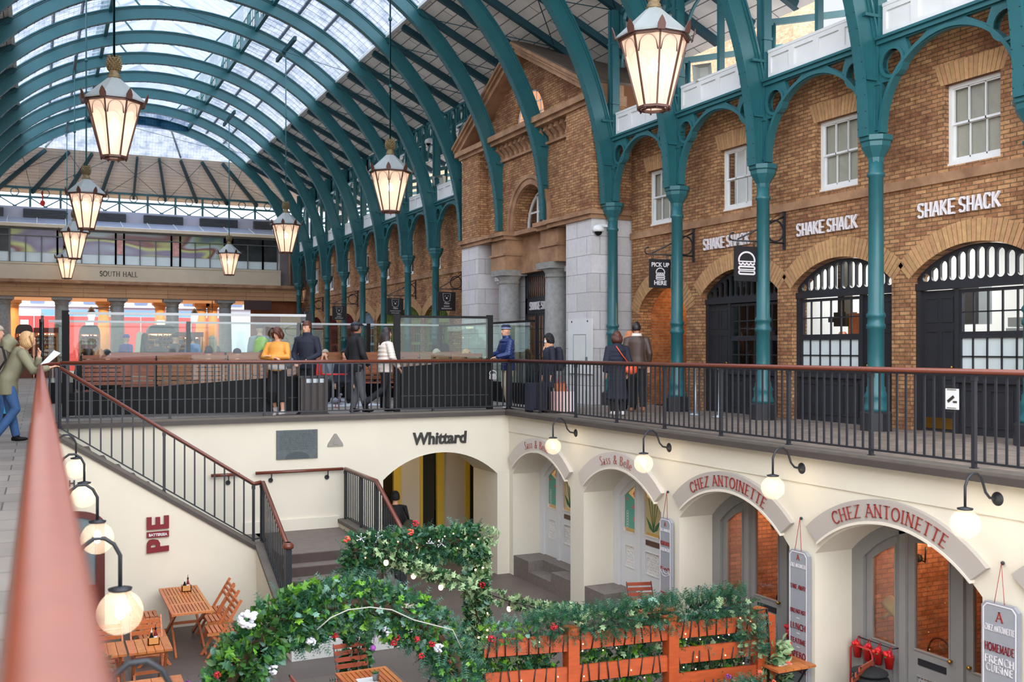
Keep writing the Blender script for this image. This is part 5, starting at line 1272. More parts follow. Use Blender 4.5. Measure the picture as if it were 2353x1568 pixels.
# ================================================================ SIGNS ON THE COURT WALLS
INK = mat('dark_lettering', S(48, 46, 44), .5); RED = mat('dark_red_lettering', S(122, 18, 30), .5); REDT = mat('thin_red_lettering', S(150, 50, 44), .6)
def big_whittard():
 me = txt('Whittard', .34, INK, off=.010, sx=.93, shear=.08, ext=.015)
 place_txt(me, (7.5, 19.28, -.55), '-y', name='shop_lettering', label='dark lettering reading whittard above the large back arch', cat='lettering')
big_whittard()
t = thing('plaque', 'dark grey inscribed plaque on the cream back wall', 'plaque', (4.53, 19.28, -.84))
m = MB(); m.box(4.13, 19.26, -.83, 4.93, 19.3, -.27); part('plate', m, mat('slate_plaque', S(88, 96, 98), .5, var=.15, vs=12, bump=.3, bs=90), t)
m = MB()
rnd = random.Random(5)
for r_ in range(11):
 x = 4.19
 while x < 4.86: w_ = rnd.uniform(.02, .06); m.box(x, 19.254, -.31-r_*.033, min(x+w_, 4.88), 19.262, -.30-r_*.033); x += w_+.014
m.plate([(4.53+.24*cos(pi*i/16), -.82+.13*sin(pi*i/16)) for i in range(17)], [], 19.255, 19.262, 'y'); part('inscription', m, mat('plaque_relief', S(66, 74, 78), .5), t)
t = thing('triangle_plaque', 'small grey triangular plaque beside the larger one', 'plaque', (5.29, 19.28, -.7))
m = MB(); m.plate([(5.13, -.62), (5.45, -.62), (5.44, -.57), (5.31, -.37), (5.27, -.37), (5.14, -.57)], [], 19.27, 19.3, 'y'); part('plate', m, mat('cast_plaque', S(150, 144, 136), .6, bump=.4, bs=60), t)
m = MB(); m.lathe([(.001, 0), (.05, .0), (.05, .02)], (0, 0, 0), 12); me = m.mesh(bpy.data.materials['cast_plaque']); me.transform(Matrix.Rotation(pi/2, 4, 'X')); me.transform(Matrix.Translation((5.29, 19.275, -.54))); part('boss', me, None, t)
# PIE sign: letters turned a quarter
t = thing('pie_sign', 'dark red rotated letters with a battersea strip on the cream stair wall', 'sign', (1.83, 17.98, -2.2))
P_, I_E = at(337, 1188, y=17.98), at(388, 1268, y=17.98)
xa, xb = P_.x, I_E.x; zt, zb = P_.z, I_E.z
def blk(poly, holes=[]):
 m = MB(); m.plate([(xa+(xb-xa)*u, zt+(zb-zt)*v) for u, v in poly], [[(xa+(xb-xa)*u, zt+(zb-zt)*v) for u, v in h] for h in holes], 17.95, 18.0, 'y'); return m
part('letter_e', blk([(0, .36), (0, .02), (.22, .02), (.22, .24), (.40, .24), (.40, .03), (.60, .03), (.60, .24), (.78, .24), (.78, 0), (1, 0), (1, .35)]), RED, t)
part('strip', blk([(0, .43), (1, .42), (1, .58), (0, .58)]), RED, t)
part('letter_p', blk([(0, 1), (0, .80), (.02, .72), (.10, .65), (.30, .63), (.52, .66), (.60, .74), (.60, .84), (1, .83), (1, .97)], [[(.18, .86), (.18, .80), (.24, .77), (.36, .77), (.42, .80), (.42, .85)]]), RED, t)
place_txt(txt('BATTERSEA', .062, LETW, off=.002, sx=.93), ((xa+xb)/2, 17.945, zt+(zb-zt)*.505), '-y', t)
# dark red door under the stair wall
t = thing('pie_shop_door', 'dark red arched door with glazed top in the stair wall at left', 'door', (.55, 17.98, -3.5))
m = MB(); xl, xr = .02, .99; zc = -1.38
out = [(xl, -3.5), (xl, -1.62)]+[(xl+(xr-xl)*.5+(xr-xl)*.5*cos(a), -1.62+.24*sin(a)) for a in [pi-pi*i/16 for i in range(1, 16)]]+[(xr, -1.62), (xr, -3.5)]
inn = [(xl+.1, -2.62), (xl+.1, -1.68)]+[(xl+(xr-xl)*.5+((xr-xl)*.5-.12)*cos(a), -1.66+.18*sin(a)) for a in [pi-pi*i/12 for i in range(1, 12)]]+[(xr-.14, -1.68), (xr-.14, -2.62)]
m.plate(out, [inn], 17.93, 18.0, 'y')
m.plate([(xl+.12, -3.35), (xr-.16, -3.35), (xr-.16, -2.75), (xl+.12, -2.75)], [[(xl+.16, -3.31), (xr-.2, -3.31), (xr-.2, -2.79), (xl+.16, -2.79)]], 17.915, 17.93, 'y'); m.box((xl+xr)/2-.03, 17.915, -3.35, (xl+xr)/2+.0, 17.93, -2.75)
part('frame', m, mat('oxblood_paint', S(92, 36, 30), .4), t); m = MB(); m.plate(inn, [], 17.97, 17.98, 'y'); part('pane', m, mat('reflecting_pane', S(112, 132, 138), .15, var=.06), t)
m = MB(); m.box(.28, 17.91, -2.72, .42, 17.93, -2.66); part('letter_plate', m, BRASS, t)
# notices further left on the wall
place_txt(txt('H.', .14, INK, off=.003), (at(168, 1112, y=17.97).x, 17.98, at(168, 1112, y=17.97).z), '-y', name='wall_lettering', label='fragment of dark lettering on the stair wall behind the globe lamps', cat='lettering')
# ================================================================ ARCHED SIGNS AND DOORS, right wall
SIGNG = mat('warm_grey_sign', S(178, 170, 162), .6); SIGNP = mat('pale_pink_grey_sign', S(206, 196, 186), .6); EDGEP = mat('cream_sign_edge', S(226, 216, 200), .6)
THINR = mat('faint_red_lettering', S(120, 70, 64), .6)
def archsign(c, text, kind, label):
 ri, ro = 1.79, 2.05; a0 = radians(42)
 t = thing('arched_sign', label, 'sign', (9.06, c, -.6), 'arched fascia signs over the court doors')
 out = [(c+ro*sin(-a0+2*a0*i/28), AZ+ro*cos(-a0+2*a0*i/28)) for i in range(29)]
 inn = [(c+ri*sin(-a0*.97+2*a0*.97*i/28), AZ+ri*cos(-a0*.97+2*a0*.97*i/28)) for i in range(29)]
 m = MB(); m.plate(out+inn[::-1], [], 9.03, 9.1, 'x'); part('board', m, SIGNG if kind == 'chez' else SIGNP, t)
 e2 = [(p[0], p[1]-.035) for p in inn]; m = MB(); m.plate(inn+e2[::-1], [], 9.02, 9.1, 'x'); part('edge_moulding', m, EDGEP, t)
 if text:
  R_ = 1.915 if kind == 'chez' else 1.915
  # letters run from +y (left in the picture) to -y
  def path(u):
   a = u/R_; return (R_*sin(a), R_*cos(a), -a)
  if kind == 'chez': mb = serif(text, .148, path, thin=.035, thick=.085, track=.16); me = mb.mesh(REDT)
  else:
   me = None; mb = MB(); x = 0; parts = []
   W = 0; ms = []
   for ch in text:
    g = txt(ch if ch != ' ' else '.', .25, THINR, off=-.008, sx=.8, ext=.004); xs_ = [v.co.x for v in g.vertices]; wd = (max(xs_)-min(xs_)) if ch != ' ' else .05
    ms.append((ch, g, wd, (max(xs_)+min(xs_))/2)); W += wd+.036
   x = -W/2
   for ch, g, wd, mid in ms:
    if ch != ' ':
     ys_ = {'g': 0}; u = x+wd/2; X, Z, a = path(u)
     base = -.075
     zmin = -.075
     g.transform(Matrix.Translation((-mid, 0, 0)))
     g.transform(Matrix.Translation((0, 0, 0))); g.transform(Matrix.Rotation(-a, 4, 'Y')); g.transform(Matrix.Translation((X, 0, Z)))
     vs = [tuple(v.co) for v in g.vertices]; fs = [tuple(p.vertices) for p in g.polygons]; mb.add(vs, fs)
    x += wd+.036
   me = mb.mesh(REDT)
  place_txt(me, (9.02, c, AZ-.0), '-x', t)
archsign(8.72, 'CHEZ ANTOINETTE', 'chez', 'large warm grey arched sign lettered in red over the nearest grey doors')
archsign(11.75, 'CHEZ ANTOINETTE', 'chez', 'warm grey arched sign lettered in red over the second grey doors from the right')
archsign(14.8, 'Sass & Belle', 'sass', 'pale arched sign with thin lettering over the right pair of white doors')
archsign(17.85, 'Sass & Belle', 'sass', 'pale arched sign partly behind a globe lamp over the far white doors')
archsign(5.68, '', 'chez', 'warm grey arched sign mostly cut off by the right edge')
GREYJ = mat('grey_joinery', S(142, 140, 138), .5, var=.04, vs=3); WHJ = mat('white_joinery', S(222, 222, 222), .45)
AMBER = glassy('shop_pane', (.92, .88, .84), .12)
def lattice(y0, y1, z0, z1, x):
 m = MB(); holes = []; ny = max(3, int((y1-y0)/.045)); nz = int((z1-z0)/.045)
 for i in range(ny):
  for j in range(nz):
   cy_ = y0+(y1-y0)*(i+.5+(.25 if j % 2 else -.25))/ny; cz = z0+(z1-z0)*(j+.5)/nz; r = .014
   holes.append([(cy_+r*cos(a), cz+r*sin(a)) for a in (0, pi/3, 2*pi/3, pi, 4*pi/3, 5*pi/3)])
 m.plate([(y0-.01, z0-.01), (y1+.01, z0-.01), (y1+.01, z1+.01), (y0-.01, z1+.01)], holes, x, x+.012, 'x'); return m
def door_leaf(t, ylo, yhi, z0, z1, x, jm, R_=None, cz=None, cy_=0, name='door', glaze0=None, grille=True, knob=None, openrot=0):
 """leaf between ylo..yhi; top follows arch centre cy_,cz radius R_"""
 top = lambda y, d=0: (min(z1, cz+sqrt(max(.01, (R_-d)**2-(y-cy_)**2))) if R_ else z1)
 n = 8; gl = glaze0 if glaze0 is not None else z0+1.05
 out = [(ylo, z0)]+[(ylo+(yhi-ylo)*i/n, top(ylo+(yhi-ylo)*i/n)) for i in range(n+1)]+[(yhi, z0)]
 a, b = ylo+.10, yhi-.10
 h1 = [(a, gl)]+[(a+(b-a)*i/n, top(a+(b-a)*i/n, .1)-.03) for i in range(n+1)]+[(b, gl)]
 holes = [h1]; gy0, gy1 = a+.04, b-.04
 if grille: holes.append([(gy0, z0+.38), (gy1, z0+.38), (gy1, z0+.78), (gy0, z0+.78)])
 m = MB(); m.plate(out, holes, x, x+.05, 'x')
 m.sweep([(x-.005, p[0], p[1]) for p in h1], [(-.012, -.01), (.012, -.01), (.012, .01), (-.012, .01)], closed=True, up=(1, 0, 0))
 if not grille: m.plate([(a, z0+.15), (b, z0+.15), (b, gl-.12), (a, gl-.12)], [[(a+.03, z0+.18), (b-.03, z0+.18), (b-.03, gl-.15), (a+.03, gl-.15)]], x-.012, x+.01, 'x')
 else: m.sweep([(x-.005, gy0, z0+.38), (x-.005, gy1, z0+.38), (x-.005, gy1, z0+.78), (x-.005, gy0, z0+.78)], [(-.01, -.008), (.01, -.008), (.01, .008), (-.01, .008)], closed=True, up=(1, 0, 0))
 d = part(name, m, jm, t)
 m = MB(); m.plate(h1, [], x+.022, x+.027, 'x'); part('pane', m, AMBER, d)
 if grille: part('grille', lattice(gy0, gy1, z0+.38, z0+.78, x+.018), jm if jm is WHJ else LATM, d)
 if knob is not None: m = MB(); m.ball((x-.04, knob, z0+1.1), .028, 8); m.tube([(x, knob, z0+1.1), (x-.04, knob, z0+1.1)], .012, 6); part('door_knob', m, BRASS, d)
 return d
LATM = mat('pale_grille', S(196, 196, 196), .4, metal=.3)
def courtfront(c, jm, label, z0=-3.5, room='amber', opened=False):
 x = 9.78; hw = 1.17; t = thing('door_set', label, 'doors', (x, c, z0), 'arched door sets of the court')
 Rr = 1.68; cz = -2.52
 arc = lambda r_, n=20: [(c+r_*sin(-math.asin(min(1, hw/Rr))+2*math.asin(min(1, hw/Rr))*i/n), cz+r_*cos(-math.asin(min(1, hw/Rr))+2*math.asin(min(1, hw/Rr))*i/n)) for i in range(n+1)]
 ao = [(c-hw-.14, z0), (c-hw-.14, -1.20)]+arc(Rr+.10)+[(c+hw+.14, -1.2), (c+hw+.14, z0)]
 k = (hw-.10)/hw
 ai = [(c+(p[0]-c)*k, p[1]-.10) for p in arc(Rr)]
 m = MB(); m.plate(ao+[(c+hw-.10, z0)]+ai[::-1]+[(c-hw+.10, z0)], [], x-.05, x+.1, 'x')
 # two mullions
 ym = [c+.42, c-.44]
 for y in ym[:1]+ym[1:]: m.box(x-.05, y-.05, z0, x+.08, y+.05, cz+sqrt(Rr*Rr-(y-c)**2)-.08)
 part('frame', m, jm, t)
 R2 = Rr-.09
 door_leaf(t, c+.47, c+hw-.11, z0, 9, x, jm, R2, cz, c, 'side_light', grille=(jm is WHJ), glaze0=z0+(1.02 if jm is WHJ else 1.05))
 door_leaf(t, c-.37, c+.36, z0, 9, x-.01, jm, R2, cz, c, 'door', knob=c-.30, glaze0=z0+(1.06 if jm is WHJ else 1.10))
 door_leaf(t, c-hw+.12, c-.49, z0, 9, x, jm, R2, cz, c, 'door', knob=c-.56, grille=True)
 if jm is GREYJ:
  m = MB(); m.box(x-.02, c-.22, z0+.92, x-.005, c+.20, z0+1.0); part('letter_slot', m, BLACKP, t)
 else:
  m = MB(); m.box(x-.025, c-.25, z0+.90, x-.01, c+.20, z0+.99); part('letter_slot', m, mat('bronze_slot', S(90, 56, 40), .4) if 'bronze_slot' not in bpy.data.materials else bpy.data.materials['bronze_slot'], t)
 return t
courtfront(17.85, WHJ, 'white arched glazed doors farthest along the court wall', z0=-3.08)
courtfront(14.8, WHJ, 'white arched glazed doors second farthest along the court wall', z0=-3.08)
courtfront(11.75, GREYJ, 'grey arched glazed doors with red flower pots hung at left, second from the right')
courtfront(8.72, GREYJ, 'grey arched glazed doors nearest the right edge of the picture')
courtfront(5.68, GREYJ, 'grey arched glazed doors cut off by the right edge')
DARKW = mat("dark_bentwood", S(60, 34, 26), .4)
# recess side walls fill between arch reveals and door plane; rooms behind
BRW = brick('orange_lit_brick', S(190, 138, 108), S(160, 108, 82), S(140, 104, 84), stain=S(110, 56, 40), st=.4)
m = MB()
for c in CY:
 hw_ = 1.5
 warm = c < 13
 m2 = MB(); m2.box(13.0, c-1.46, -3.5, 13.1, c+1.46, -.15); m2.box(9.9, c-1.46, -3.5, 13.0, c-1.43, -.15); m2.box(9.9, c+1.43, -3.5, 13.0, c+1.46, -.15); m2.box(9.9, c-1.43, -.2, 13.0, c+1.43, -.15)
 struct('wall_shop', m2, BRW if warm else mat('mint_shop_wall', S(206, 196, 150), .7) if 'mint_shop_wall' not in bpy.data.materials else bpy.data.materials['mint_shop_wall'])
 l = bpy.data.lights.new('cellar_light', 'POINT'); l.energy = 42 if warm else 30; l.color = (1, .56, .30) if warm else (1, .72, .5); l.shadow_soft_size = .12; o = bpy.data.objects.new('cellar_light', l); COL.objects.link(o); o.location = (11.3, c+.2, -1.0)
 if warm:
  t = thing('wall_sconce', 'lit candle style wall lamp inside the %s restaurant doors' % {5.68: 'cut off', 8.72: 'nearest', 11.75: 'second'}[c], 'wall lamp', (10.95, c+1.42, -1.5), 'restaurant wall lamps')
  p = (11.1, c+1.22, -1.32)
  mm = MB(); mm.tube([(p[0], c+1.42, p[2]-.3), (p[0]+.02, c+1.32, p[2]-.34), (p[0], c+1.28, p[2]-.12)], .015, 6); mm.ball((p[0], c+1.41, p[2]-.3), .06, 8); part('arm', mm, BLACKM, t)
  mm = MB(); mm.lathe([(.02, -.1), (.035, 0), (.02, .07), (.004, .1)], p, 8); part('bulb', mm, WARMB, t)
  t = thing('bentwood_chair', 'dark bentwood chair inside the %s restaurant doors' % {5.68: 'cut off', 8.72: 'nearest', 11.75: 'second'}[c], 'chair', (11, c, -3.5), 'chairs inside the restaurant')
  mm = MB(); ox, oy = 10.55, c+.75; mm.lathe([(.2, .44), (.22, .46), (.2, .48)], (ox, oy, -3.5), 14); part('seat', mm, DARKW, t)
  mm = MB(); mm.tube([(ox+.18, oy-.18, -3.05)]+[(ox+.22, oy+.2*cos(a), -2.75+.22*sin(a)) for a in [pi-pi*i/10 for i in range(11)]]+[(ox+.18, oy+.18, -3.05)], .014, 6); part('backrest', mm, DARKW, t)
  for dx in (-.14, .14):
   for dy in (-.14, .14): mm = MB(); mm.tube([(ox+dx, oy+dy, -3.05), (ox+dx*1.3, oy+dy*1.3, -3.5)], .014, 6); part('leg', mm, DARKW, t)
DARKW2 = None
# watering can leaning in the nearest restaurant window, pictures on the white doors' glass
t = thing('watering_can', 'cream enamel jug hung behind the left pane of the nearest grey doors', 'jug', (9.95, 9.45, -2.1))
m = MB(); m.tube([(9.98, 9.62, -1.98), (9.98, 9.28, -2.16)], [.10, .09], 14); m.tube([(9.98, 9.35, -2.0), (9.98, 9.22, -1.95), (9.98, 9.2, -2.2), (9.98, 9.3, -2.2)], .012, 6); m.tube([(9.98, 9.55, -2.1), (9.98, 9.72, -2.24)], .02, 6); part('jug', m, mat('cream_enamel', S(196, 176, 130), .4), t)
MINT = mat('mint_vinyl', S(96, 170, 150), .6); PINKV = mat('pink_vinyl', S(222, 110, 110), .6); GRV = mat('green_vinyl', S(60, 110, 70), .6); ROSE = mat('dusky_rose', S(170, 80, 90), .6); CREAMV = mat('yellow_vinyl', S(226, 216, 160), .6)
for c in (17.85, 14.8):
 nm = 'farthest' if c > 16 else 'second farthest'
 x = 9.795; z0 = -3.08
 t = thing('window_graphic', 'mint and pink flower graphic on the narrow left pane of the %s white doors' % nm, 'window sticker', (x, c+.75, z0+1.1), 'flower graphics on the white doors')
 m = MB(); m.plate([(c+.58, z0+1.1), (c+.95, z0+1.1), (c+.95, z0+1.78), (c+.58, z0+1.62)], [], x, x+.004, 'x'); part('mint_ground', m, MINT, t)
 m = MB()
 for (dy, dz, r) in ((.66, 1.5, .05), (.63, 1.28, .045), (.88, 1.62, .04), (.62, 1.74, .06)):
  pts = []
  for k in range(10): a = 2*pi*k/10; rr = r if k % 2 == 0 else r*.55; pts.append((c+dy+rr*cos(a), z0+dz+rr*sin(a)))
  m.plate(pts, [], x-.004, x, 'x')
 part('flowers', m, PINKV, t)
 m = MB()
 for k in range(6): m.sweep([(x-.003, c+.86+.03*cos(a), z0+1.13+k*.05+.03*sin(a)) for a in [2*pi*j/8 for j in range(8)]], [(-.004, -.002), (.004, -.002), (.004, .002), (-.004, .002)], closed=True, up=(1, 0, 0))
 part('script_writing', m, LETW, t)
 t = thing('window_graphic', 'leafy stem and rose graphic on the wide pane of the %s white doors' % nm, 'window sticker', (x, c, z0+1.2), 'flower graphics on the white doors')
 m = MB(); m.plate([(c-.25, z0+1.12), (c+.25, z0+1.12), (c+.25, z0+1.75), (c-.25, z0+1.68)], [], x-.002, x, 'x'); part('green_ground', m, CREAMV, t)
 m = MB()
 for dy in (-.16, -.06, .05, .15): m.bar((x-.006, c+.0, z0+1.16), (x-.006, c+dy, z0+1.72), .004, .012)
 for s_ in (-1, 1): m.plate([(c, z0+1.14), (c+s_*.07, z0+1.26), (c+s_*.22, z0+1.38), (c+s_*.12, z0+1.20)], [], x-.01, x-.004, 'x')
 part('stems', m, GRV, t)
 m = MB()
 for k, a in enumerate((-.8, -.4, 0, .4, .8)): q = [(c+.0, z0+1.74), (c+.12*sin(a-.3), z0+1.74+.15*cos(a-.3)), (c+.22*sin(a), z0+1.74+.24*cos(a)), (c+.12*sin(a+.3), z0+1.74+.15*cos(a+.3))]; m.plate(q, [], x-.012+k*.001, x-.008+k*.001, 'x')
 part('bloom', m, ROSE, t)
# stone door steps
STEPM = mat('granite_step', S(120, 110, 104), .7, var=.15, vs=14)
for c, nm in ((17.85, 'far'), (14.8, 'nearer')):
 m = MB(); x0, x1 = 9.11, 9.74
 m.box(9.45, c-1.25, -3.5, 9.8, c+1.25, -3.08); m.box(x0, c+.55, -3.5, 9.45, c+1.25, -3.08); m.box(x0, c-1.25, -3.5, 9.45, c-.45, -3.10); m.box(x0, c-.45, -3.5, 9.45, c+.55, -3.29)
 solo('door_steps', m, STEPM, 'notched granite doorstep in front of the %s pair of white doors' % nm, 'steps', 'granite doorsteps')
# ---- hanging menu boards
def board(y, zt, h_, w_, lines, label, yaw=0):
 t = thing('menu_board', label, 'sign', (9.0, y, zt-h_), 'tall hanging menu boards')
 x = 9.02; c = .05
 out = [(y-w_/2+c, zt-h_), (y+w_/2-c, zt-h_), (y+w_/2, zt-h_+c), (y+w_/2, zt-c), (y+w_/2-c, zt), (y-w_/2+c, zt), (y-w_/2, zt-c), (y-w_/2, zt-h_+c)]
 m = MB(); m.plate(out, [], x, x+.05, 'x'); part('board', m, SIGNB2, t)
 i1 = [((p[0]-y)*.88+y, (p[1]-(zt-h_/2))*.975+zt-h_/2) for p in out]
 m = MB(); m.sweep([(x-.002, p[0], p[1]) for p in i1], [(-.006, -.003), (.006, -.003), (.006, .003), (-.006, .003)], closed=True, up=(1, 0, 0)); part('white_border', m, LETW, t)
 for s_, size, dz, mt, serifed in lines:
  if s_ == '*':
   m = MB(); m.sweep([(x-.004, y+.13*cos(a)*(.7 if k % 2 else 1), zt-dz+.07*sin(a)) for k, a in enumerate([2*pi*j/14 for j in range(14)])], [(-.004, -.002), (.004, -.002), (.004, .002), (-.004, .002)], closed=True, up=(1, 0, 0)); m.sweep([(x-.004, y-.02+.07*cos(a), zt-dz+.02+.05*sin(a)) for a in [2*pi*j/10 for j in range(10)]], [(-.004, -.002), (.004, -.002), (.004, .002), (-.004, .002)], closed=True, up=(1, 0, 0)); part('drawing', m, LETW, t); continue
  if s_ == '-': m = MB(); m.box(x-.004, y-.03, zt-dz-.003, x, y+.03, zt-dz+.003); part('dash', m, LETW, t); continue
  m = serif(s_, size, thin=.08, thick=.16, track=.1, ext=.003)
  W_ = serif_len(s_)*size; me = m.mesh(mt); lim = w_*.80
  if W_ > lim: me.transform(Matrix.Diagonal((lim/W_, 1, 1, 1)))
  place_txt(me, (x-.003, y, zt-dz), '-x', t)
 m = MB(); m.tube([(x, y+.06, zt), (x+.03, y, zt+.42), (x, y-.06, zt)], .005, 4); part('red_cord', m, RED2, t)
 m = MB(); m.ball((9.07, y, zt+.42), .022, 8); part('nail', m, BLACKM, t)
SIGNB2 = mat('blue_grey_board', S(150, 152, 158), .6, var=.04); RED2 = mat('red_ribbon', S(186, 50, 48), .6)
head = [('A', .07, .09, REDT, 1), ('CHEZ ANTOINETTE', .045, .20, LETW, 1)]
board(10.22, -1.35, 1.78, .36, head+[('TAKE AWAY', .055, .48, RED, 1), ('BREAKFAST', .05, .80, RED, 1), ('-', 0, .89, 0, 0), ('LUNCH', .075, 1.0, RED, 1), ('-', 0, 1.09, 0, 0), ('TEATIME', .06, 1.19, RED, 1), ('-', 0, 1.27, 0, 0), ('APERO', .075, 1.37, RED, 1), ('-', 0, 1.45, 0, 0), ('DINNER', .07, 1.56, RED, 1)], 'tall blue grey menu board listing breakfast lunch teatime apero and dinner')
board(7.18, -1.35, 1.78, .44, [('A', .10, .14, REDT, 1), ('CHEZ ANTOINETTE', .06, .27, LETW, 1), ('HOMEMADE', .08, .47, RED, 1), ('FRENCH', .075, .60, LETW, 1), ('CUISINE', .07, .69, LETW, 1), ('BREAKFAST', .065, .92, RED, 1), ('*', 0, 1.12, 0, 0), ('COFFEE & TEA', .06, 1.34, RED, 1), ('*', 0, 1.5, 0, 0)], 'tall blue grey menu board headed homemade french cuisine at the right edge')
board(13.30, -1.40, 1.85, .32, [('A', .06, .09, REDT, 1), ('CHEZ ANTOINETTE', .04, .19, LETW, 1), ('HOMEMADE', .06, .40, REDT, 1), ('FRENCH', .05, .50, LETW, 1), ('*', 0, .85, 0, 0), ('FRENCH WINES', .04, .8, REDT, 1), ('COCKTAILS', .045, 1.2, REDT, 1), ('*', 0, 1.35, 0, 0), ('CREPES', .045, 1.55, REDT, 1)], 'narrow pale menu board hanging between the white doors and the grey doors')
# ================================================================ GLOBE LAMPS
GLOBE = glassy('ribbed_globe_glass', (.97, .93, .88), .06, .06, diff=.10, dcol=(1, .95, .88), emis=(1, .74, .48), es=.10)
BULB = emis('globe_bulb', (1, .86, .64), 26)
def globe_lamp(s_, x, y, label, light=True):
 """s_=-1: on right wall reaching left; +1: on left wall reaching right"""
 t = thing('globe_lamp', label, 'lamp', (x, y, -.27), 'globe lamps on swan neck arms')
 gx = x+s_*.50; zt = -.34
 m = MB(); pts = []
 for p in [(0, -.27), (.06, -.265), (.14, -.25), (.20, -.19), (.235, -.10), (.27, -.03), (.33, .015), (.40, .015), (.46, -.03), (.50, -.11), (.50, -.33)]: pts.append((x+s_*p[0], y, p[1]))
 m.tube(pts, .014, 8); part('swan_neck', m, BLACKM, t)
 m = MB(); m.tube([(x, y, -.27), (x+s_*.02, y, -.27), (x+s_*.03, y, -.27), (x+s_*.06, y, -.27)], [.075, .075, .05, .02], 18); part('wall_rose', m, BLACKM, t)
 m = MB(); m.lathe([(.075, -.35), (.08, -.335), (.02, -.32)], (gx, y, 0), 16); part('gallery', m, BLACKM, t)
 m = MB(); vs = []; n = 32; mm = 14; R_ = .152
 prof = [(R_*sin(th), -.36-R_*.93-R_*cos(th)*-1*1.0) for th in []]
 pr = []
 for i in range(mm+1):
  th = .0+(pi-.42)*i/mm; pr.append((max(.001, R_*sin(th)), -.50-R_*cos(th)))
 m.lathe(pr, (gx, y, 0), 24); part('globe', m, GLOBE, t)
 m = MB(); m.lathe([(.001, -.08), (.022, -.065), (.032, -.03), (.028, .01), (.015, .045)], (gx, y, -.47), 12); part('bulb', m, BULB, t)
 if light:
  l = bpy.data.lights.new('globe_light', 'POINT'); l.energy = 9; l.color = (1, .70, .42); l.shadow_soft_size = .03; o = bpy.data.objects.new('globe_light', l); COL.objects.link(o); o.location = (gx, y, -.47)
names = ['nearest the right edge of the picture', 'between the two red lettered arched signs', 'over the right end of the pale arched sign', 'farthest along the right wall']
for (y, nm) in zip((7.25, 10.22, 13.28, 16.34), names): globe_lamp(-1, 9.1, y, 'lit globe lamp on the right wall, '+nm)
names = ['only its arm showing', 'largest and lowest lit globe', 'second from the bottom', 'third from the bottom', 'topmost globe']
for (y, nm) in zip((4.35, 7.3, 10.25, 13.3, 16.35), names): globe_lamp(1, .0, y, 'lit globe lamp on the left wall, '+nm)
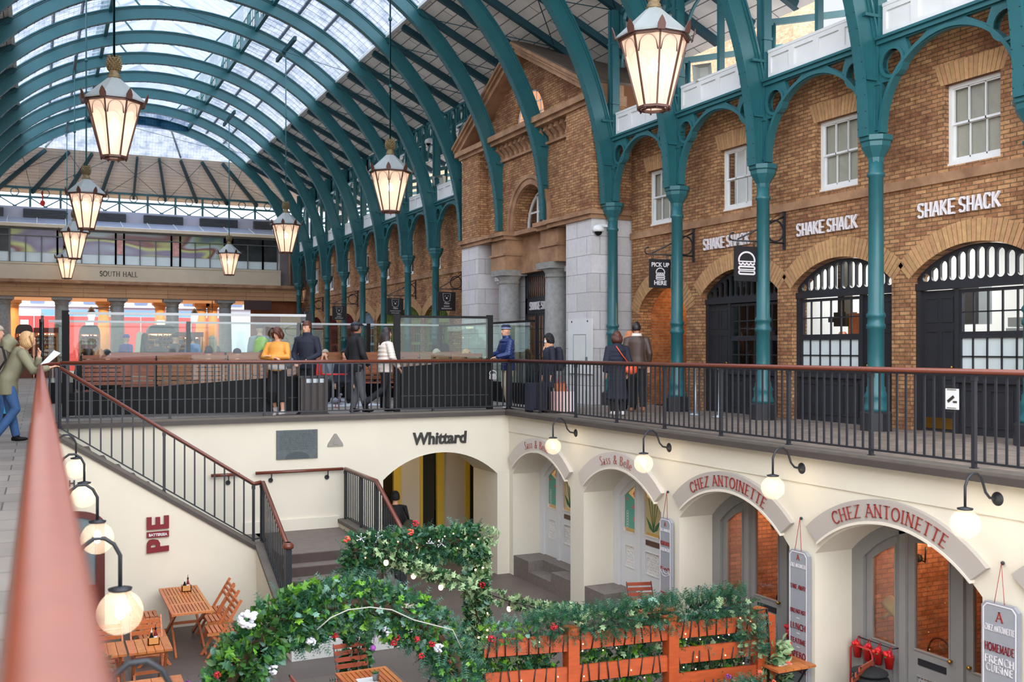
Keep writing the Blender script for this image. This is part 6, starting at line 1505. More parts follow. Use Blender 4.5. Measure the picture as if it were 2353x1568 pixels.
# ================================================================ PENDANT LANTERNS
PANE = glassy('opal_lantern_pane', (1, .93, .84), .05, .1, diff=.5, dcol=(1, .88, .76), emis=(1, .64, .44), es=.22)
ZINC = mat('grey_lantern_roof', S(134, 138, 136), .55, var=.06, vs=5); GILT = mat('aged_gilt', S(116, 98, 66), .5, metal=.3, var=.2, vs=12); BRONZ = mat('bronze_frame', S(84, 52, 42), .45, metal=.2)
def make_pendant():
 t = thing('pendant_lantern', '', 'lantern', (0, 0, 0), 'octagonal lanterns hung from the roof')
 n = 8; R1, R0 = .47, .215; z1, z0 = .93, 0.0; ph = pi/8
 m = MB(); m.lathe([(R0-.005, z0+.01), (R1-.02, z1)], (0, 0, 0), n, smooth=False, ph=ph); me = m.mesh(PANE); bm = bmesh.new(); bm.from_mesh(me)
 big = [f for f in bm.faces if len(f.verts) == 8]; bmesh.ops.delete(bm, geom=big, context='FACES_ONLY'); bm.to_mesh(me); bm.free(); part('pane', me, None, t, local=True)
 m = MB()
 P = lambda k, r, z: (r*cos(2*pi*k/n+ph), r*sin(2*pi*k/n+ph), z)
 for k in range(n):
  m.bar(P(k, R0, z0), P(k, R1-.01, z1), .022, .022)
  # pointed arch tracery at the head of every pane
  a, b = Vector(P(k, R1-.035, z1-.01)), Vector(P(k+1, R1-.035, z1-.01)); a2 = Vector(P(k, R0, z0)); b2 = Vector(P(k+1, R0, z0))
  pts = []
  for j in range(11):
   u = j/10; drop = .2*(1-sqrt(max(0, 1-(2*u-1)**2)))
   top = a.lerp(b, .06+.88*u); bot = a2.lerp(b2, .06+.88*u); pts.append(top.lerp(bot, .02+drop*1.1))
  m.tube(pts, .012, 5)
 for r, z, w_ in ((R0, z0, .035), (R1, z1, .05)): m.sweep([P(k, r, z) for k in range(n)], [(-.02, -w_/2), (.02, -w_/2), (.02, w_/2), (-.02, w_/2)], closed=True)
 m.sweep([P(k, R0-.06, z0-.02) for k in range(n)], [(-.012, -.012), (.012, -.012), (.012, .012), (-.012, .012)], closed=True)
 for k in range(n): m.ball(P(k, R0, z0-.03), .014, 5)
 part('frame', m, BRONZ, t, local=True)
 m = MB(); m.lathe([(R1+.06, z1+.01), (R1+.05, z1+.04), (.12, z1+.41), (.10, z1+.43)], (0, 0, 0), n, smooth=False, ph=ph); part('roof', m, ZINC, t, local=True)
 m = MB()
 for k in range(n):
  c = Vector(P(k, R1+.06, z1+.01)); o_ = Vector((cos(2*pi*k/n+ph), sin(2*pi*k/n+ph), 0)); s_ = Vector((-o_.y, o_.x, 0))
  pl = [(-.05, -.02), (.05, -.02), (.055, .05), (.03, .11), (0, .155), (-.03, .11), (-.055, .05)]
  vs = [c+s_*a+Vector((0, 0, b))+o_*(b*.25) for a, b in pl]+[c+s_*a+Vector((0, 0, b))+o_*(b*.25+.012) for a, b in pl]
  m.add(vs, [tuple(range(7))[::-1], tuple(range(7, 14))]+[(i, (i+1) % 7, 7+(i+1) % 7, 7+i) for i in range(7)])
 part('cresting_leaf', m, BRONZ, t, local=True)
 m = MB(); m.lathe([(.10, z1+.42), (.115, z1+.44), (.09, z1+.46), (.10, z1+.48), (.08, z1+.50), (.075, z1+.53), (.09, z1+.55)], (0, 0, 0), 20)
 # pineapple: diamond studs
 for r_ in range(6):
  zz = z1+.575+r_*.035; rr = .085+.028*sin(pi*(r_+.6)/6.6)
  for k in range(12):
   a = 2*pi*(k+(.5 if r_ % 2 else 0))/12; c = Vector((rr*cos(a), rr*sin(a), zz)); o_ = Vector((cos(a), sin(a), .15)); s_ = Vector((-sin(a), cos(a), 0))
   q = [c+s_*.028, c+Vector((0, 0, .03)), c-s_*.028, c-Vector((0, 0, .03)), c+o_*.025]
   m.add(q, [(0, 1, 4), (1, 2, 4), (2, 3, 4), (3, 0, 4)])
 m.lathe([(.08, z1+.55), (.105, z1+.62), (.108, z1+.68), (.09, z1+.76), (.04, z1+.79)], (0, 0, 0), 16)
 for k in range(10):
  a = 2*pi*k/10; o_ = Vector((cos(a), sin(a), 0)); m.tube([Vector((0, 0, z1+.76))+o_*.05, Vector((0, 0, z1+.80))+o_*.09, Vector((0, 0, z1+.80))+o_*.12], [.02, .014, .003], 4)
 part('pineapple_finial', m, GILT, t, local=True)
 m = MB(); m.lathe([(.001, -.09), (.06, -.05), (.075, .02), (.04, .09), (.02, .12)], (0, 0, .56), 12); part('bulb', m, emis('lantern_bulb', (1, .85, .66), 7), t, local=True)
 return t
ZB = 4.59
PROTO = make_pendant()
pend = [(7.58, 11.45, 'largest octagonal white lantern hanging top right in front of the teal arches'), (7.58, 22.75, 'octagonal lantern hanging just left of the brick gable'), (7.58, 33.9, 'octagonal lantern hanging over the far end of the teal columns'), (7.58, 45.1, 'small octagonal lantern hanging in front of the south hall window band'),
  (1.16, 18.35, 'large octagonal lantern hanging at upper left'), (1.16, 29.55, 'octagonal lantern hanging directly below the large upper left one'), (1.16, 39.4, 'small octagonal lantern at left with another one showing below it'), (1.16, 50.6, 'smallest octagonal lantern at left, its top hidden behind a nearer one')]
for i, (x, y, lb) in enumerate(pend):
 if i == 0: r = PROTO; r.location = (x, y, ZB); r['label'] = lb
 else: r = dup(PROTO, (x, y, ZB), label=lb)
 zt = ZC+sqrt(7.45**2-(x-XC)**2)
 m = MB(); m.tube([(x, y, ZB+1.7), (x, y, zt)], .02, 6)
 for z in (ZB+3.0, ZB+4.6): m.ball((x, y, z), .05, 8)
 m.lathe([(.02, 0), (.06, .02), (.02, .05)], (x, y, ZB+3.0), 8)
 part('hanging_rod', m, TEAL, r)
 l = bpy.data.lights.new('lantern_light', 'POINT'); l.energy = 8; l.color = (1, .78, .58); l.shadow_soft_size = .08; o = bpy.data.objects.new('lantern_light', l); COL.objects.link(o); o.location = (x, y, ZB+.56)
 # short purlin carrying the rod
 m = MB(); k = min(range(len(KY)), key=lambda q: abs(KY[q]-y)); m.bar((x, y-1.4, zt+.1), (x, y+1.4, zt+.1), .09, .14)
 solo('lantern_beam', m, TEALD, 'short teal roof beam carrying the rod of the %s lantern in the %s row' % (nth[(i % 4)+1], 'right' if x > 4 else 'left'), 'beam', 'beams carrying the lantern rods')
# ================================================================ SCREENS AND BENCHES ON THE UPPER FLOOR
SGL = glassy('screen_glass', (.95, .98, .97), .04, .01)
SGL2 = glassy('green_screen_glass', (.84, .93, .88), .04, .01)
PALEM = mat('pale_top_rail', S(190, 192, 192), .4)
def yl(x): return 20.55-.128*x
def screen_post(x, y, z, label):
 m = MB(); m.cbox((x, y, z/2), .12, .12, z, -.127); solo('screen_post', m, BLACKS, label, 'post', 'black posts of the glass screens')
for x, lb in ((.45, 'tall black screen post at the left end beside the railing corner'), (4.92, 'black screen post behind the bearded man'), (6.72, 'black screen post right of the woman in cream'), (8.72, 'black screen post behind the man in the blue puffer')):
 screen_post(x, yl(x)+.05, 2.03, lb)
def screen(x0, x1, z0, z1, label, gl):
 t = thing('glass_screen', label, 'glass screen', ((x0+x1)/2, yl((x0+x1)/2), 0), 'glass screens round the seating')
 a, b = (x0, yl(x0), 0), (x1, yl(x1), 0); A_ = Vector(a); B_ = Vector(b); n_ = Vector((.127, 1, 0)).normalized()*.03
 m = MB(); vs = [A_+n_*-1, B_+n_*-1, B_+n_, A_+n_]
 m.add([(v.x, v.y, .05) for v in vs]+[(vs[0].x, vs[0].y, z0), (vs[1].x, vs[1].y, z1), (vs[2].x, vs[2].y, z1), (vs[3].x, vs[3].y, z0)], [(0, 1, 2, 3), (7, 6, 5, 4), (0, 1, 5, 4), (1, 2, 6, 5), (2, 3, 7, 6), (3, 0, 4, 7)])
 part('black_panel', m, BLACKS, t)
 m = MB(); zz = .33; m.bar(A_-n_*1.1+Vector((0, 0, zz)), B_-n_*1.1+Vector((0, 0, zz)), .006, .012); part('panel_seam', m, GREYT2, t)
 g = n_*.25; m = MB(); m.add([(A_.x-g.x, A_.y-g.y, z0), (B_.x-g.x, B_.y-g.y, z1), (B_.x-g.x, B_.y-g.y, 1.97), (A_.x-g.x, A_.y-g.y, 1.97), (A_.x+g.x, A_.y+g.y, z0), (B_.x+g.x, B_.y+g.y, z1), (B_.x+g.x, B_.y+g.y, 1.97), (A_.x+g.x, A_.y+g.y, 1.97)],
  [(0, 1, 2, 3), (7, 6, 5, 4), (0, 1, 5, 4), (1, 2, 6, 5), (2, 3, 7, 6), (3, 0, 4, 7)]); part('glass', m, gl, t)
 m = MB(); m.bar(A_+Vector((0, 0, 1.98)), B_+Vector((0, 0, 1.98)), .05, .05); part('top_rail', m, PALEM if gl is SGL else BLACKS, t)
GREYT2 = mat('seam_grey', S(70, 72, 76), .5)
screen(.5, 4.86, .47, .78, 'long glass screen over a sloping black panel at left', SGL)
screen(6.78, 8.66, .93, 1.08, 'shorter greenish glass screen over a black panel at right', SGL2)
t = thing('glass_screen', 'glass side screen turning back from the left post', 'glass screen', (.2, 22, 0)); m = MB(); m.box(.05, 21, .4, .06, 25.5, 1.95); part('glass', m, SGL, t); m = MB(); m.box(.03, 20.6, 1.93, .08, 25.5, 1.99); part('top_rail', m, PALEM, t); m = MB(); m.box(.0, 25.5, 0, .1, 25.62, 2.0); part('post', m, BLACKS, t); m = MB(); m.box(.03, 21, .35, .08, 25.5, .4); part('bottom_rail', m, BLACKS, t)
t = thing('glass_screen', 'back glass screen of the seating area seen through the front one', 'glass screen', (4.5, 26.2, 0)); m = MB(); m.box(.2, 26.2, .5, 10.2, 26.22, 1.96); part('glass', m, SGL2, t); m = MB(); m.box(.2, 26.18, 1.95, 10.2, 26.24, 2.0); part('top_rail', m, PALEM, t)
for xx in (3.4, 6.2, 8.1, 10.2): m = MB(); m.box(xx-.05, 26.15, 0, xx+.05, 26.27, 2.0); part('post', m, BLACKS, t)
m = MB(); m.box(.2, 26.18, 0, 10.2, 26.24, .5); part('black_panel', m, BLACKS, t)
m = MB(); m.box(10.28, 20.5, .5, 10.30, 26.2, 1.95); t = thing('glass_screen', 'right side glass screen of the seating area', 'glass screen', (10.3, 23, 0)); part('glass', m, SGL2, t); m = MB(); m.box(10.26, 20.5, 1.93, 10.33, 26.2, 1.98); m.box(10.26, 20.5, 0, 10.33, 26.2, .5); part('frame', m, BLACKS, t)
def slat_bench(x0, x1, y0, y1, zt, zb, n, label, seat=True):
 """long bench with a tall slatted back; runs from (x0,y0) to (x1,y1)"""
 t = thing('slatted_bench', label, 'bench', ((x0+x1)/2, (y0+y1)/2, 0), 'slatted wooden benches inside the screens')
 for i in range(n):
  z = zb+(zt-zb)*(i+.5)/n; h = (zt-zb)/n*.80
  m = MB(); k = 3
  for j in range(k):
   a = Vector((x0, y0, z)).lerp(Vector((x1, y1, z)), j/k+.003); b = Vector((x0, y0, z)).lerp(Vector((x1, y1, z)), (j+1)/k-.003); m.bar(a, b, .03, h)
  part('back_slat', m, SLAT, t)
 m = MB()
 for j in range(7):
  p = Vector((x0, y0, 0)).lerp(Vector((x1, y1, 0)), j/6); m.box(p.x-.025, p.y+.02, 0, p.x+.025, p.y+.07, zt-.02); m.box(p.x-.025, p.y+.05, 0, p.x+.025, p.y+.5, .05) if 0 else None
  m.box(p.x-.025, p.y+.02, .40, p.x+.025, p.y+.45, .44); m.box(p.x-.025, p.y+.4, 0, p.x+.025, p.y+.45, .44)
 part('frame', m, BLACKS, t)
 if seat:
  for i in range(4): m = MB(); m.bar((x0, y0+.1+i*.1, .46), (x1, y1+.1+i*.1, .46), .085, .03); part('seat_slat', m, SLAT, t)
slat_bench(.75, 4.9, 21.35, 20.95, 1.19, .58, 7, 'long slatted bench back directly behind the left glass screen')
slat_bench(.9, 10.0, 23.9, 23.9, 1.24, .7, 5, 'second slatted bench running behind the first')
slat_bench(6.85, 9.0, 20.75, 20.55, 1.22, .9, 3, 'slatted bench behind the right glass screen')
slat_bench(4.9, 8.6, 25.2, 25.2, 1.22, .5, 6, 'slatted bench at the back between the two screens')
# burger mark on the right black panel
m = MB(); q = at(1134, 861, y=19.36); burger(m, q.x, q.z, .16, yl(q.x)-.04, t=.004); solo('burger_logo', m, LETW, 'white burger outline on the right black screen panel', 'logo')
# litter bin
t = thing('litter_bin', 'square dark wood litter bin with a metal plate by the far railing', 'litter bin', (4.88, 19.5, 0))
m = MB(); m.box(4.62, 19.36, .04, 5.16, 19.62, .74); part('bin_body', m, mat('dark_bin_wood', S(56, 44, 40), .5, var=.25, vs=6, stretch=(6, 6, .6)), t); m = MB(); m.box(4.60, 19.34, .74, 5.18, 19.64, .78); m.box(4.6, 19.34, 0, 5.18, 19.64, .04); part('rim', m, BLACKM, t); m = MB(); m.box(4.72, 19.345, .64, 5.08, 19.36, .72); part('metal_plate', m, STEEL, t)
# red table and things between the screens
t = thing('cafe_table', 'small round cafe table with red top between the screens', 'table', (6.2, 22.8, 0)); m = MB(); m.lathe([(.02, .70), (.34, .70), (.34, .73), (.001, .73)], (6.2, 22.8, 0), 20); part('table_top', m, mat('red_table', S(200, 40, 36), .4), t); m = MB(); m.tube([(6.2, 22.8, .7), (6.2, 22.8, .03)], .03, 8); m.lathe([(.22, 0), (.22, .02), (.03, .04)], (6.2, 22.8, 0), 16); part('pedestal', m, STEEL, t)
m = MB(); m.lathe([(.16, .5), (.19, .7), (.18, .95), (.08, 1.02)], (5.62, 22.3, 0), 14, sy=.5)
solo('red_coat', m, mat('red_fabric', S(196, 40, 38), .7), 'red padded coat hanging over a chair between the screens', 'coat')
m = MB(); m.tube([(5.62, 22.45, 0.0), (5.62, 22.45, 1.0)], .02, 6); m.box(5.42, 22.4, .44, 5.82, 22.8, .48); m.box(5.43, 22.42, 0, 5.46, 22.45, .9); m.box(5.78, 22.42, 0, 5.81, 22.45, .9); m.box(5.43, 22.75, 0, 5.46, 22.78, .45); m.box(5.78, 22.75, 0, 5.81, 22.78, .45); m.box(5.43, 22.42, .7, 5.81, 22.45, .95)
solo('cafe_chair', m, BLACKS, 'dark cafe chair carrying the red coat', 'chair')
m = MB(); m.box(5.2, 22.0, 0, 7.2, 26, .012)
solo('pale_mat', m, mat('pale_mat', S(190, 196, 206), .6), 'pale floor mat between the glass screens under the pigeon', 'mat')
# small notice on the right railing
t = thing('notice', 'white notice with a smoking symbol tied to the right railing', 'notice', (9.03, 7.75, .5)); a = at(2174, 893, x=9.03); b = at(2203, 942, x=9.03)
m = MB(); m.box(9.02, b.y, b.z, 9.035, a.y, a.z); part('card', m, WHITE, t); cy_, cz_ = (a.y+b.y)/2, (a.z+b.z)/2
m = MB(); m.bar((9.016, cy_+.05, cz_-.03), (9.016, cy_-.03, cz_+.03), .006, .03); m.box(9.014, cy_-.07, cz_-.04, 9.019, cy_-.02, cz_-.02)
for k in range(3): m.box(9.014, cy_-.06, cz_+.10+k*.02, 9.019, cy_+.06, cz_+.105+k*.02); m.box(9.014, cy_-.06, cz_-.10-k*.02, 9.019, cy_+.06, cz_-.095-k*.02)
part('symbol', m, INK, t)
# queue barrier posts
for (u, lb) in ((1653, 'left'), (1598, 'right')):
 p = at(u, 955, z=0); m = MB(); m.lathe([(.15, 0), (.15, .02), (.03, .05), (.022, .9), (.04, .92), (.04, .96), (.01, .98)], (11.7, p.y*11.7/p.x, 0), 14)
 solo('barrier_post', m, STEEL, 'chrome queue barrier post near the open charcoal door, the %s one' % lb, 'post', 'queue barrier posts')
# ================================================================ PASSAGE UNDER THE BACK ARCH
t = thing('passage_doors', 'dark glazed doors with yellow lit frames deep in the back arch', 'doors', (7.6, 26, -3.5))
for k, (u0, u1, mt) in enumerate(((905, 922, YEL), (922, 966, PWALL), (966, 972, YEL), (972, 1005, DOORD), (1005, 1021, YEL), (1021, 1070, PWALL), (1070, 1080, YEL), (1080, 1125, DOORD), (1125, 1150, PWALL))):
 yy = 23.2; a, b = at(u0, 1100, y=yy).x, at(u1, 1100, y=yy).x; m = MB(); d = {YEL.name: 0, PWALL.name: .05, DOORD.name: .2}[mt.name]; m.box(a, yy+d, -3.5, b, yy+d+.1, -.4)
 part({YEL.name: 'yellow_lit_pier', PWALL.name: 'pale_panel', DOORD.name: 'dark_door'}[mt.name], m, mt, t)
m = MB(); m.box(5.8, 22.4, -3.5, 6.5, 23.1, -2.9); m = MB(); m.box(7.0, 22.6, -3.5, 7.9, 23.1, -3.0); solo('low_crate', m, DOORD, 'dark low crate against the wall in the arched passage', 'crate')
for (x_, y_, e) in ((7.4, 22.0, 13),):
 l = bpy.data.lights.new('passage_light', 'POINT'); l.energy = e; l.color = (1, .78, .40); l.shadow_soft_size = .15; o = bpy.data.objects.new('passage_light', l); COL.objects.link(o); o.location = (x_, y_, -.75)
# ================================================================ COURT FURNITURE
def slat_table(cx, cy, w_, l_, rz, label, h=.74, rows=3, cols=10, grp='folding teak tables', plain=False, metal=False, z0=-3.5):
 t = thing('folding_table', label, 'table', (cx, cy, z0), grp, rz=rz)
 m = MB()
 if plain:
  for k in range(5): m.box(-w_/2+w_*k/5+.004, -l_/2, h-.03, -w_/2+w_*(k+1)/5-.004, l_/2, h)
 else:
  m.box(-w_/2, -l_/2, h-.035, -w_/2+.05, l_/2, h); m.box(w_/2-.05, -l_/2, h-.035, w_/2, l_/2, h)
  for r_ in range(rows+1): y = -l_/2+(l_-.06)*r_/rows; m.box(-w_/2+.05, y, h-.03, w_/2-.05, y+.06, h-.001)
  for r_ in range(rows):
   y0 = -l_/2+(l_-.06)*r_/rows+.06; y1 = -l_/2+(l_-.06)*(r_+1)/rows
   for c in range(cols): x0 = -w_/2+.055+(w_-.11)*c/cols; m.box(x0+.004, y0, h-.03, x0+(w_-.11)/cols-.008, y1, h-.001)
 part('table_top', m, TEAK, t, local=True)
 lm = BLACKM if metal else TEAK
 for s_ in (-1, 1):
  for d in (-1, 1):
   m = MB(); m.bar((s_*w_*.36, -d*l_*.40, .0), (s_*w_*.36-s_*.03*(d+1)/2, d*l_*.40, h-.03), .03 if not metal else .015, .055 if not metal else .02); part('leg', m, lm, t, local=True)
 m = MB(); m.box(-w_*.36, -.02, h/2-.03, w_*.36, .02, h/2+.01); m.box(-w_*.36, l_*.36, h-.07, w_*.36, l_*.40, h-.035); m.box(-w_*.36, -l_*.4, h-.07, w_*.36, -l_*.36, h-.035); part('stretcher', m, lm, t, local=True)
 return t
def fold_chair(cx, cy, rz, label, grp='folding teak chairs', metal=False, red=False):
 """facing +x locally"""
 t = thing('folding_chair', label, 'chair', (cx, cy, -3.5), grp, rz=rz); lm = BLACKM if metal else TEAK; w_ = .42
 wood = SLATR if metal else TEAK
 for k in range(6): m = MB(); m.box(-.20+k*.068, -w_/2, .43, -.20+k*.068+.052, w_/2, .452); part('seat_slat', m, wood, t, local=True)
 m = MB()
 for s_ in (-1, 1): m.box(-.21, s_*w_/2-.02*(s_+1)/2-.0, .39, .21, s_*w_/2+.02*(1-s_)/2, .43)
 part('seat_frame', m, lm, t, local=True)
 for s_ in (-1, 1):
  m = MB(); m.bar((.24, s_*(w_/2+.0), 0), (-.30, s_*w_/2, .90), .022 if not metal else .012, .042 if not metal else .02); part('leg', m, lm, t, local=True)
  m = MB(); m.bar((-.22, s_*(w_/2-.035), 0), (.16, s_*(w_/2-.035), .42), .022 if not metal else .012, .04 if not metal else .02); part('leg', m, lm, t, local=True)
 nb = 4 if metal else 3
 for k in range(nb):
  zz = (.64+k*.075) if metal else (.70+k*.068); xx = .24-.54*(zz/.90); m = MB(); m.bar((xx, -w_/2-.01, zz), (xx, w_/2+.01, zz), .02, .055 if metal else .058); part('back_slat', m, wood, t, local=True)
 return t
SLATR = mat('red_brown_slats', S(166, 84, 58), .45, var=.15, vs=6, island=.12, coat=.2)
slat_table(2.14, 16.9, .62, 1.85, 0, 'long slatted teak folding table against the cream stair wall')
for (cx, cy, lb) in ((2.62, 17.2, 'teak folding chair right of the long slatted table, nearest the wall'), (2.60, 16.65, 'middle teak folding chair on the right of the long slatted table'), (2.52, 16.0, 'teak folding chair right of the long slatted table, nearest the garland')): fold_chair(cx+.02, cy, pi, lb)
for (cx, cy, lb) in ((1.56, 17.35, 'teak folding chair left of the long slatted table, nearest the wall'), (1.55, 16.85, 'middle teak folding chair on the left of the long slatted table'), (1.56, 16.1, 'teak folding chair left of the long slatted table, nearest the camera')): fold_chair(cx, cy, 0, lb)
slat_table(1.36, 14.5, .56, .66, 0, 'square teak table holding the second condiment box', plain=True); slat_table(.78, 14.5, .56, .66, 0, 'square teak table pushed up left of the one with the condiment box', plain=True)
fold_chair(.86, 15.05, -pi/2, 'teak folding chair behind the left square table, by the wall side'); fold_chair(1.40, 15.12, -pi/2, 'teak folding chair behind the square table with the condiment box')
slat_table(1.15, 12.65, .9, .7, 0, 'teak table cut off by the bottom edge below the lowest globe lamp', plain=True)
slat_table(3.68, 11.75, .66, .95, 0, 'slatted teak table under the flower arch set with a paper and a plant pot', rows=1, cols=9)
fold_chair(3.72, 12.6, -pi/2, 'red brown slatted metal chair behind the table under the flower arch', 'red brown slatted metal chairs', metal=True)
fold_chair(3.0, 11.7, 0, 'red brown slatted metal chair left of the table under the flower arch', 'red brown slatted metal chairs', metal=True); fold_chair(4.5, 11.9, pi, 'red brown slatted metal chair half hidden by the right leg of the arch', 'red brown slatted metal chairs', metal=True)
slat_table(8.72, 10.2, .62, .62, 0, 'slatted table with menu paper and red flower pot beside the breakfast menu board', plain=True, metal=True); slat_table(8.72, 13.25, .6, .55, 0, 'small slatted table with a tin plant pot near the narrow menu board', plain=True, metal=True)
fold_chair(9.0, 13.9, -pi/2-.3, 'red brown slatted chair behind the small table near the narrow menu board', 'red brown slatted metal chairs', metal=True)
fold_chair(9.18, 9.55, pi/2+.4, 'red brown slatted chair piled with dark cushions near the nearest grey doors', 'red brown slatted metal chairs', metal=True)
fold_chair(9.0, 11.6, -2.6, 'red brown slatted chair of the bearded man behind the trellis', 'red brown slatted metal chairs', metal=True)
# dark folded blankets with the red hoop
m = MB(); t = thing('folded_blankets', 'pile of dark folded blankets on the slatted chair near the right', 'blankets', (9.45, 9.35, -3.0))
for k in range(4): m = MB(); m.ball((9.42, 9.35+.02*(k % 2), -2.98+k*.075), .2, 14, sx=1.1, sy=1.2, sz=.24); part('blanket', m, mat('dark_blanket', S(38, 40, 42), .9, bump=.3, bs=20) if k == 0 else bpy.data.materials['dark_blanket'], t)
m = MB(); m.tube([(9.62, 9.9, -3.5), (9.62, 9.9, -2.62), (9.62, 9.86, -2.56), (9.62, 9.56, -2.56), (9.62, 9.52, -2.62), (9.62, 9.52, -3.5)], .014, 8); solo('red_hoop', m, RED2, 'red metal hoop handle standing by the nearest grey doors', 'stand')
# condiment boxes
def condiments(cx, cy, lab, zt=-2.76):
 t = thing('condiment_box', lab, 'condiment box', (cx, cy, zt), 'wooden condiment boxes')
 m = MB(); m.box(cx-.075, cy-.06, zt, cx+.075, cy+.06, zt+.012)
 for a in (((-.075, -.06), (.075, -.048)), ((-.075, .048), (.075, .06)), ((-.075, -.06), (-.063, .06)), ((.063, -.06), (.075, .06))): m.box(cx+a[0][0], cy+a[0][1], zt, cx+a[1][0], cy+a[1][1], zt+.10)
 part('box', m, mat('plywood', S(204, 146, 84), .5) if 'plywood' not in bpy.data.materials else bpy.data.materials['plywood'], t)
 for (dx, dy, c, h_, lb) in ((-.025, .0, BLACKS, .20, 'dark sauce bottle in the '), (.028, .01, RED, .24, 'red sauce bottle with tall spout in the ')):
  b = thing('sauce_bottle', lb+lab[:60].replace('small plywood ', ''), 'bottle', (cx+dx, cy+dy, zt+.012)); m = MB(); m.lathe([(.024, .013), (.026, .03), (.026, h_*.5), (.012, h_*.72), (.011, h_*.8)], (cx+dx, cy+dy, zt), 12); part('bottle', m, c, b)
  m = MB(); m.lathe([(.0265, h_*.2), (.0265, h_*.45)], (cx+dx, cy+dy, zt), 12); part('label', m, LETW, b); m = MB(); m.lathe([(.013, h_*.8), (.013, h_*.9), (.004, h_*.95), (.003, h_*1.12)], (cx+dx, cy+dy, zt), 10); part('cap', m, WHITE if c is BLACKS else BLACKS, b)
condiments(2.23, 17.45, 'small plywood box of sauces on the long slatted table'); condiments(1.42, 14.5, 'small plywood box of sauces on the square table')
# paper, pots on tables
def pot(cx, cy, zt, lab, col, plant, r=.045, h=.09, flower=None):
 t = thing('plant_pot', lab, 'plant pot', (cx, cy, zt)); m = MB(); m.lathe([(r*.75, .001), (r, h), (r*1.05, h+.006), (r*.9, h)], (cx, cy, zt), 14); part('pot', m, col, t)
 rn = random.Random(int(cx*100)); m = MB()
 for k in range(26): a = rn.uniform(0, 2*pi); q = rn.uniform(0, r*1.2); m.tube([(cx+q*.5*cos(a), cy+q*.5*sin(a), zt+h-.01), (cx+q*cos(a), cy+q*sin(a), zt+h+rn.uniform(.01, .05))], [.006, .002], 4)
 part('plant', m, plant, t)
 if flower:
  m = MB()
  for k in range(9): a = 2*pi*k/9; m.ball((cx+.03*cos(a), cy+.03*sin(a), zt+h+.05+.012*(k % 3)), .024, 8)
  part('flower', m, flower, t)
LEAFG = mat('mid_green', S(70, 120, 50), .5, island=.3); TIN = mat('galvanised_tin', S(140, 144, 146), .35, metal=.7); REDF = mat('scarlet_petals', S(210, 24, 26), .5, island=.15); REDPOT = mat('red_tin_pot', S(184, 26, 26), .4)
pot(3.72, 11.72, -2.76, 'grey tin pot of cress on the table under the flower arch', TIN, LEAFG); pot(8.98, 13.3, -2.76, 'grey tin pot with green plant on the small table near the narrow menu board', TIN, LEAFG); pot(8.9, 10.28, -2.76, 'red tin pot with red flower on the table beside the breakfast menu board', REDPOT, LEAFG, .055, .11, REDF)
for (cx, cy, lb) in ((3.62, 11.72, 'white menu paper on the table under the flower arch'), (8.66, 10.2, 'white menu paper on the table beside the breakfast menu board')): m = MB(); m.box(cx-.11, cy-.16, -2.759, cx+.11, cy+.16, -2.756); solo('menu_paper', m, WHITE, lb, 'paper')
# red hanging pots on the grey doors
def hung(yc, label, n):
 r_ = thing('pot_rail', 'iron rail across the left pane of the '+label, 'rail', (9.7, yc, -2.45)); m = MB(); m.tube([(9.70, yc-.3, -2.47), (9.70, yc+.3, -2.47)], .008, 6); m.tube([(9.78, yc-.3, -2.47), (9.70, yc-.3, -2.47)], .008, 6); m.tube([(9.78, yc+.3, -2.47), (9.70, yc+.3, -2.47)], .008, 6); part('bar', m, BLACKM, r_)
 for k in range(n):
  y = yc+.27-.54*k/(n-1); rn = random.Random(k+int(yc*10)); tl = rn.uniform(-.25, .1)
  t = thing('hanging_pot', 'red tin pot of red flowers hung on the %s, %s from the left' % (label, nth[k+1]), 'plant pot', (9.66, y, -2.72), 'red pots hung on the grey doors')
  m = MB(); m.lathe([(.045, 0), (.065, .15), (.07, .155)], (9.66, y, -2.72), 12); part('pot', m, REDPOT, t); m = MB(); m.tube([(9.66, y+.06, -2.58), (9.69, y, -2.45), (9.66, y-.06, -2.58)], .007, 5); part('ribbon', m, REDPOT, t)
  m = MB()
  for j in range(12): a = rn.uniform(0, 2*pi); q = rn.uniform(0, .05); m.ball((9.64+q*cos(a), y+q*sin(a), -2.55+rn.uniform(-.01, .04)), .026, 7)
  part('flowers', m, REDF, t); m = MB()
  for j in range(5): a = rn.uniform(0, 2*pi); m.ball((9.65+.05*cos(a), y+.05*sin(a), -2.57), .02, 6, sz=.4)
  part('leaves', m, LEAFG, t)
hung(9.55, 'nearest grey doors', 4); hung(12.6, 'second grey doors', 4)
t = thing('hanging_pot', 'cluster of red pots hung low on the right leaf of the second grey doors', 'plant pot', (9.7, 11.0, -2.7));
for k in range(3): m = MB(); m.lathe([(.045, 0), (.065, .15)], (9.68, 10.82+k*.16, -2.95+.06*k), 12); part('pot', m, REDPOT, t); m = MB(); [m.ball((9.66+.03*cos(j), 10.82+k*.16+.04*sin(j*2), -2.78+.06*k), .03, 7) for j in range(7)]; part('flowers', m, REDF, t)
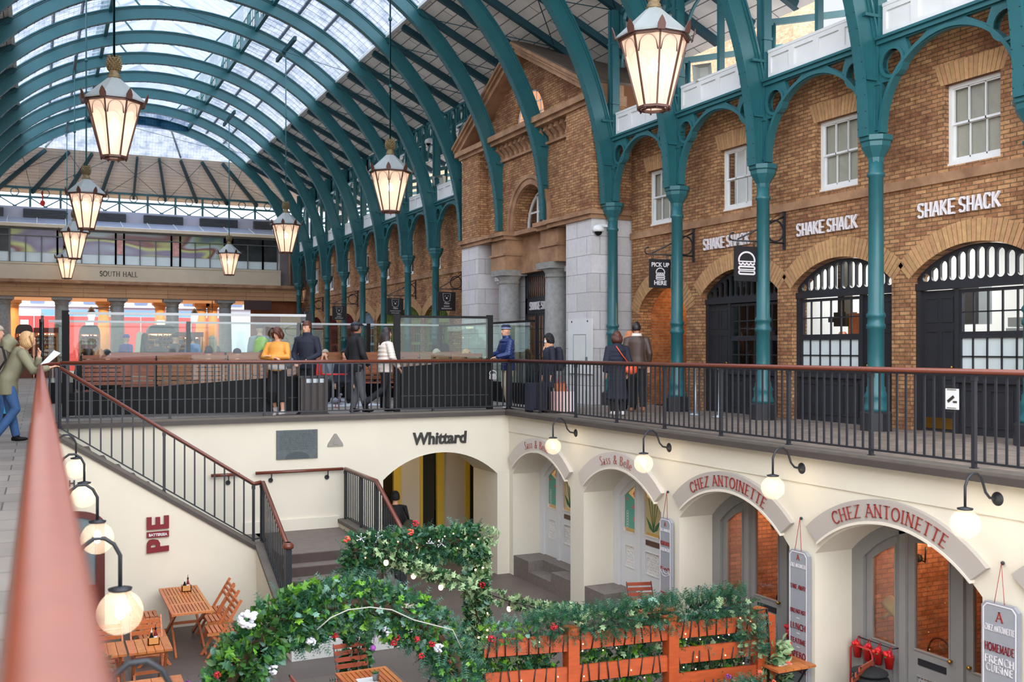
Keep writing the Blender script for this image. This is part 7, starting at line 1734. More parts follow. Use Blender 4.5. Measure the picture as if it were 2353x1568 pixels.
# bottle carrier on the wall
t = thing('bottle_carrier', 'black wire carrier of wine bottles left of the second grey doors', 'bottle carrier', (9.45, 12.98, -2.95)); cx, cy, cz = 9.42, 12.86, -2.9
m = MB(); m.sweep([(cx+.18*cos(2*pi*j/16), cy+.18*sin(2*pi*j/16), cz) for j in range(16)], [(-.008, -.008), (.008, -.008), (.008, .008), (-.008, .008)], closed=True); m.sweep([(cx+.18*cos(2*pi*j/16), cy+.18*sin(2*pi*j/16), cz+.16) for j in range(16)], [(-.006, -.006), (.006, -.006), (.006, .006), (-.006, .006)], closed=True)
m.tube([(cx, cy-.18, cz), (cx, cy-.1, cz+.46), (cx, cy+.1, cz+.46), (cx, cy+.18, cz)], .01, 6); m.box(cx-.17, cy-.17, cz-.01, cx+.17, cy+.17, cz); m.lathe([(.18, -.62), (.20, -.6), (.17, -.02), (.001, -.01)], (cx, cy, cz), 14); part('wire_frame', m, BLACKM, t)
for k in range(6):
 a = 2*pi*k/6; b = thing('wine_bottle', 'dark green wine bottle standing in the black wire carrier', 'bottle', (cx+.11*cos(a), cy+.11*sin(a), cz), 'wine bottles in the wire carrier')
 m = MB(); m.lathe([(.036, 0), (.037, .18), (.014, .25), (.014, .31)], (cx+.11*cos(a), cy+.11*sin(a), cz), 12); part('bottle', m, mat('bottle_glass', S(26, 34, 26), .15) if k == 0 else bpy.data.materials['bottle_glass'], b); m = MB(); m.lathe([(.0375, .04), (.0375, .13)], (cx+.11*cos(a), cy+.11*sin(a), cz), 12); part('label', m, LETW, b)
 m = MB(); m.lathe([(.0155, .27), (.0155, .315)], (cx+.11*cos(a), cy+.11*sin(a), cz), 10); part('foil', m, BRASS if k % 2 else BLACKS, b)
# white planter kerb lines on the floor
m = MB(); m.box(3.5, 15.25, -3.5, 5.58, 15.50, -3.24); solo('bottom_step', m, WHITE, 'low white bottom step of the stairs seen through the flower arch', 'step')
# bottom-right table with cards
t = thing('folding_table', 'table at the bottom right corner crowded with flowers and a white card', 'table', (8.9, 7.7, -3.5)); m = MB(); m.box(8.55, 7.45, -2.79, 9.05, 8.05, -2.76); part('table_top', m, TEAK, t)
for dx in (8.6, 9.0):
 for dy in (7.5, 8.0): m = MB(); m.box(dx-.015, dy-.015, -3.5, dx+.015, dy+.015, -2.79); part('leg', m, BLACKM, t)
m = MB(); m.box(8.78, 7.66, -2.76, 8.80, 7.80, -2.56); solo('white_card', m, WHITE, 'white card standing on the table at the bottom right corner', 'card')
m = MB(); m.lathe([(.04, .001), (.05, .1)], (8.75, 7.95, -2.76), 12); [m.ball((8.75+.04*cos(j*1.3), 7.95+.04*sin(j*1.3), -2.63+.01*(j % 3)), .03, 7) for j in range(8)]; solo('red_flower_pot', m, REDF, 'red flower pot on the table at the bottom right corner', 'plant pot')
# dark bag against the handrail close to the camera
m = MB(); m.add([], []); rb = random.Random(3)
t = thing('shoulder_bag', 'blurred black bag with a blue striped band close to the camera at bottom left', 'bag', (-.16, .86, .3))
m = MB(); m.lathe([(.10, 0), (.135, .1), (.14, .35), (.12, .5), (.09, .56)], (-.185, 1.0, .34), 18, sy=.9); part('bag_body', m, BLACKS, t)
m = MB(); m.lathe([(.095, .54), (.105, .56), (.10, .60), (.09, .61)], (-.185, 1.0, .34), 18, sy=.9); part('blue_band', m, mat('denim_band', S(70, 86, 130), .8, var=.4, vs=20), t)
# ================================================================ PEOPLE
def remesh(mb, vox, mat_, name, smooth_it=4):
 me = mb.mesh(mat_, name); fixn(me)
 o = bpy.data.objects.new('tmp', me); TMPC.objects.link(o)
 r = o.modifiers.new('r', 'REMESH'); r.mode = 'VOXEL'; r.voxel_size = vox; r.use_smooth_shade = True
 s_ = o.modifiers.new('s', 'SMOOTH'); s_.factor = .5; s_.iterations = smooth_it
 TMPS.view_layers[0].update()
 dg = TMPS.view_layers[0].depsgraph; dg.update(); ev = o.evaluated_get(dg)
 out = bpy.data.meshes.new_from_object(ev); out.name = name
 out.materials.clear(); out.materials.append(mat_)
 bpy.data.objects.remove(o); bpy.data.meshes.remove(me); return out
TMPS = bpy.data.scenes.new('tmp'); TMPC = TMPS.collection
def rings(mb, lst, n=16):
 """lst of (centre, rx, ry, forward tilt deg)"""
 vs = []; fs = []
 for c, rx, ry, tl in lst:
  ct, st = cos(radians(tl)), sin(radians(tl))
  for k in range(n):
   a = 2*pi*k/n; x = rx*cos(a); y = ry*sin(a)
   vs.append((c[0]+x, c[1]+y*ct, c[2]-y*st))
 N_ = len(lst)
 for i in range(N_-1):
  for k in range(n): fs.append((i*n+k, i*n+(k+1) % n, (i+1)*n+(k+1) % n, (i+1)*n+k))
 fs += [tuple(range(n))[::-1], tuple((N_-1)*n+k for k in range(n))]
 return mb.add(vs, fs, True)
def hand(mb, w, d, side, curl=.5, scale=1.0):
 """palm and five fingers from wrist w pointing along d"""
 w = Vector(w); d = Vector(d).normalized(); s_ = scale
 up = Vector((0, 0, 1)) if abs(d.z) < .8 else Vector((0, 1, 0))
 ac = d.cross(up).normalized(); nrm = ac.cross(d).normalized()     # across, palm normal
 mb.tube([w-d*.02, w+d*.03*s_, w+d*.085*s_], [.026*s_, .032*s_, .034*s_], 8, flat=.5)
 for i in range(4):
  off = (i-1.5)*.019*s_; L_ = (.062, .072, .068, .052)[i]*s_
  b = w+ac*off+d*.082*s_; k1 = b+d*L_*.5-nrm*curl*.02; k2 = k1+d*L_*.35*(1-curl*.5)-nrm*curl*.03
  mb.tube([b-d*.01, k1, k2], [.0095*s_, .009*s_, .0075*s_], 6)
 th = w+ac*(-side)*.028*s_+d*.03*s_
 mb.tube([th, th+ac*(-side)*.02*s_+d*.03*s_, th+ac*(-side)*.018*s_+d*.058*s_-nrm*.01], [.013*s_, .011*s_, .008*s_], 6)
EYEM = mat('dark_eye', S(40, 30, 26), .3); LIPM = mat('lip', S(176, 96, 88), .5)
def person(label, loc, rz, H=1.74, lean=0, arms=None, legs=None, head=(0, 0), skin=None, top=None, topk='jacket', hem=.84, bot=None, botk='trousers', bothem=None,
   hair=None, hairk='short', hat=None, hatk=None, shoe=None, vox=.016, bulk=1.0, collar=None, scarf=None, sit=False, detail=False, quilt=0, upper_only=False, cat='person', z0=0, seat=None, group=None):
 """arms/legs: {'L':..,'R':..}; local +y is forward, +x the person's right"""
 s_ = H/1.75; skin = skin or SKIN
 t = thing('person', label, cat, (loc[0], loc[1], loc[2] if len(loc) > 2 else 0), group, rz=radians(rz)-pi/2)
 V = lambda x, y, z: Vector((x, y, z))*s_
 pz = .96 if not sit else .52
 piv = V(0, 0, pz); Lr = Matrix.Rotation(-radians(lean), 3, 'X')
 def up(p): return Lr @ (Vector(p)-piv)+piv
 dz = pz-.96
 shl = {'L': up(V(-.185, 0, 1.43+dz)), 'R': up(V(.185, 0, 1.43+dz))}
 A = {'L': (V(-.25, -.05, 1.15+dz), V(-.24, .06, .90+dz)), 'R': (V(.25, -.05, 1.15+dz), V(.24, .06, .90+dz))}
 for k in (arms or {}): A[k] = tuple(Vector(p)*s_ for p in arms[k])
 G = {'L': (V(-.095, .02, .50), V(-.10, -.02, .09)), 'R': (V(.095, .02, .50), V(.10, -.02, .09))}
 if sit: G = {'L': (V(-.12, .42, .50), V(-.12, .44, .09)), 'R': (V(.12, .42, .50), V(.12, .44, .09))}
 for k in (legs or {}): G[k] = tuple(Vector(p)*s_ for p in legs[k])
 hip = {'L': V(-.09, 0, pz-.04), 'R': V(.09, 0, pz-.04)}
 def torso(mb, g, z0=None, neck=True):
  L_ = [(V(0, 0, .90+dz), .15, .105), (V(0, 0, .98+dz), .162, .112), (V(0, 0, 1.10+dz), .138, .10), (V(0, .01, 1.26+dz), .158, .115), (V(0, .005, 1.38+dz), .175, .112), (V(0, -.005, 1.45+dz), .135, .085), (V(0, -.01, 1.50+dz), .066, .06)]
  rr = [(up(c), (a+g)*s_*bulk, (b+g)*s_*bulk, lean) for c, a, b in L_]
  if neck: rr.append((up(V(0, .0, 1.56+dz)), .052*s_, .055*s_, lean))
  rings(mb, rr)
 # ---- body
 mb = MB(); torso(mb, 0)
 hc = up(V(0, .015, 1.645+dz)); hyaw, hpit = radians(head[0]), radians(head[1])
 HM = Matrix.Rotation(hyaw, 3, 'Z') @ Matrix.Rotation(-hpit, 3, 'X')
 def hp(x, y, z): return hc+HM @ (Vector((x, y, z))*s_)
 def hball(m_, c, r, sx, sy, sz, n=14):
  o_ = len(m_.v); m_.ball((0, 0, 0), 1, n)
  for i in range(o_, len(m_.v)):
   q = Vector(m_.v[i]); m_.v[i] = tuple(hp(c[0]+q.x*r*sx, c[1]+q.y*r*sy, c[2]+q.z*r*sz))
 hball(mb, (0, -.005, .012), .1, .78, .92, 1.08, 18); hball(mb, (0, .03, -.045), .06, .92, .95, 1.1)
 hball(mb, (0, .094, -.012), .013, .9, 1.2, 1.3, 8); hball(mb, (0, .088, .01), .01, .8, 1, 2.0, 8)
 for x in (-1, 1): hball(mb, (x*.078, -.005, -.005), .022, .4, .8, 1.3, 8)
 mb.tube([up(V(0, 0, 1.47+dz)), hp(0, -.01, -.06)], [.056*s_, .052*s_], 10)
 if not upper_only:
  for k in 'LR':
   kn, an = G[k]; mb.tube([hip[k], hip[k].lerp(kn, .5), kn, kn.lerp(an, .4), an], [.085*s_, .075*s_, .055*s_, .052*s_, .036*s_], 10)
 for k in 'LR':
  el, wr = A[k]; mb.tube([shl[k], shl[k].lerp(el, .5), el, el.lerp(wr, .4), wr], [.05*s_, .046*s_, .04*s_, .038*s_, .026*s_], 10)
  hand(mb, wr, wr-el, -1 if k == 'L' else 1, .5, s_)
 body = remesh(mb, .0085 if detail else .014, skin, 'body', 2 if detail else 1)
 bo = part('body', body, None, t, local=True, fix=False)
 if detail:
  fm = MB()
  for x in (-1, 1): hball(fm, (x*.031, .080, .012), .0085, 1.3, .6, .7, 8);
  for x in (-1, 1): hball(fm, (x*.032, .083, .034), .006, 3.0, .7, .7, 8)
  fe = fm.mesh(EYEM, 'eyes'); part('eyes', fe, None, t, local=True)
  fm = MB(); hball(fm, (0, .086, -.052), .007, 3.0, .8, 1.0, 8); part('lips', fm, LIPM if skin is SKIN else EYEM, t, local=True)
 # ---- lower clothing
 if not upper_only and bot:
  mb = MB(); g = .02
  rings(mb, [(V(0, 0, .86+dz), .15*s_, .11*s_, 0), (V(0, 0, .97+dz), .17*s_, .122*s_, lean*.3), (up(V(0, 0, 1.08+dz)), .145*s_, .108*s_, lean)])
  if botk == 'skirt' or botk == 'wide':
   if botk == 'skirt': rings(mb, [(V(0, 0, bothem), .25*s_, .20*s_, 0), (V(0, 0, .6), .21*s_, .16*s_, 0), (V(0, 0, .97), .165*s_, .12*s_, 0)])
   else:
    for k in 'LR':
     kn, an = G[k]; e = kn.lerp(an, .62 if bothem is None else bothem); mb.tube([hip[k]+V(0, 0, .05), hip[k].lerp(kn, .5), kn, e], [.10*s_, .11*s_, .115*s_, .125*s_], 12)
  else:
   for k in 'LR':
    kn, an = G[k]; mb.tube([hip[k]+V(0, 0, .03), hip[k].lerp(kn, .5), kn, kn.lerp(an, .5), an+V(0, 0, .0)], [.098*s_, .090*s_, .074*s_, .068*s_, .062*s_], 12)
  part('trousers' if botk != 'skirt' else 'skirt', remesh(mb, vox, bot, 'trousers', 3), None, t, local=True, fix=False)
 if not upper_only:
  for k in 'LR':
   kn, an = G[k]; fw = Vector((0, 1, 0)); dn = (an-kn).normalized()
   tilt = 0
   if dn.y < -.35: fw = Vector((0, .55, -.75)).normalized()     # trailing foot on its toe
   mb = MB(); a_ = an+Vector((0, -.03, -.045))*s_
   mb.tube([an+Vector((0, 0, .03))*s_, an, a_+fw*.02*s_], [.048*s_, .05*s_, .05*s_], 10); mb.tube([a_-fw*.04*s_, a_+fw*.05*s_, a_+fw*.15*s_, a_+fw*.20*s_], [.035*s_, .044*s_, .04*s_, .02*s_], 10, flat=.8)
   part('shoe', remesh(mb, .012, shoe or BLACKS, 'shoe', 2), None, t, local=True, fix=False)
 # ---- upper clothing
 if top:
  mb = MB(); g = .028
  torso(mb, g, neck=False)
  if hem < .9 and not sit:
   n_ = 3; lo = [(V(0, 0, hem), (.185+.10*max(0, .85-hem))*s_*bulk, (.145+.06*max(0, .85-hem))*s_*bulk, 0), (V(0, 0, (hem+.98)/2), .19*s_*bulk, .145*s_*bulk, 0), (V(0, 0, 1.0), .178*s_*bulk, .135*s_*bulk, 0), (up(V(0, 0, 1.1)), .165*s_*bulk, .128*s_*bulk, lean)]
   rings(mb, lo)
  for k in 'LR':
   el, wr = A[k]; e2 = el.lerp(wr, .93); g2 = 1.0*bulk
   mb.tube([shl[k].lerp(up(V(0, 0, 1.40+dz)), .25), shl[k], shl[k].lerp(el, .5), el, el.lerp(wr, .5), e2], [.075*s_*g2, .074*s_*g2, .068*s_*g2, .062*s_*g2, .055*s_*g2, .045*s_*g2], 12)
   if quilt:
    for j in range(6):
     c_ = shl[k].lerp(el, j/5); mb.ball(c_, .080*s_*g2, 10, sz=.55)
    for j in range(1, 5):
     c_ = el.lerp(wr, j/5); mb.ball(c_, .068*s_*g2, 10, sz=.6)
  if quilt:
   z = hem
   while z < 1.44:
    c_ = up(V(0, 0, z)) if z > .96 else V(0, 0, z); mb.lathe([(.10*s_, -.035), (.182*s_*bulk, -.02), (.195*s_*bulk, 0), (.182*s_*bulk, .02), (.10*s_, .035)], c_, 18, sy=.76); z += .085
  if collar: rings(mb, [(up(V(0, 0, 1.44+dz)), .10*s_, .095*s_, lean), (up(V(0, -.005, 1.50+dz)), .092*s_, .09*s_, lean), (up(V(0, 0, 1.56+dz)), .09*s_, .09*s_, lean)])
  part(topk, remesh(mb, vox*.8 if quilt else vox, top, topk, 1 if quilt else 3), None, t, local=True, fix=False)
 if collar and collar is not True:
  mb = MB(); rings(mb, [(up(V(0, .0, 1.46+dz)), .115*s_, .10*s_, lean), (up(V(0, 0, 1.52+dz)), .10*s_, .098*s_, lean), (up(V(0, 0, 1.55+dz)), .092*s_, .09*s_, lean)]); part('collar', mb, collar, t, local=True)
 if scarf:
  mb = MB()
  for j in range(3): mb.sweep([up(V(.085*cos(a), .01+.08*sin(a), 1.48+dz+j*.025+.01*sin(2*a+j))) for a in [2*pi*i/14 for i in range(14)]], [(-.022, -.018), (.022, -.018), (.022, .018), (-.022, .018)], closed=True, smooth=True)
  mb.tube([up(V(.03, .10, 1.48+dz)), up(V(.05, .14, 1.25+dz))], [.035, .03], 8, flat=.5); part('scarf', mb, scarf, t, local=True)
 # ---- hair
 if hair:
  mb = MB(); o_ = MB(); n = 20; mm = 12; R_ = .1
  vs = []; fs = []; keep = {}
  for i in range(mm+1):
   th = pi*i/mm
   for k in range(n):
    a = 2*pi*k/n; x, y, z = sin(th)*cos(a), sin(th)*sin(a), -cos(th); j_ = 1+.03*sin(5*a+3*th)
    vs.append((x*.088*j_, -.008+y*.103*j_, .018+z*.120*j_))
  for i in range(mm):
   for k in range(n):
    f = (i*n+k, i*n+(k+1) % n, (i+1)*n+(k+1) % n, (i+1)*n+k); c_ = [sum(vs[q][d] for q in f)/4 for d in range(3)]
    lim = -.035 if hairk == 'short' else (-.07 if hairk != 'bob' else -.085)
    face = c_[1] > .030 and c_[2] < .055
    side = c_[1] > -.01 and c_[2] < (-.01 if hairk == 'short' else -.2) and not (hairk in ('long', 'bob'))
    if c_[2] > lim and not face and not side: fs.append(f)
  m2 = MB(); m2.add([tuple(hp(*v)) for v in vs], fs, True)
  if hairk in ('bob',):
   for k in range(13):
    a = radians(188+k*164/12); x, y = .083*cos(a), -.002+.095*sin(a); m2.tube([hp(x, y, .03), hp(x*1.12, y*1.1, -.05), hp(x*1.05, y*1.0+.006, -.105)], [.022, .024, .008], 6)
   for x in (-1, 1): m2.tube([hp(x*.03, .085, .075), hp(x*.075, .06, .03), hp(x*.088, .045, -.06)], [.016, .018, .008], 6)
  if hairk == 'long':
   for k in range(13):
    a = radians(185+k*170/12); x, y = .080*cos(a), -.002+.09*sin(a); m2.tube([hp(x, y, .03), hp(x*1.15, y*1.15, -.08), hp(x*1.1, y*1.2-.02, -.25), hp(x*.8, y*1.1-.03, -.42), hp(x*.55, y-.03, -.50)], [.022, .028, .028, .02, .006], 6)
   m2.tube([hp(-.05, .088, .062), hp(0, .094, .064), hp(.05, .088, .062)], [.014, .018, .014], 6)
  if hairk == 'bun': m2.ball(hp(0, -.11, .05), .045, 10)
  me = m2.mesh(hair, 'hair'); fixn(me); o = part('hair', me, None, t, local=True, fix=False); sm = o.modifiers.new('s', 'SOLIDIFY'); sm.thickness = .012; sm.offset = 1
 if hatk == 'beanie':
  mb = MB();
  vs = []; n = 18
  pr = [(.100, .05), (.106, .062), (.106, .085), (.102, .10), (.090, .13), (.060, .155), (.02, .168), (.001, .17)]
  for r, z in pr:
   for k in range(n): a = 2*pi*k/n; vs.append(tuple(hp(r*.90*cos(a), -.008+r*1.05*sin(a), z-.008)))
  fs = [(i*n+k, i*n+(k+1) % n, (i+1)*n+(k+1) % n, (i+1)*n+k) for i in range(len(pr)-1) for k in range(n)]
  if isinstance(hat, (list, tuple)):
   mb.add(vs, [], True)
   for i, f in enumerate(fs): mb.f.append(list(f)); mb.m.append((i//n) % len(hat)); mb.sm.append(True)
   part('beanie', mb, list(hat), t, local=True)
  else: mb.add(vs, fs, True); part('beanie', mb, hat, t, local=True)
 if hatk == 'flatcap':
  mb = MB(); hball(mb, (0, .0, .085), .1, 1.08, 1.22, .42, 16); hball(mb, (0, .10, .062), .06, 1.1, 1.0, .22, 12); part('flat_cap', remesh(mb, .01, hat, 'flat_cap', 2), None, t, local=True, fix=False)
 t['_h'] = 0; del t['_h']
 return t
def fab(n_, c, r=.8, **k): return mat(n_, S(*c), r, **k)
NAVY = fab('navy_wool', (30, 34, 50)); BLK = fab('black_cloth', (24, 24, 28)); OLIVE = fab('olive_parka', (128, 124, 100), var=.1); DENIM = fab('blue_denim', (56, 92, 140), var=.15, vs=9)
MUST = fab('mustard_jacket', (228, 156, 66), .6); CREAMJ = fab('cream_puffer', (224, 212, 200), .5); BLUEP = fab('blue_puffer', (28, 48, 100), .4); GREYT = fab('grey_trousers', (92, 92, 98)); BEIGE = fab('beige_trousers', (196, 184, 160))
BRH = fab('brown_hair', (84, 44, 30), .5); DKH = fab('dark_hair', (40, 28, 26), .45); BLH = fab('blonde_hair', (190, 150, 104), .5, var=.15, vs=30); GRH = fab('grey_hair', (168, 156, 140), .6); WHSH = fab('white_trainers', (214, 208, 206), .5)
PINK = fab('pink_stripe', (226, 176, 170)); GREYB = fab('grey_canvas', (112, 112, 116)); TANL = fab('tan_jacket', (74, 56, 48), .5); REDC = fab('red_cloth', (196, 40, 34)); LTG = fab('slate_jacket', (120, 132, 142))
def grd(u, y): q = ray(u, 900); k = y/q.y; return (q.x*k, y)
# --- walkers behind the far railing
x, y = grd(638, 19.62)
person('young woman with dark bob in mustard jacket and black trousers, arms folded, looking up', (x, y), 232, H=1.70, head=(-15, 18), hair=BRH, hairk='bob', top=MUST, hem=.93, bot=BLK, botk='wide', bothem=.55, shoe=WHSH, detail=True,
  arms={'L': ((-.27, .08, 1.18), (.06, .22, 1.20)), 'R': ((.27, .08, 1.18), (-.06, .24, 1.16))}, legs={'L': ((-.09, .0, .5), (-.12, .02, .09)), 'R': ((.10, .04, .5), (.12, -.14, .14))})
rt = bpy.data.objects['person']
m = MB(); m.lathe([(.20, .9), (.19, 1.0)], (0, 0, 0), 18, sy=.75)
part('shirt_hem', m, WHITE, rt, local=True)
def backpack(p, rz, col, label, sz=(.28, .16, .42), col2=None, name='backpack'):
 t = thing(name, label, 'backpack' if name == 'backpack' else 'bag', p); w_, d_, h_ = sz
 m = MB(); rings(m, [((0, 0, 0), w_*.42, d_*.45, 0), ((0, 0, h_*.1), w_*.5, d_*.55, 0), ((0, 0, h_*.5), w_*.5, d_*.52, 0), ((0, 0, h_*.85), w_*.42, d_*.42, 0), ((0, 0, h_), w_*.2, d_*.25, 0)], 16)
 a = remesh(m, .014, col, 'bag_body', 2); o = part('bag_body', a, None, t, local=True, fix=False);
 m = MB(); m.ball((0, -d_*.5, h_*.3), .1, 10, sx=1.1, sy=.5, sz=.9); part('front_pocket', m, col2 or col, t, local=True)
 for s_ in (-1, 1): m = MB(); m.tube([(s_*w_*.28, d_*.4, h_*.9), (s_*w_*.32, d_*.8, h_*.95), (s_*w_*.34, d_*1.0, h_*.5), (s_*w_*.32, d_*.5, h_*.1)], .014, 6); part('strap', m, col2 or col, t, local=True)
 t.rotation_euler = (0, 0, rz); return t
backpack((x+.19, y-.02, .92), radians(75), GREYB, 'grey canvas backpack worn by the woman in the mustard jacket', (.26, .16, .42))
x, y = grd(706, 19.72)
person('bearded man in dark navy coat standing behind the litter bin, looking left', (x, y), 225, H=1.84, head=(-10, 6), hair=BRH, hairk='short', top=NAVY, hem=.86, bot=BLK, detail=True, collar=True, topk='coat',
  arms={'L': ((-.27, .02, 1.14), (-.10, .22, 1.02)), 'R': ((.27, .02, 1.14), (.10, .24, .99))})
o = bpy.data.objects[-1] if False else None
def last_person(): return [q for q in bpy.data.objects if q.name.startswith('person')][-1]
x, y = grd(818, 19.75)
person('man in flat cap and black coat walking right with hands low', (x, y), 8, H=1.83, head=(0, -4), skin=SKIND, top=BLK, topk='coat', hem=.80, bot=GREYT, hat=NAVY, hatk='flatcap', hair=DKH, collar=True, detail=True,
  arms={'L': ((-.28, -.06, 1.15), (-.26, .05, .88)), 'R': ((.28, .02, 1.15), (.25, .16, .90))}, legs={'L': ((-.10, .10, .50), (-.11, -.02, .09)), 'R': ((.10, .06, .5), (.11, .16, .09))})
x, y = grd(884, 19.62)
person('woman with long dark hair in cream puffer jacket striding right', (x, y), 5, H=1.72, lean=3, hair=DKH, hairk='long', top=CREAMJ, hem=.86, bot=BLK, quilt=1, collar=CREAMJ, detail=True, bulk=1.06,
  arms={'L': ((-.28, .05, 1.16), (-.26, .16, .92)), 'R': ((.27, .06, 1.15), (.24, .22, .93))}, legs={'L': ((-.09, .12, .52), (-.09, .10, .09)), 'R': ((.09, -.06, .50), (.09, -.46, .22))})
x, y = grd(1166, 19.62)
person('man in striped woolly hat and blue puffer jacket leaning on the corner of the railing', (x+.02, y), 180, H=1.80, lean=4, head=(0, 0), hat=(NAVY, fab('pale_stripe', (160, 166, 200)), BLUEP, NAVY), hatk='beanie', top=BLUEP, hem=.84, bot=BEIGE, quilt=1, collar=True, detail=True, bulk=1.05,
  arms={'L': ((-.26, .12, 1.16), (-.2, .38, 1.10)), 'R': ((.26, .10, 1.18), (.2, .36, 1.12))}, legs={'L': ((-.10, .08, .5), (-.1, .0, .09)), 'R': ((.1, .04, .5), (.11, -.08, .09))}, shoe=WHSH)
x, y = grd(1262, 18.3)
person('person with black bob, glasses and white face mask in dark coat pulling a suitcase', (x, y), 172, H=1.60, head=(0, -6), hair=BLK, hairk='bob', top=NAVY, hem=.55, bot=BLK, topk='coat', detail=True, scarf=fab('peach_scarf', (214, 160, 124)),
  arms={'L': ((-.27, .0, 1.12), (-.24, .05, .82)), 'R': ((.27, .0, 1.12), (.28, .06, .80))})
pm = last_person(); m = MB(); m.ball((0, .082, 1.49-.03), .045, 12, sx=1.0, sy=.6, sz=.85); part('face_mask', m, WHITE, pm, local=True)
m = MB()
for s_ in (-1, 1): m.sweep([(s_*.03+.022*cos(a), .088, 1.515+.02*sin(a)) for a in [2*pi*i/10 for i in range(10)]], [(-.002, -.002), (.002, -.002), (.002, .002), (-.002, .002)], closed=True, up=(0, 1, 0))
part('glasses', m, BRASS, pm, local=True)
backpack((x+.22, y+.02, .85), radians(90), NAVY, 'dark navy backpack on the person wearing a face mask', (.32, .2, .5))
# striped shopping bags, suitcase
bx, by = grd(1294, 17.9)
t = thing('shopping_bag', 'large pink and white striped paper shopping bag behind the right railing', 'shopping bag', (bx, by, .02))
m = MB(); m.box(bx-.24, by-.08, .03, bx+.24, by+.08, .44); part('bag_body', m, PINK, t); m = MB()
for k in range(7): m.box(bx-.23+k*.07, by-.083, .03, bx-.20+k*.07, by+.083, .435)
part('white_stripes', m, WHITE, t)
m = MB(); m.tube([(bx-.1, by, .44), (bx-.06, by, .62), (bx+.06, by, .62), (bx+.1, by, .44)], .008, 5); part('handle', m, REDC, t)
t = thing('shopping_bag', 'brown paper bag with red handles behind the striped pink bag', 'shopping bag', (bx, by+.14, .3)); m = MB(); m.box(bx-.10, by+.10, .05, bx+.12, by+.2, .60); part('bag_body', m, fab('brown_paper', (186, 116, 76)), t); m = MB(); m.tube([(bx-.05, by+.15, .6), (bx-.02, by+.15, .75), (bx+.05, by+.15, .75), (bx+.08, by+.15, .6)], .008, 5); part('handle', m, REDC, t)
sx_, sy_ = grd(1232, 18.15)
t = thing('suitcase', 'dark wheeled suitcase pulled by the person wearing a mask', 'suitcase', (sx_, sy_, .0)); m = MB(); m.box(sx_-.2, sy_-.12, .06, sx_+.2, sy_+.12, .62); part('case', m, NAVY, t)
for k in (-.16, .16): m = MB(); m.tube([(sx_+k, sy_-.12, .035), (sx_+k, sy_+.12, .035)], .035, 10); part('wheel', m, BLACKS, t)
m = MB(); m.tube([(sx_-.1, sy_+.1, .62), (sx_-.1, sy_+.1, .85), (sx_+.1, sy_+.1, .85), (sx_+.1, sy_+.1, .62)], .01, 6); part('handle', m, BLACKS, t)
x, y = grd(1418, 16.7)
person('person seen from behind in long quilted navy coat with orange shoulder bag', (x, y), 75, H=1.62, hair=BRH, hairk='bob', top=NAVY, hem=.35, bot=BLK, topk='coat', quilt=1, collar=True, bulk=1.05, shoe=WHSH, vox=.02)
t = thing('shoulder_bag', 'orange shoulder bag worn by the person in the long quilted coat', 'bag', (x+.24, y-.1, .88)); m = MB(); m.ball((x+.24, y-.14, .9), .16, 12, sx=1, sy=.4, sz=.6); part('bag_body', m, fab('orange_leather', (222, 84, 50), .4), t); m = MB(); m.tube([(x+.2, y-.17, .98), (x+.0, y-.17, 1.2), (x-.1, y-.13, 1.36)], .012, 6); part('strap', m, bpy.data.materials['orange_leather'], t)
x, y = grd(1463, 17.5)
person('man from behind in dark brown jacket with white fleece collar', (x, y), 60, H=1.84, hair=DKH, top=TANL, hem=.84, bot=BLK, collar=fab('fleece', (230, 222, 214)), shoe=fab('tan_boots', (150, 96, 70)), head=(-25, 0),
  legs={'L': ((-.10, .06, .5), (-.1, .1, .09)), 'R': ((.1, .0, .5), (.11, -.12, .10))})
x, y = grd(1447, 18.1)
person('person with long ginger hair just behind the couple at the right', (x, y), 70, H=1.66, hair=fab('ginger_hair', (206, 130, 80), .5), hairk='long', top=BLK, bot=BLK, vox=.025)
# --- leaning woman and neighbours at far left
person('blonde woman in olive parka and jeans leaning on the left handrail reading a map', (-.40, 15.5), 0, H=1.58, lean=24, head=(0, -22), hair=BLH, hairk='bob', top=OLIVE, topk='parka', hem=.74, bot=DENIM, shoe=BLACKS, detail=True,
  arms={'L': ((-.16, .42, 1.10), (-.06, .44, 1.34)), 'R': ((.22, .36, 1.10), (.16, .60, 1.16))}, legs={'L': ((-.10, .04, .5), (-.1, .12, .09)), 'R': ((.1, .12, .52), (.11, -.16, .12))}, bulk=1.04)
lw = last_person(); m = MB(); rings(m, [((0, -.02, 1.28), .15, .09, 30), ((0, .0, 1.38), .16, .10, 40), ((0, .08, 1.46), .12, .09, 45)]); part('hood', remesh(m, .018, OLIVE, 'hood', 3), None, lw, local=True, fix=False)
backpack((-.62, 15.47, .94), radians(-90), BLK, 'black backpack on the woman in the olive parka', (.3, .2, .42))
m = MB(); a, b = Vector((.15, 15.5, 1.10)), Vector((.42, 15.3, 1.34))
q = [at(u, v, y=yy) for u, v, yy in ((93, 838, 15.4), (112, 834, 15.3), (139, 812, 15.5), (124, 806, 15.6))]
m.add([tuple(p) for p in q]+[(p.x, p.y+.006, p.z+.004) for p in q], [(0, 1, 2, 3), (7, 6, 5, 4), (0, 4, 5, 1), (1, 5, 6, 2), (2, 6, 7, 3), (3, 7, 4, 0)])
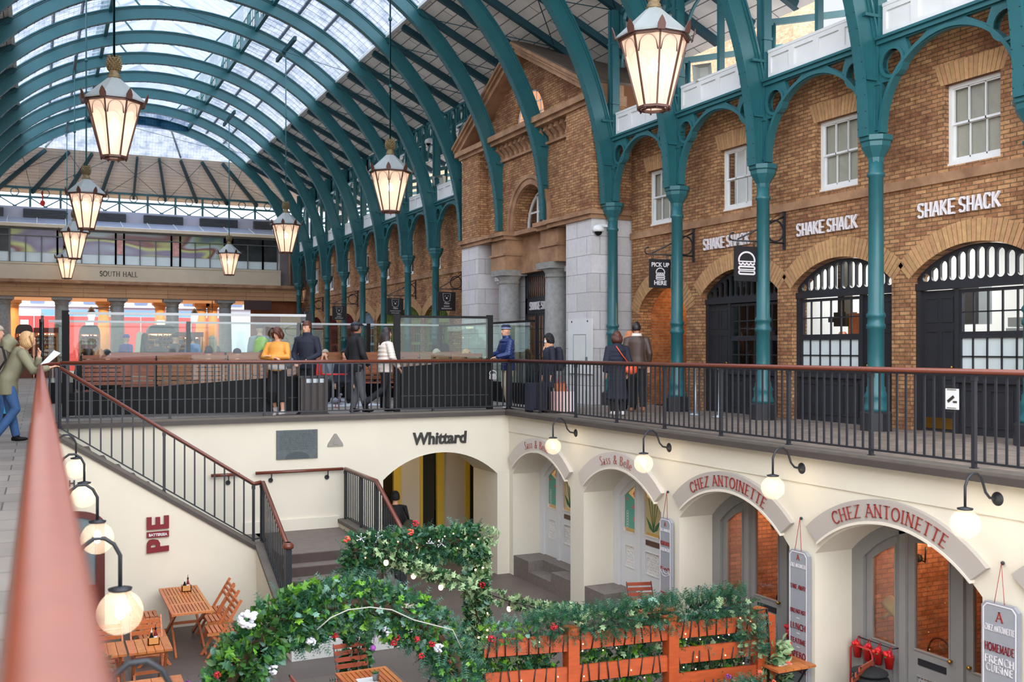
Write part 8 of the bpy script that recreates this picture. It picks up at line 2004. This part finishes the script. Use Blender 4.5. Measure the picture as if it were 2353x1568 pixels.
def mapm():
 m, t, o = nodes('printed_map'); L = t.links.new; b = N(t, 'BsdfPrincipled', Roughness=.6); tcn = N(t, 'TexCoord'); v = N(t, 'TexVoronoi', Scale=16); L(tcn.outputs['Object'], v.inputs['Vector']); r = N(t, 'ValToRGB'); r.color_ramp.elements[0].color = (.2, .55, .55, 1); r.color_ramp.elements[1].color = (.8, .84, .86, 1); r.color_ramp.elements[1].position = .25
 L(v.outputs['Distance'], r.inputs[0]); L(r.outputs[0], b.inputs['Base Color']); L(b.outputs[0], o.inputs[0]); return m
solo('folded_map', m, mapm(), 'open printed map held over the left handrail by the woman in olive', 'map')
person('person in navy coat at the left edge beside a blue suitcase', (-1.05, 20.6), 20, H=1.78, hair=DKH, top=NAVY, hem=.8, bot=BLK, vox=.022)
t = thing('suitcase', 'bright blue suitcase standing at the left edge', 'suitcase', (-.50, 20.2, 0)); m = MB(); m.box(-.62, 20.1, .14, -.38, 20.34, .50); part('case', m, fab('cyan_case', (30, 140, 180), .4), t); m = MB(); m.tube([(-.57, 20.3, .5), (-.57, 20.3, .95), (-.45, 20.3, .95), (-.45, 20.3, .5)], .012, 6); part('handle', m, STEEL, t)
m = MB(); m.box(-.60, 20.11, .04, -.40, 20.33, .14); part('base', m, BLACKS, t)
person('person in grey hooded coat half hidden behind the woman in olive', (-.62, 18.2), -20, H=1.66, hair=GRH, top=fab('taupe_coat', (120, 108, 98)), hem=.7, bot=DENIM, vox=.022)
# --- people beyond the screens
def far(u, y, lab, rz=0, sit=False, z=0, **k):
 x, y = grd(u, y); return person(lab, (x, y, z), rz, sit=sit, vox=.028, **k)
far(597, 27.5, 'man from behind in slate jacket carrying a lime green backpack', 90, H=1.95, top=LTG, bot=BLK, hat=BLK, hatk='beanie', hem=.85, bulk=1.15)
x, y = grd(597, 27.5)
t = backpack((x, y-.25, 1.02), 0, fab('lime_green', (166, 204, 50), .5), 'lime green and grey backpack on the man in the slate jacket', (.42, .26, .62), GREYB)
far(290, 33, 'person in bright blue hooded top beyond the benches', 40, H=1.72, top=fab('royal_blue', (40, 60, 150)), bot=BLK, hat=bpy.data.materials['royal_blue'], hatk='beanie')
far(402, 31, 'man in black beanie and black top with pale strap beyond the benches', 20, H=1.72, top=BLK, bot=BLK, hat=BLK, hatk='beanie')
far(443, 36, 'man in blue T-shirt seen from behind beside the market stall', 90, H=1.75, top=fab('blue_tshirt', (60, 130, 190)), bot=BLK, hair=DKH)
far(362, 38, 'person browsing in front of the dark clothes stall', 90, H=1.65, top=BLK, bot=BLK, hair=BRH)
far(488, 30, 'person with long grey hair beyond the benches', 120, H=1.66, top=TANL, bot=BLK, hair=GRH, hairk='long')
far(655, 33, 'person with curly brown hair near the gold sign board', 100, H=1.68, top=TANL, bot=BLK, hair=BRH, hairk='bob')
far(682, 31, 'person in black seated area near the gold sign board', 100, H=1.72, top=BLK, bot=BLK, hair=DKH)
far(1012, 27, 'man in dark flat cap and glasses standing behind the glass screens', 265, H=1.74, top=BLK, bot=BLK, hat=NAVY, hatk='flatcap', head=(0, -25), hair=DKH, skin=SKIN)
SEATN = []
for (u, y, lab, kw) in (
 (203, 22.6, 'seated person with dark hair at the left end of the near bench', dict(hair=DKH, top=BLK)),
 (228, 22.4, 'seated person with light brown hair at the left end of the near bench', dict(hair=fab('light_brown_hair', (160, 110, 64), .5), hairk='bob', top=BLK)),
 (246, 22.7, 'seated person with black hair turning right on the near bench', dict(hair=BLK, top=fab('dark_green', (30, 48, 44)), head=(-70, 0))),
 (479, 22.9, 'seated person in navy woolly hat on the near bench', dict(hat=NAVY, hatk='beanie', top=BLK)),
 (545, 22.9, 'seated person in navy bobble hat and khaki coat on the near bench', dict(hat=NAVY, hatk='beanie', top=OLIVE)),
 (747, 24.0, 'seated boy in grey jumper lifting his hands to his mouth', dict(hair=GRH, top=LTG, arms={'L': ((-.2, .15, 1.0-.44), (-.05, .22, 1.12)), 'R': ((.2, .15, 1.0-.44), (.05, .22, 1.12))}, head=(-40, 0))),
 (793, 23.6, 'seated boy with black hair in navy top between the screens', dict(hair=BLK, top=NAVY, head=(-20, 0))),
 (1004, 22.5, 'seated man with grey hair and glasses behind the right bench', dict(hair=GRH, top=GREYT, head=(60, 0))),
 (1072, 22.5, 'seated woman with blonde hair behind the right bench', dict(hair=BLH, hairk='bob', top=LTG, head=(60, 0)))):
 back = u < 600
 x_, y_ = grd(u, y); person(lab, (x_, y_, 0), (90 if back else 250), H=1.70, sit=True, bot=BLK, vox=.025, **kw)
person('bearded man with dark hair seated at a table behind the trellis, head turned left', (8.86, 11.55, -3.5), 195, H=1.78, sit=True, hair=DKH, top=NAVY, bot=BLK, detail=True, collar=True, head=(-15, -8))
x, y = 6.95, 20.7
person('person in black jacket with shoulder bag walking into the passage under the back arch', (6.86, 20.25, -3.5), 80, H=1.74, top=BLK, bot=PINK, hair=BLK, hem=.95, shoe=BLACKS)
t = thing('shoulder_bag', 'dark patterned shoulder bag on the person under the back arch', 'bag', (7.1, 20.1, -2.6)); m = MB(); m.ball((7.12, 20.1, -2.5), .2, 12, sx=.8, sy=.5, sz=.9); part('bag_body', m, fab('dark_tapestry', (60, 56, 40)), t); m = MB(); m.tube([(7.12, 20.1, -2.35), (7.0, 20.12, -2.05)], .016, 6); part('strap', m, BLACKS, t)
bpy.data.scenes.remove(TMPS)
# pigeon
t = thing('pigeon', 'grey pigeon standing on the pale floor between the glass screens', 'pigeon', grd(770, 21.6)+(0,)); px, py = grd(770, 21.6)
m = MB(); m.ball((0, 0, .15), .075, 12, sx=1.6, sy=.85, sz=.85); m.ball((.10, 0, .22), .045, 10, sx=.9, sy=.8, sz=1.3); m.ball((.135, 0, .29), .034, 10); m.tube([(-.1, 0, .13), (-.22, 0, .07)], [.04, .015], 8, flat=.5); part('body', m, fab('pigeon_grey', (120, 120, 132)), t, local=True)
m = MB(); m.tube([(.16, 0, .288), (.195, 0, .275)], [.009, .003], 6); part('beak', m, BLACKS, t, local=True)
for s_ in (-1, 1): m = MB(); m.tube([(.01, s_*.025, .09), (.01, s_*.025, .005), (.05, s_*.03, .003)], .006, 5); part('leg', m, REDC, t, local=True)
# ================================================================ GREENERY
def leafmat(n_, c, isl=.3): return mat(n_, S(*c), .42, island=isl, spec=.5)
LG1 = leafmat('glossy_leaves', (62, 104, 48)); LG2 = leafmat('dark_ivy', (40, 84, 50)); LG3 = leafmat('bright_ivy', (104, 156, 46)); LG4 = leafmat('variegated_ivy', (146, 170, 124), .3); LG5 = leafmat('fir_sprigs', (44, 92, 72), .35); LG6 = leafmat('eucalyptus', (108, 146, 130), .2)
RNG = random.Random(11)
def rv():
 while True:
  v = Vector((RNG.uniform(-1, 1), RNG.uniform(-1, 1), RNG.uniform(-1, 1)))
  if .05 < v.length < 1: return v.normalized()
def leaf(m, p, d, size, kind):
 """one leaf as a small folded blade"""
 d = d.normalized(); s_ = d.cross(rv()).normalized(); n_ = s_.cross(d)
 L_ = size
 if kind == 'oval':
  w_ = L_*.30; q = [p, p+d*L_*.35+s_*w_+n_*.1*L_, p+d*L_*.75+s_*w_*.75+n_*.08*L_, p+d*L_, p+d*L_*.75-s_*w_*.75+n_*.08*L_, p+d*L_*.35-s_*w_+n_*.1*L_, p+d*L_*.5]
  m.add(q, [(0, 1, 6), (1, 2, 6), (2, 3, 6), (3, 4, 6), (4, 5, 6), (5, 0, 6)])
 elif kind == 'ivy':
  q = [p, p+d*L_*.1+s_*L_*.45, p+d*L_*.4+s_*L_*.28+n_*.06*L_, p+d*L_*.62+s_*L_*.42, p+d*L_*.65+s_*L_*.15, p+d*L_, p+d*L_*.65-s_*L_*.15, p+d*L_*.62-s_*L_*.42, p+d*L_*.4-s_*L_*.28+n_*.06*L_, p+d*L_*.1-s_*L_*.45, p+d*L_*.42]
  m.add(q, [(i, (i+1) % 10, 10) for i in range(10)])
 else:  # sprig of needles
  m.add([p, p+d*L_*2+s_*.003, p+d*L_*2-s_*.003], [(0, 1, 2)])
  for k in range(6):
   b = p+d*L_*(.2+.32*k)
   for e in (-1, 1): t_ = b+(d*.5+s_*e).normalized()*L_*.5+n_*.1*L_*RNG.uniform(-1, 1); m.add([b, b+d*.009, t_], [(0, 1, 2)])
def garland(path, rad, n, kinds, size=.07, hang=0):
 """path list of Vector; returns dict kind->MB"""
 out = {k[0].name+k[1]: (MB(), k[0], k[1]) for k in kinds}; keys = list(out)
 seg = [(path[i+1]-path[i]).length for i in range(len(path)-1)]; T_ = sum(seg)
 wts = [k[2] for k in kinds]
 for _ in range(n):
  u = RNG.uniform(0, T_); i = 0
  while i < len(seg)-1 and u > seg[i]: u -= seg[i]; i += 1
  c = path[i].lerp(path[i+1], min(1, u/seg[i])); r_ = rad(i/len(seg)) if callable(rad) else rad
  o = rv(); t_ = (path[i+1]-path[i]).normalized(); o = (o-t_*o.dot(t_));
  if o.length < .05: continue
  o.normalize(); q = r_*(RNG.uniform(.55, 1.05)); p = c+o*q
  if hang and o.z < .1 and RNG.random() < .4: p.z -= RNG.uniform(0, hang)
  k = RNG.choices(keys, wts)[0]; mb, _m, kd = out[k]
  d = (o*1.0+rv()*.8+Vector((0, 0, -.25 if hang else .1)))
  leaf(mb, p, d, size*RNG.uniform(.7, 1.3)*(1.0 if kd != 'fir' else .9), kd)
 return out
def blooms(t, pts, m_, r, name='flower'):
 for p in pts:
  m = MB()
  for j in range(22):
   v = rv()*r*.62; m.ball(Vector(p)+v, r*RNG.uniform(.28, .42), 6, sx=RNG.uniform(.6, 1), sz=.5)
  part(name, m, m_, t)
def add_garl(t, g, nm='foliage'):
 for k, (mb, mt, kd) in g.items():
  if mb.v: o = part({'oval': 'oval_leaves', 'ivy': 'ivy_leaves', 'fir': 'fir_sprigs'}[kd], mb, mt, t, fix=False); o['kind'] = 'stuff'
STEM = mat('woody_stem', S(86, 62, 46), .8); WHF = mat('white_petals', S(222, 222, 232), .6); REDFL = mat('crimson_petals', S(170, 24, 34), .55, island=.15); LEDW = emis('fairy_light', (1, .55, .26), 3); WIRE = mat('dark_cable', S(30, 26, 24), .5); SILV = mat('silver_wire', S(170, 168, 160), .5); PURP = mat('purple_petals', S(130, 60, 140), .6, island=.2); ORF = mat('orange_petals', S(226, 96, 70), .6, island=.2)
# ---- front arch
def apt(u, v, y): return at(u, v, y=y)
AY = 10.6
t = thing('flower_arch', 'large green garland arch thick with leaves in the front of the court', 'garland arch', (3.1, AY, -3.5))
fp = [apt(505, 1640, AY), apt(535, 1560, AY), apt(580, 1490, AY+.05), apt(650, 1430, AY+.1), apt(740, 1395, AY+.12), apt(840, 1385, AY+.12), apt(930, 1410, AY+.1), apt(1000, 1455, AY+.05), apt(1045, 1510, AY), apt(1065, 1580, AY), apt(1075, 1660, AY), apt(1078, 1800, AY)]
fp = [Vector((fp[0].x-.1, AY, -3.45))]+fp[0:]
m = MB(); m.tube(fp, .05, 8); part('frame', m, STEM, t)
n1 = len(fp)
left = fp[:6]; right = fp[5:]
g = garland(left, .26, 3000, [(LG1, 'oval', 5), (LG2, 'ivy', 2), (LG3, 'ivy', 1.2), (LG5, 'fir', 1), (LG6, 'oval', .5)], .11); add_garl(t, g)
g = garland(fp[4:9], .25, 2400, [(LG2, 'ivy', 3), (LG3, 'ivy', 1.6), (LG1, 'oval', 1), (LG5, 'fir', 2.4), (LG6, 'ivy', 1.2)], .085, hang=.12); add_garl(t, g)
g = garland(fp[8:], .22, 2200, [(LG5, 'fir', 4), (LG2, 'ivy', 2), (LG3, 'ivy', .9), (LG1, 'oval', .6)], .08, hang=.15); add_garl(t, g)
blooms(t, [apt(570, 1424, AY-.2)], WHF, .13, 'white_bloom'); blooms(t, [apt(715, 1475, AY-.15), apt(888, 1450, AY-.1), apt(1008, 1490, AY-.22), apt(628, 1540, AY-.2)], WHF, .07, 'white_bloom')
blooms(t, [apt(992, 1480, AY-.25), apt(968, 1508, AY-.25), apt(958, 1470, AY-.22), apt(905, 1478, AY-.1), apt(912, 1466, AY-.1), apt(500, 1552, AY-.2), apt(770, 1462, AY-.1)], REDFL, .045, 'red_bloom')
m = MB(); pth = [apt(u, v, AY-.27) for u, v in ((728, 1448), (760, 1420), (800, 1402), (850, 1396), (900, 1402), (950, 1425), (1000, 1438), (1040, 1448), (1060, 1490))]; m.tube(pth, .007, 5); part('silver_vine', m, SILV, t)
m = MB(); m.tube([apt(862, 1450, AY-.1), apt(857, 1488, AY-.1)], .003, 4); m.ball(apt(857, 1490, AY-.1), .035, 8); part('hanging_ball', m, PURP, t)
# ---- second, square arch behind
BY = 12.95
t = thing('flower_arch', 'square garlanded gateway with fairy lights behind the large front arch', 'garland arch', (4.7, BY, -3.5))
R1 = apt(1095, 1240, BY); L1 = apt(815, 1268, BY)
m = MB(); m.tube([Vector((R1.x, BY, -3.5)), R1], .04, 8); m.tube([Vector((L1.x, BY, -3.5)), L1], .04, 8); m.tube([L1, R1], .04, 8); part('frame', m, STEM, t)
add_garl(t, garland([L1+Vector((-.05, 0, 0)), L1.lerp(R1, .5), R1+Vector((.05, 0, 0))], .20, 2300, [(LG2, 'oval', 2.5), (LG2, 'ivy', 2), (LG5, 'fir', 2.2), (LG1, 'oval', 1.6), (LG4, 'ivy', .7), (LG6, 'oval', .4)], .09, hang=.1))
add_garl(t, garland([R1, Vector((R1.x, BY, -2.4)), Vector((R1.x-.02, BY, -3.45))], .15, 1500, [(LG4, 'ivy', 3), (LG2, 'ivy', 2), (LG6, 'oval', .6), (LG1, 'oval', .4)], .095))
add_garl(t, garland([L1, Vector((L1.x+.02, BY, -2.1)), Vector((L1.x, BY, -3.45))], .15, 1200, [(LG2, 'oval', 3), (LG1, 'oval', 2), (LG5, 'fir', 1), (LG6, 'oval', .5)], .1))
add_garl(t, garland([R1+Vector((.1, 0, .1)), R1+Vector((.3, 0, -.02))], .10, 120, [(LG4, 'oval', 1)], .06))
blooms(t, [apt(797, 1240, BY-.2), apt(943, 1223, BY-.2)], ORF, .06, 'orange_bloom'); blooms(t, [apt(955, 1203, BY-.2), apt(1108, 1345, BY-.18)], REDFL, .06, 'red_bloom')
m = MB()
for k in range(9):
 p = L1.lerp(R1, RNG.random())+Vector((0, -.21, RNG.uniform(-.12, .16))); m.ball(p, .011, 5)
for k in range(9): p = Vector((R1.x+RNG.uniform(-.1, .1), BY-.17, RNG.uniform(-2.9, -1.5))); m.ball(p, .016, 5)
o = part('fairy_lights', m, LEDW, t, fix=False)
m = MB()
for c in ((830, 1238), (868, 1235), (985, 1250), (1015, 1250), (958, 1292)):
 b = apt(c[0], c[1], BY-.24)
 for k in range(6): d = rv(); d.y = -abs(d.y)*.4; m.tube([b, b+d*.07], .003, 4); m.ball(b+d*.07, .009, 5)
part('white_berries', m, WHF, t, fix=False)
# ---- festoon string with ivy and bulbs
PEACH = emis('festoon_bulb', (1, .60, .42), 1.5)
def festoon(pts, label, bulbs):
 t = thing('festoon_string', label, 'string lights', pts[0]); m = MB(); m.tube(pts, .007, 5); part('cable', m, WIRE, t)
 g = garland(pts, .07, 60*len(pts), [(LG4, 'ivy', 3), (LG2, 'ivy', 1.6)], .085); add_garl(t, g)
 for b in bulbs:
  m = MB(); m.lathe([(.014, -.05), (.014, 0)], b, 8); s_ = part('socket', m, WIRE, t); m = MB(); m.ball(Vector(b)+Vector((0, 0, -.085)), .036, 10, sz=1.2); part('bulb', m, PEACH, s_)
festoon([apt(860, 1250, BY-.25), apt(905, 1280, BY-.3), apt(960, 1310, BY-.3), apt(1010, 1325, BY-.3), apt(1060, 1345, BY-.25), apt(1090, 1350, BY-.2)], 'ivy festoon with round bulbs drooping inside the square gateway', [apt(887, 1279, BY-.3), apt(950, 1310, BY-.3), apt(1013, 1336, BY-.3)])
festoon([apt(1110, 1362, BY-.1), apt(1170, 1382, 12.6), apt(1210, 1392, 12.4), apt(1260, 1405, 12.1), apt(1310, 1405, 11.6), apt(1350, 1420, 11.2)], 'ivy festoon with round bulbs swagged from the gateway to the orange trellis', [apt(1170, 1386, 12.6), apt(1249, 1406, 12.1), apt(1335, 1422, 11.3)])
# ---- orange trellis fence
FY = 10.35; FT = -2.12
PTS = [(4.66, 10.75), (5.80, 10.55), (7.15, 10.42), (8.42, 10.28)]
t = thing('trellis_fence', 'orange timber rail fence wound with dark cable and fairy lights', 'fence', (6.6, 10.5, -3.5))
for (x, y) in PTS[1:]:
 m = MB(); m.cbox((x, y, (FT-3.5)/2+.02), .15, .15, FT+3.5+.05); m.cbox((x, y, FT+.055), .165, .165, .03); part('post', m, ORANGE, t)
m = MB(); m.cbox((8.42+.14, 10.28, -2.85), .14, .14, 1.4); part('post', m, ORANGE, t)
def fy(x):
 for (xa, ya), (xb, yb) in zip(PTS[:-1], PTS[1:]):
  if x <= xb: return ya+(yb-ya)*(x-xa)/(xb-xa)
 return PTS[-1][1]
LEV = [-2.23, -2.62, -3.0, -3.35]
for i, ((xa, ya), (xb, yb)) in enumerate(zip(PTS[:-1], PTS[1:])):
 for zl in (LEV if i != 2 else [-2.23, -2.55, -2.87, -3.2]):
  m = MB(); m.bar((xa+.07, ya-.02, zl), (xb-.07, yb-.02, zl), .035, .20); part('rail', m, ORANGE, t)
m = MB(); mk = []
for zl in LEV[:3]:
 x = 4.75
 while x < 8.35:
  y = fy(x); dx = RNG.uniform(-.05, .05); m.tube([(x, y-.045, zl-.11), (x+dx*.5, y-.05, zl), (x+dx, y-.045, zl+.11), (x+dx+.03, y+.01, zl+.12)], .008, 5)
  if RNG.random() < .35: mk.append((x+dx*.5+RNG.uniform(.0, .06), y-.06, zl+RNG.uniform(-.09, .09)))
  if RNG.random() < .25: mk.append((x+dx+.02, y-.06, zl+RNG.uniform(-.14, -.1)))
  m.tube([(x+dx+.03, y+.01, zl+.12), (x+.09, y+.01, zl-.12), (x+.13, y-.045, zl-.11)], .006, 4)
  x += RNG.uniform(.10, .17)
m.tube([(8.30, 10.2, FT+.06), (8.46, 10.17, FT+.08), (8.50, 10.17, -2.6), (8.48, 10.17, -3.0)], .014, 6)
o = part('cable', m, WIRE, t, fix=False)
m = MB()
for p in mk: m.ball(p, .009, 5)
part('fairy_lights', m, LEDW, t, fix=False)
t = thing('fence_greenery', 'fir and ivy greenery along the top of the orange fence', 'greenery', (6.9, 10.55, -2.1))
tp = [Vector((5.3, 10.68, -2.08)), Vector((6.0, 10.6, -2.06)), Vector((7.1, 10.48, -2.02)), Vector((8.3, 10.36, -1.98))]
add_garl(t, garland(tp, .14, 2300, [(LG5, 'fir', 5), (LG2, 'fir', 3), (LG2, 'ivy', 1), (LG4, 'ivy', .5)], .085))
add_garl(t, garland([Vector((4.7, 10.75, -2.05)), Vector((5.3, 10.7, -2.1))], .10, 250, [(LG5, 'fir', 3), (LG3, 'ivy', 1), (LG6, 'oval', 1)], .08))
add_garl(t, garland([Vector((8.2, 10.24, -2.1)), Vector((8.25, 10.2, -2.6))], .13, 420, [(LG5, 'fir', 4), (LG4, 'oval', 1)], .08))
blooms(t, [at(1272, 1440, y=10.5), at(1130, 1470, y=10.6), at(1452, 1420, y=10.5)], REDFL, .06, 'red_bloom'); blooms(t, [at(1500, 1385, y=10.45)], LG6, .08, 'pale_rosette')
t = thing('fence_greenery', 'ivy leaves filling the gaps of the orange fence', 'greenery', (6.5, 10.7, -3.4))
for a, b in (((4.8, 10.95), (5.7, 10.8)), ((5.9, 10.8), (7.05, 10.65)), ((7.2, 10.6), (8.3, 10.5))):
 for z in (-2.45, -2.85, -3.2): add_garl(t, garland([Vector((a[0], a[1], z)), Vector((b[0], b[1], z))], .16, 520, [(LG2, 'ivy', 3), (LG3, 'ivy', 1.8), (LG4, 'ivy', 1.2), (LG5, 'fir', .8)], .095))
t = thing('variegated_plant', 'white edged leafy plant hanging beside the right end of the fence', 'plant', (8.62, 10.3, -3.0)); add_garl(t, garland([Vector((8.62, 10.25, -2.5)), Vector((8.65, 10.25, -3.1))], .15, 260, [(LG4, 'oval', 3), (LG2, 'oval', 1)], .12))
t = thing('fence_greenery', 'bushy greenery with orange and purple flowers at the foot of the fence', 'greenery', (7.6, 9.9, -3.5))
add_garl(t, garland([Vector((7.2, 9.95, -3.3)), Vector((8.2, 9.85, -3.1))], .28, 1500, [(LG5, 'fir', 3), (LG2, 'fir', 2), (LG6, 'oval', 1), (LG3, 'oval', .6)], .09)); blooms(t, [at(1746, 1545, y=9.75), at(1778, 1568, y=9.7), at(1812, 1525, y=9.7)], ORF, .035, 'orange_bloom'); blooms(t, [at(1674, 1555, y=9.7)], PURP, .04, 'purple_bloom')
# small planters
t = thing('flower_planter', 'dark planter of purple and orange flowers below the stair wall tables', 'planter', (1.8, 12.3, -3.5)); m = MB(); m.box(1.45, 12.1, -3.5, 2.15, 12.5, -2.95); part('planter_box', m, BLACKS, t)
add_garl(t, garland([Vector((1.55, 12.3, -2.88)), Vector((2.05, 12.3, -2.88))], .16, 380, [(LG1, 'oval', 1), (LG6, 'oval', .6)], .07))
blooms(t, [Vector((1.62+RNG.uniform(-.12, .28), 12.25+RNG.uniform(-.12, .1), -2.72+RNG.uniform(-.1, .12))) for _ in range(9)], PURP, .05, 'purple_bloom'); blooms(t, [Vector((1.75+RNG.uniform(-.12, .14), 12.18, -2.78+RNG.uniform(-.08, .1))) for _ in range(6)], ORF, .045, 'orange_bloom')
t = thing('shrub', 'green shrub with red blooms tucked under the left handrail', 'shrub', (.72, 13.6, -3.5)); add_garl(t, garland([Vector((.60, 13.6, -3.3)), Vector((.62, 13.7, -2.6))], .16, 700, [(LG5, 'fir', 1), (LG1, 'oval', 3)], .08)); blooms(t, [Vector((.60, 13.6, -2.45)), Vector((.68, 13.5, -3.1)), Vector((.72, 13.45, -3.25))], ORF, .05, 'orange_bloom')
t = thing('shrub', 'small leafy potted shrub between the tables under the arch', 'shrub', (3.35, 11.2, -3.5)); add_garl(t, garland([Vector((3.35, 11.3, -3.2)), Vector((3.35, 11.3, -2.75))], .18, 420, [(LG1, 'oval', 3), (LG2, 'oval', 1)], .09))
m = MB(); m.lathe([(.12, .0), (.17, .3), (.18, .3)], (3.35, 11.3, -3.5), 14); part('pot', m, mat('terracotta', S(150, 80, 56), .8), t)
t = thing('side_shrub', 'succulent in a pale blue rosette on the small table', 'plant', (8.6, 13.2, -2.76)); m = MB()
for k in range(9):
 a = 2*pi*k/9; d = Vector((cos(a), sin(a), .8)).normalized(); b = Vector((8.6, 13.2, -2.74)); leaf(m, b, d, .17, 'oval')
part('rosette', m, mat('blue_agave', S(130, 170, 186), .5), t, fix=False)
# thin stay cables between the lantern rods
for a, b, z in (((1.16, 18.35), (7.58, 22.75), 7.6), ((1.16, 29.55), (7.58, 33.9), 7.7), ((1.16, 39.4), (7.58, 45.1), 7.6)):
 m = MB(); m.tube([(a[0], a[1], z), ((a[0]+b[0])/2, (a[1]+b[1])/2, z-.12), (b[0], b[1], z)], .006, 4); solo('stay_cable', m, TEALD, 'thin stay cable crossing between two lantern rods, level with the %s right lantern' % {22.75: 'second', 33.9: 'third', 45.1: 'farthest'}[b[1]], 'cable', 'stay cables between lantern rods')
m = MB(); m.ball(at(98, 467, y=54.1), .12, 8, sz=1.3); m.tube([at(98, 440, y=54.2), at(98, 462, y=54.1)], .03, 6); solo('red_bell', m, REDC, 'tiny red bell lamp hanging on the end girder at left', 'lamp')
for o in list(bpy.data.objects):
 if o.get('kind') == 'structure':
  for k in ('label', 'category', 'group'):
   if k in o: del o[k]
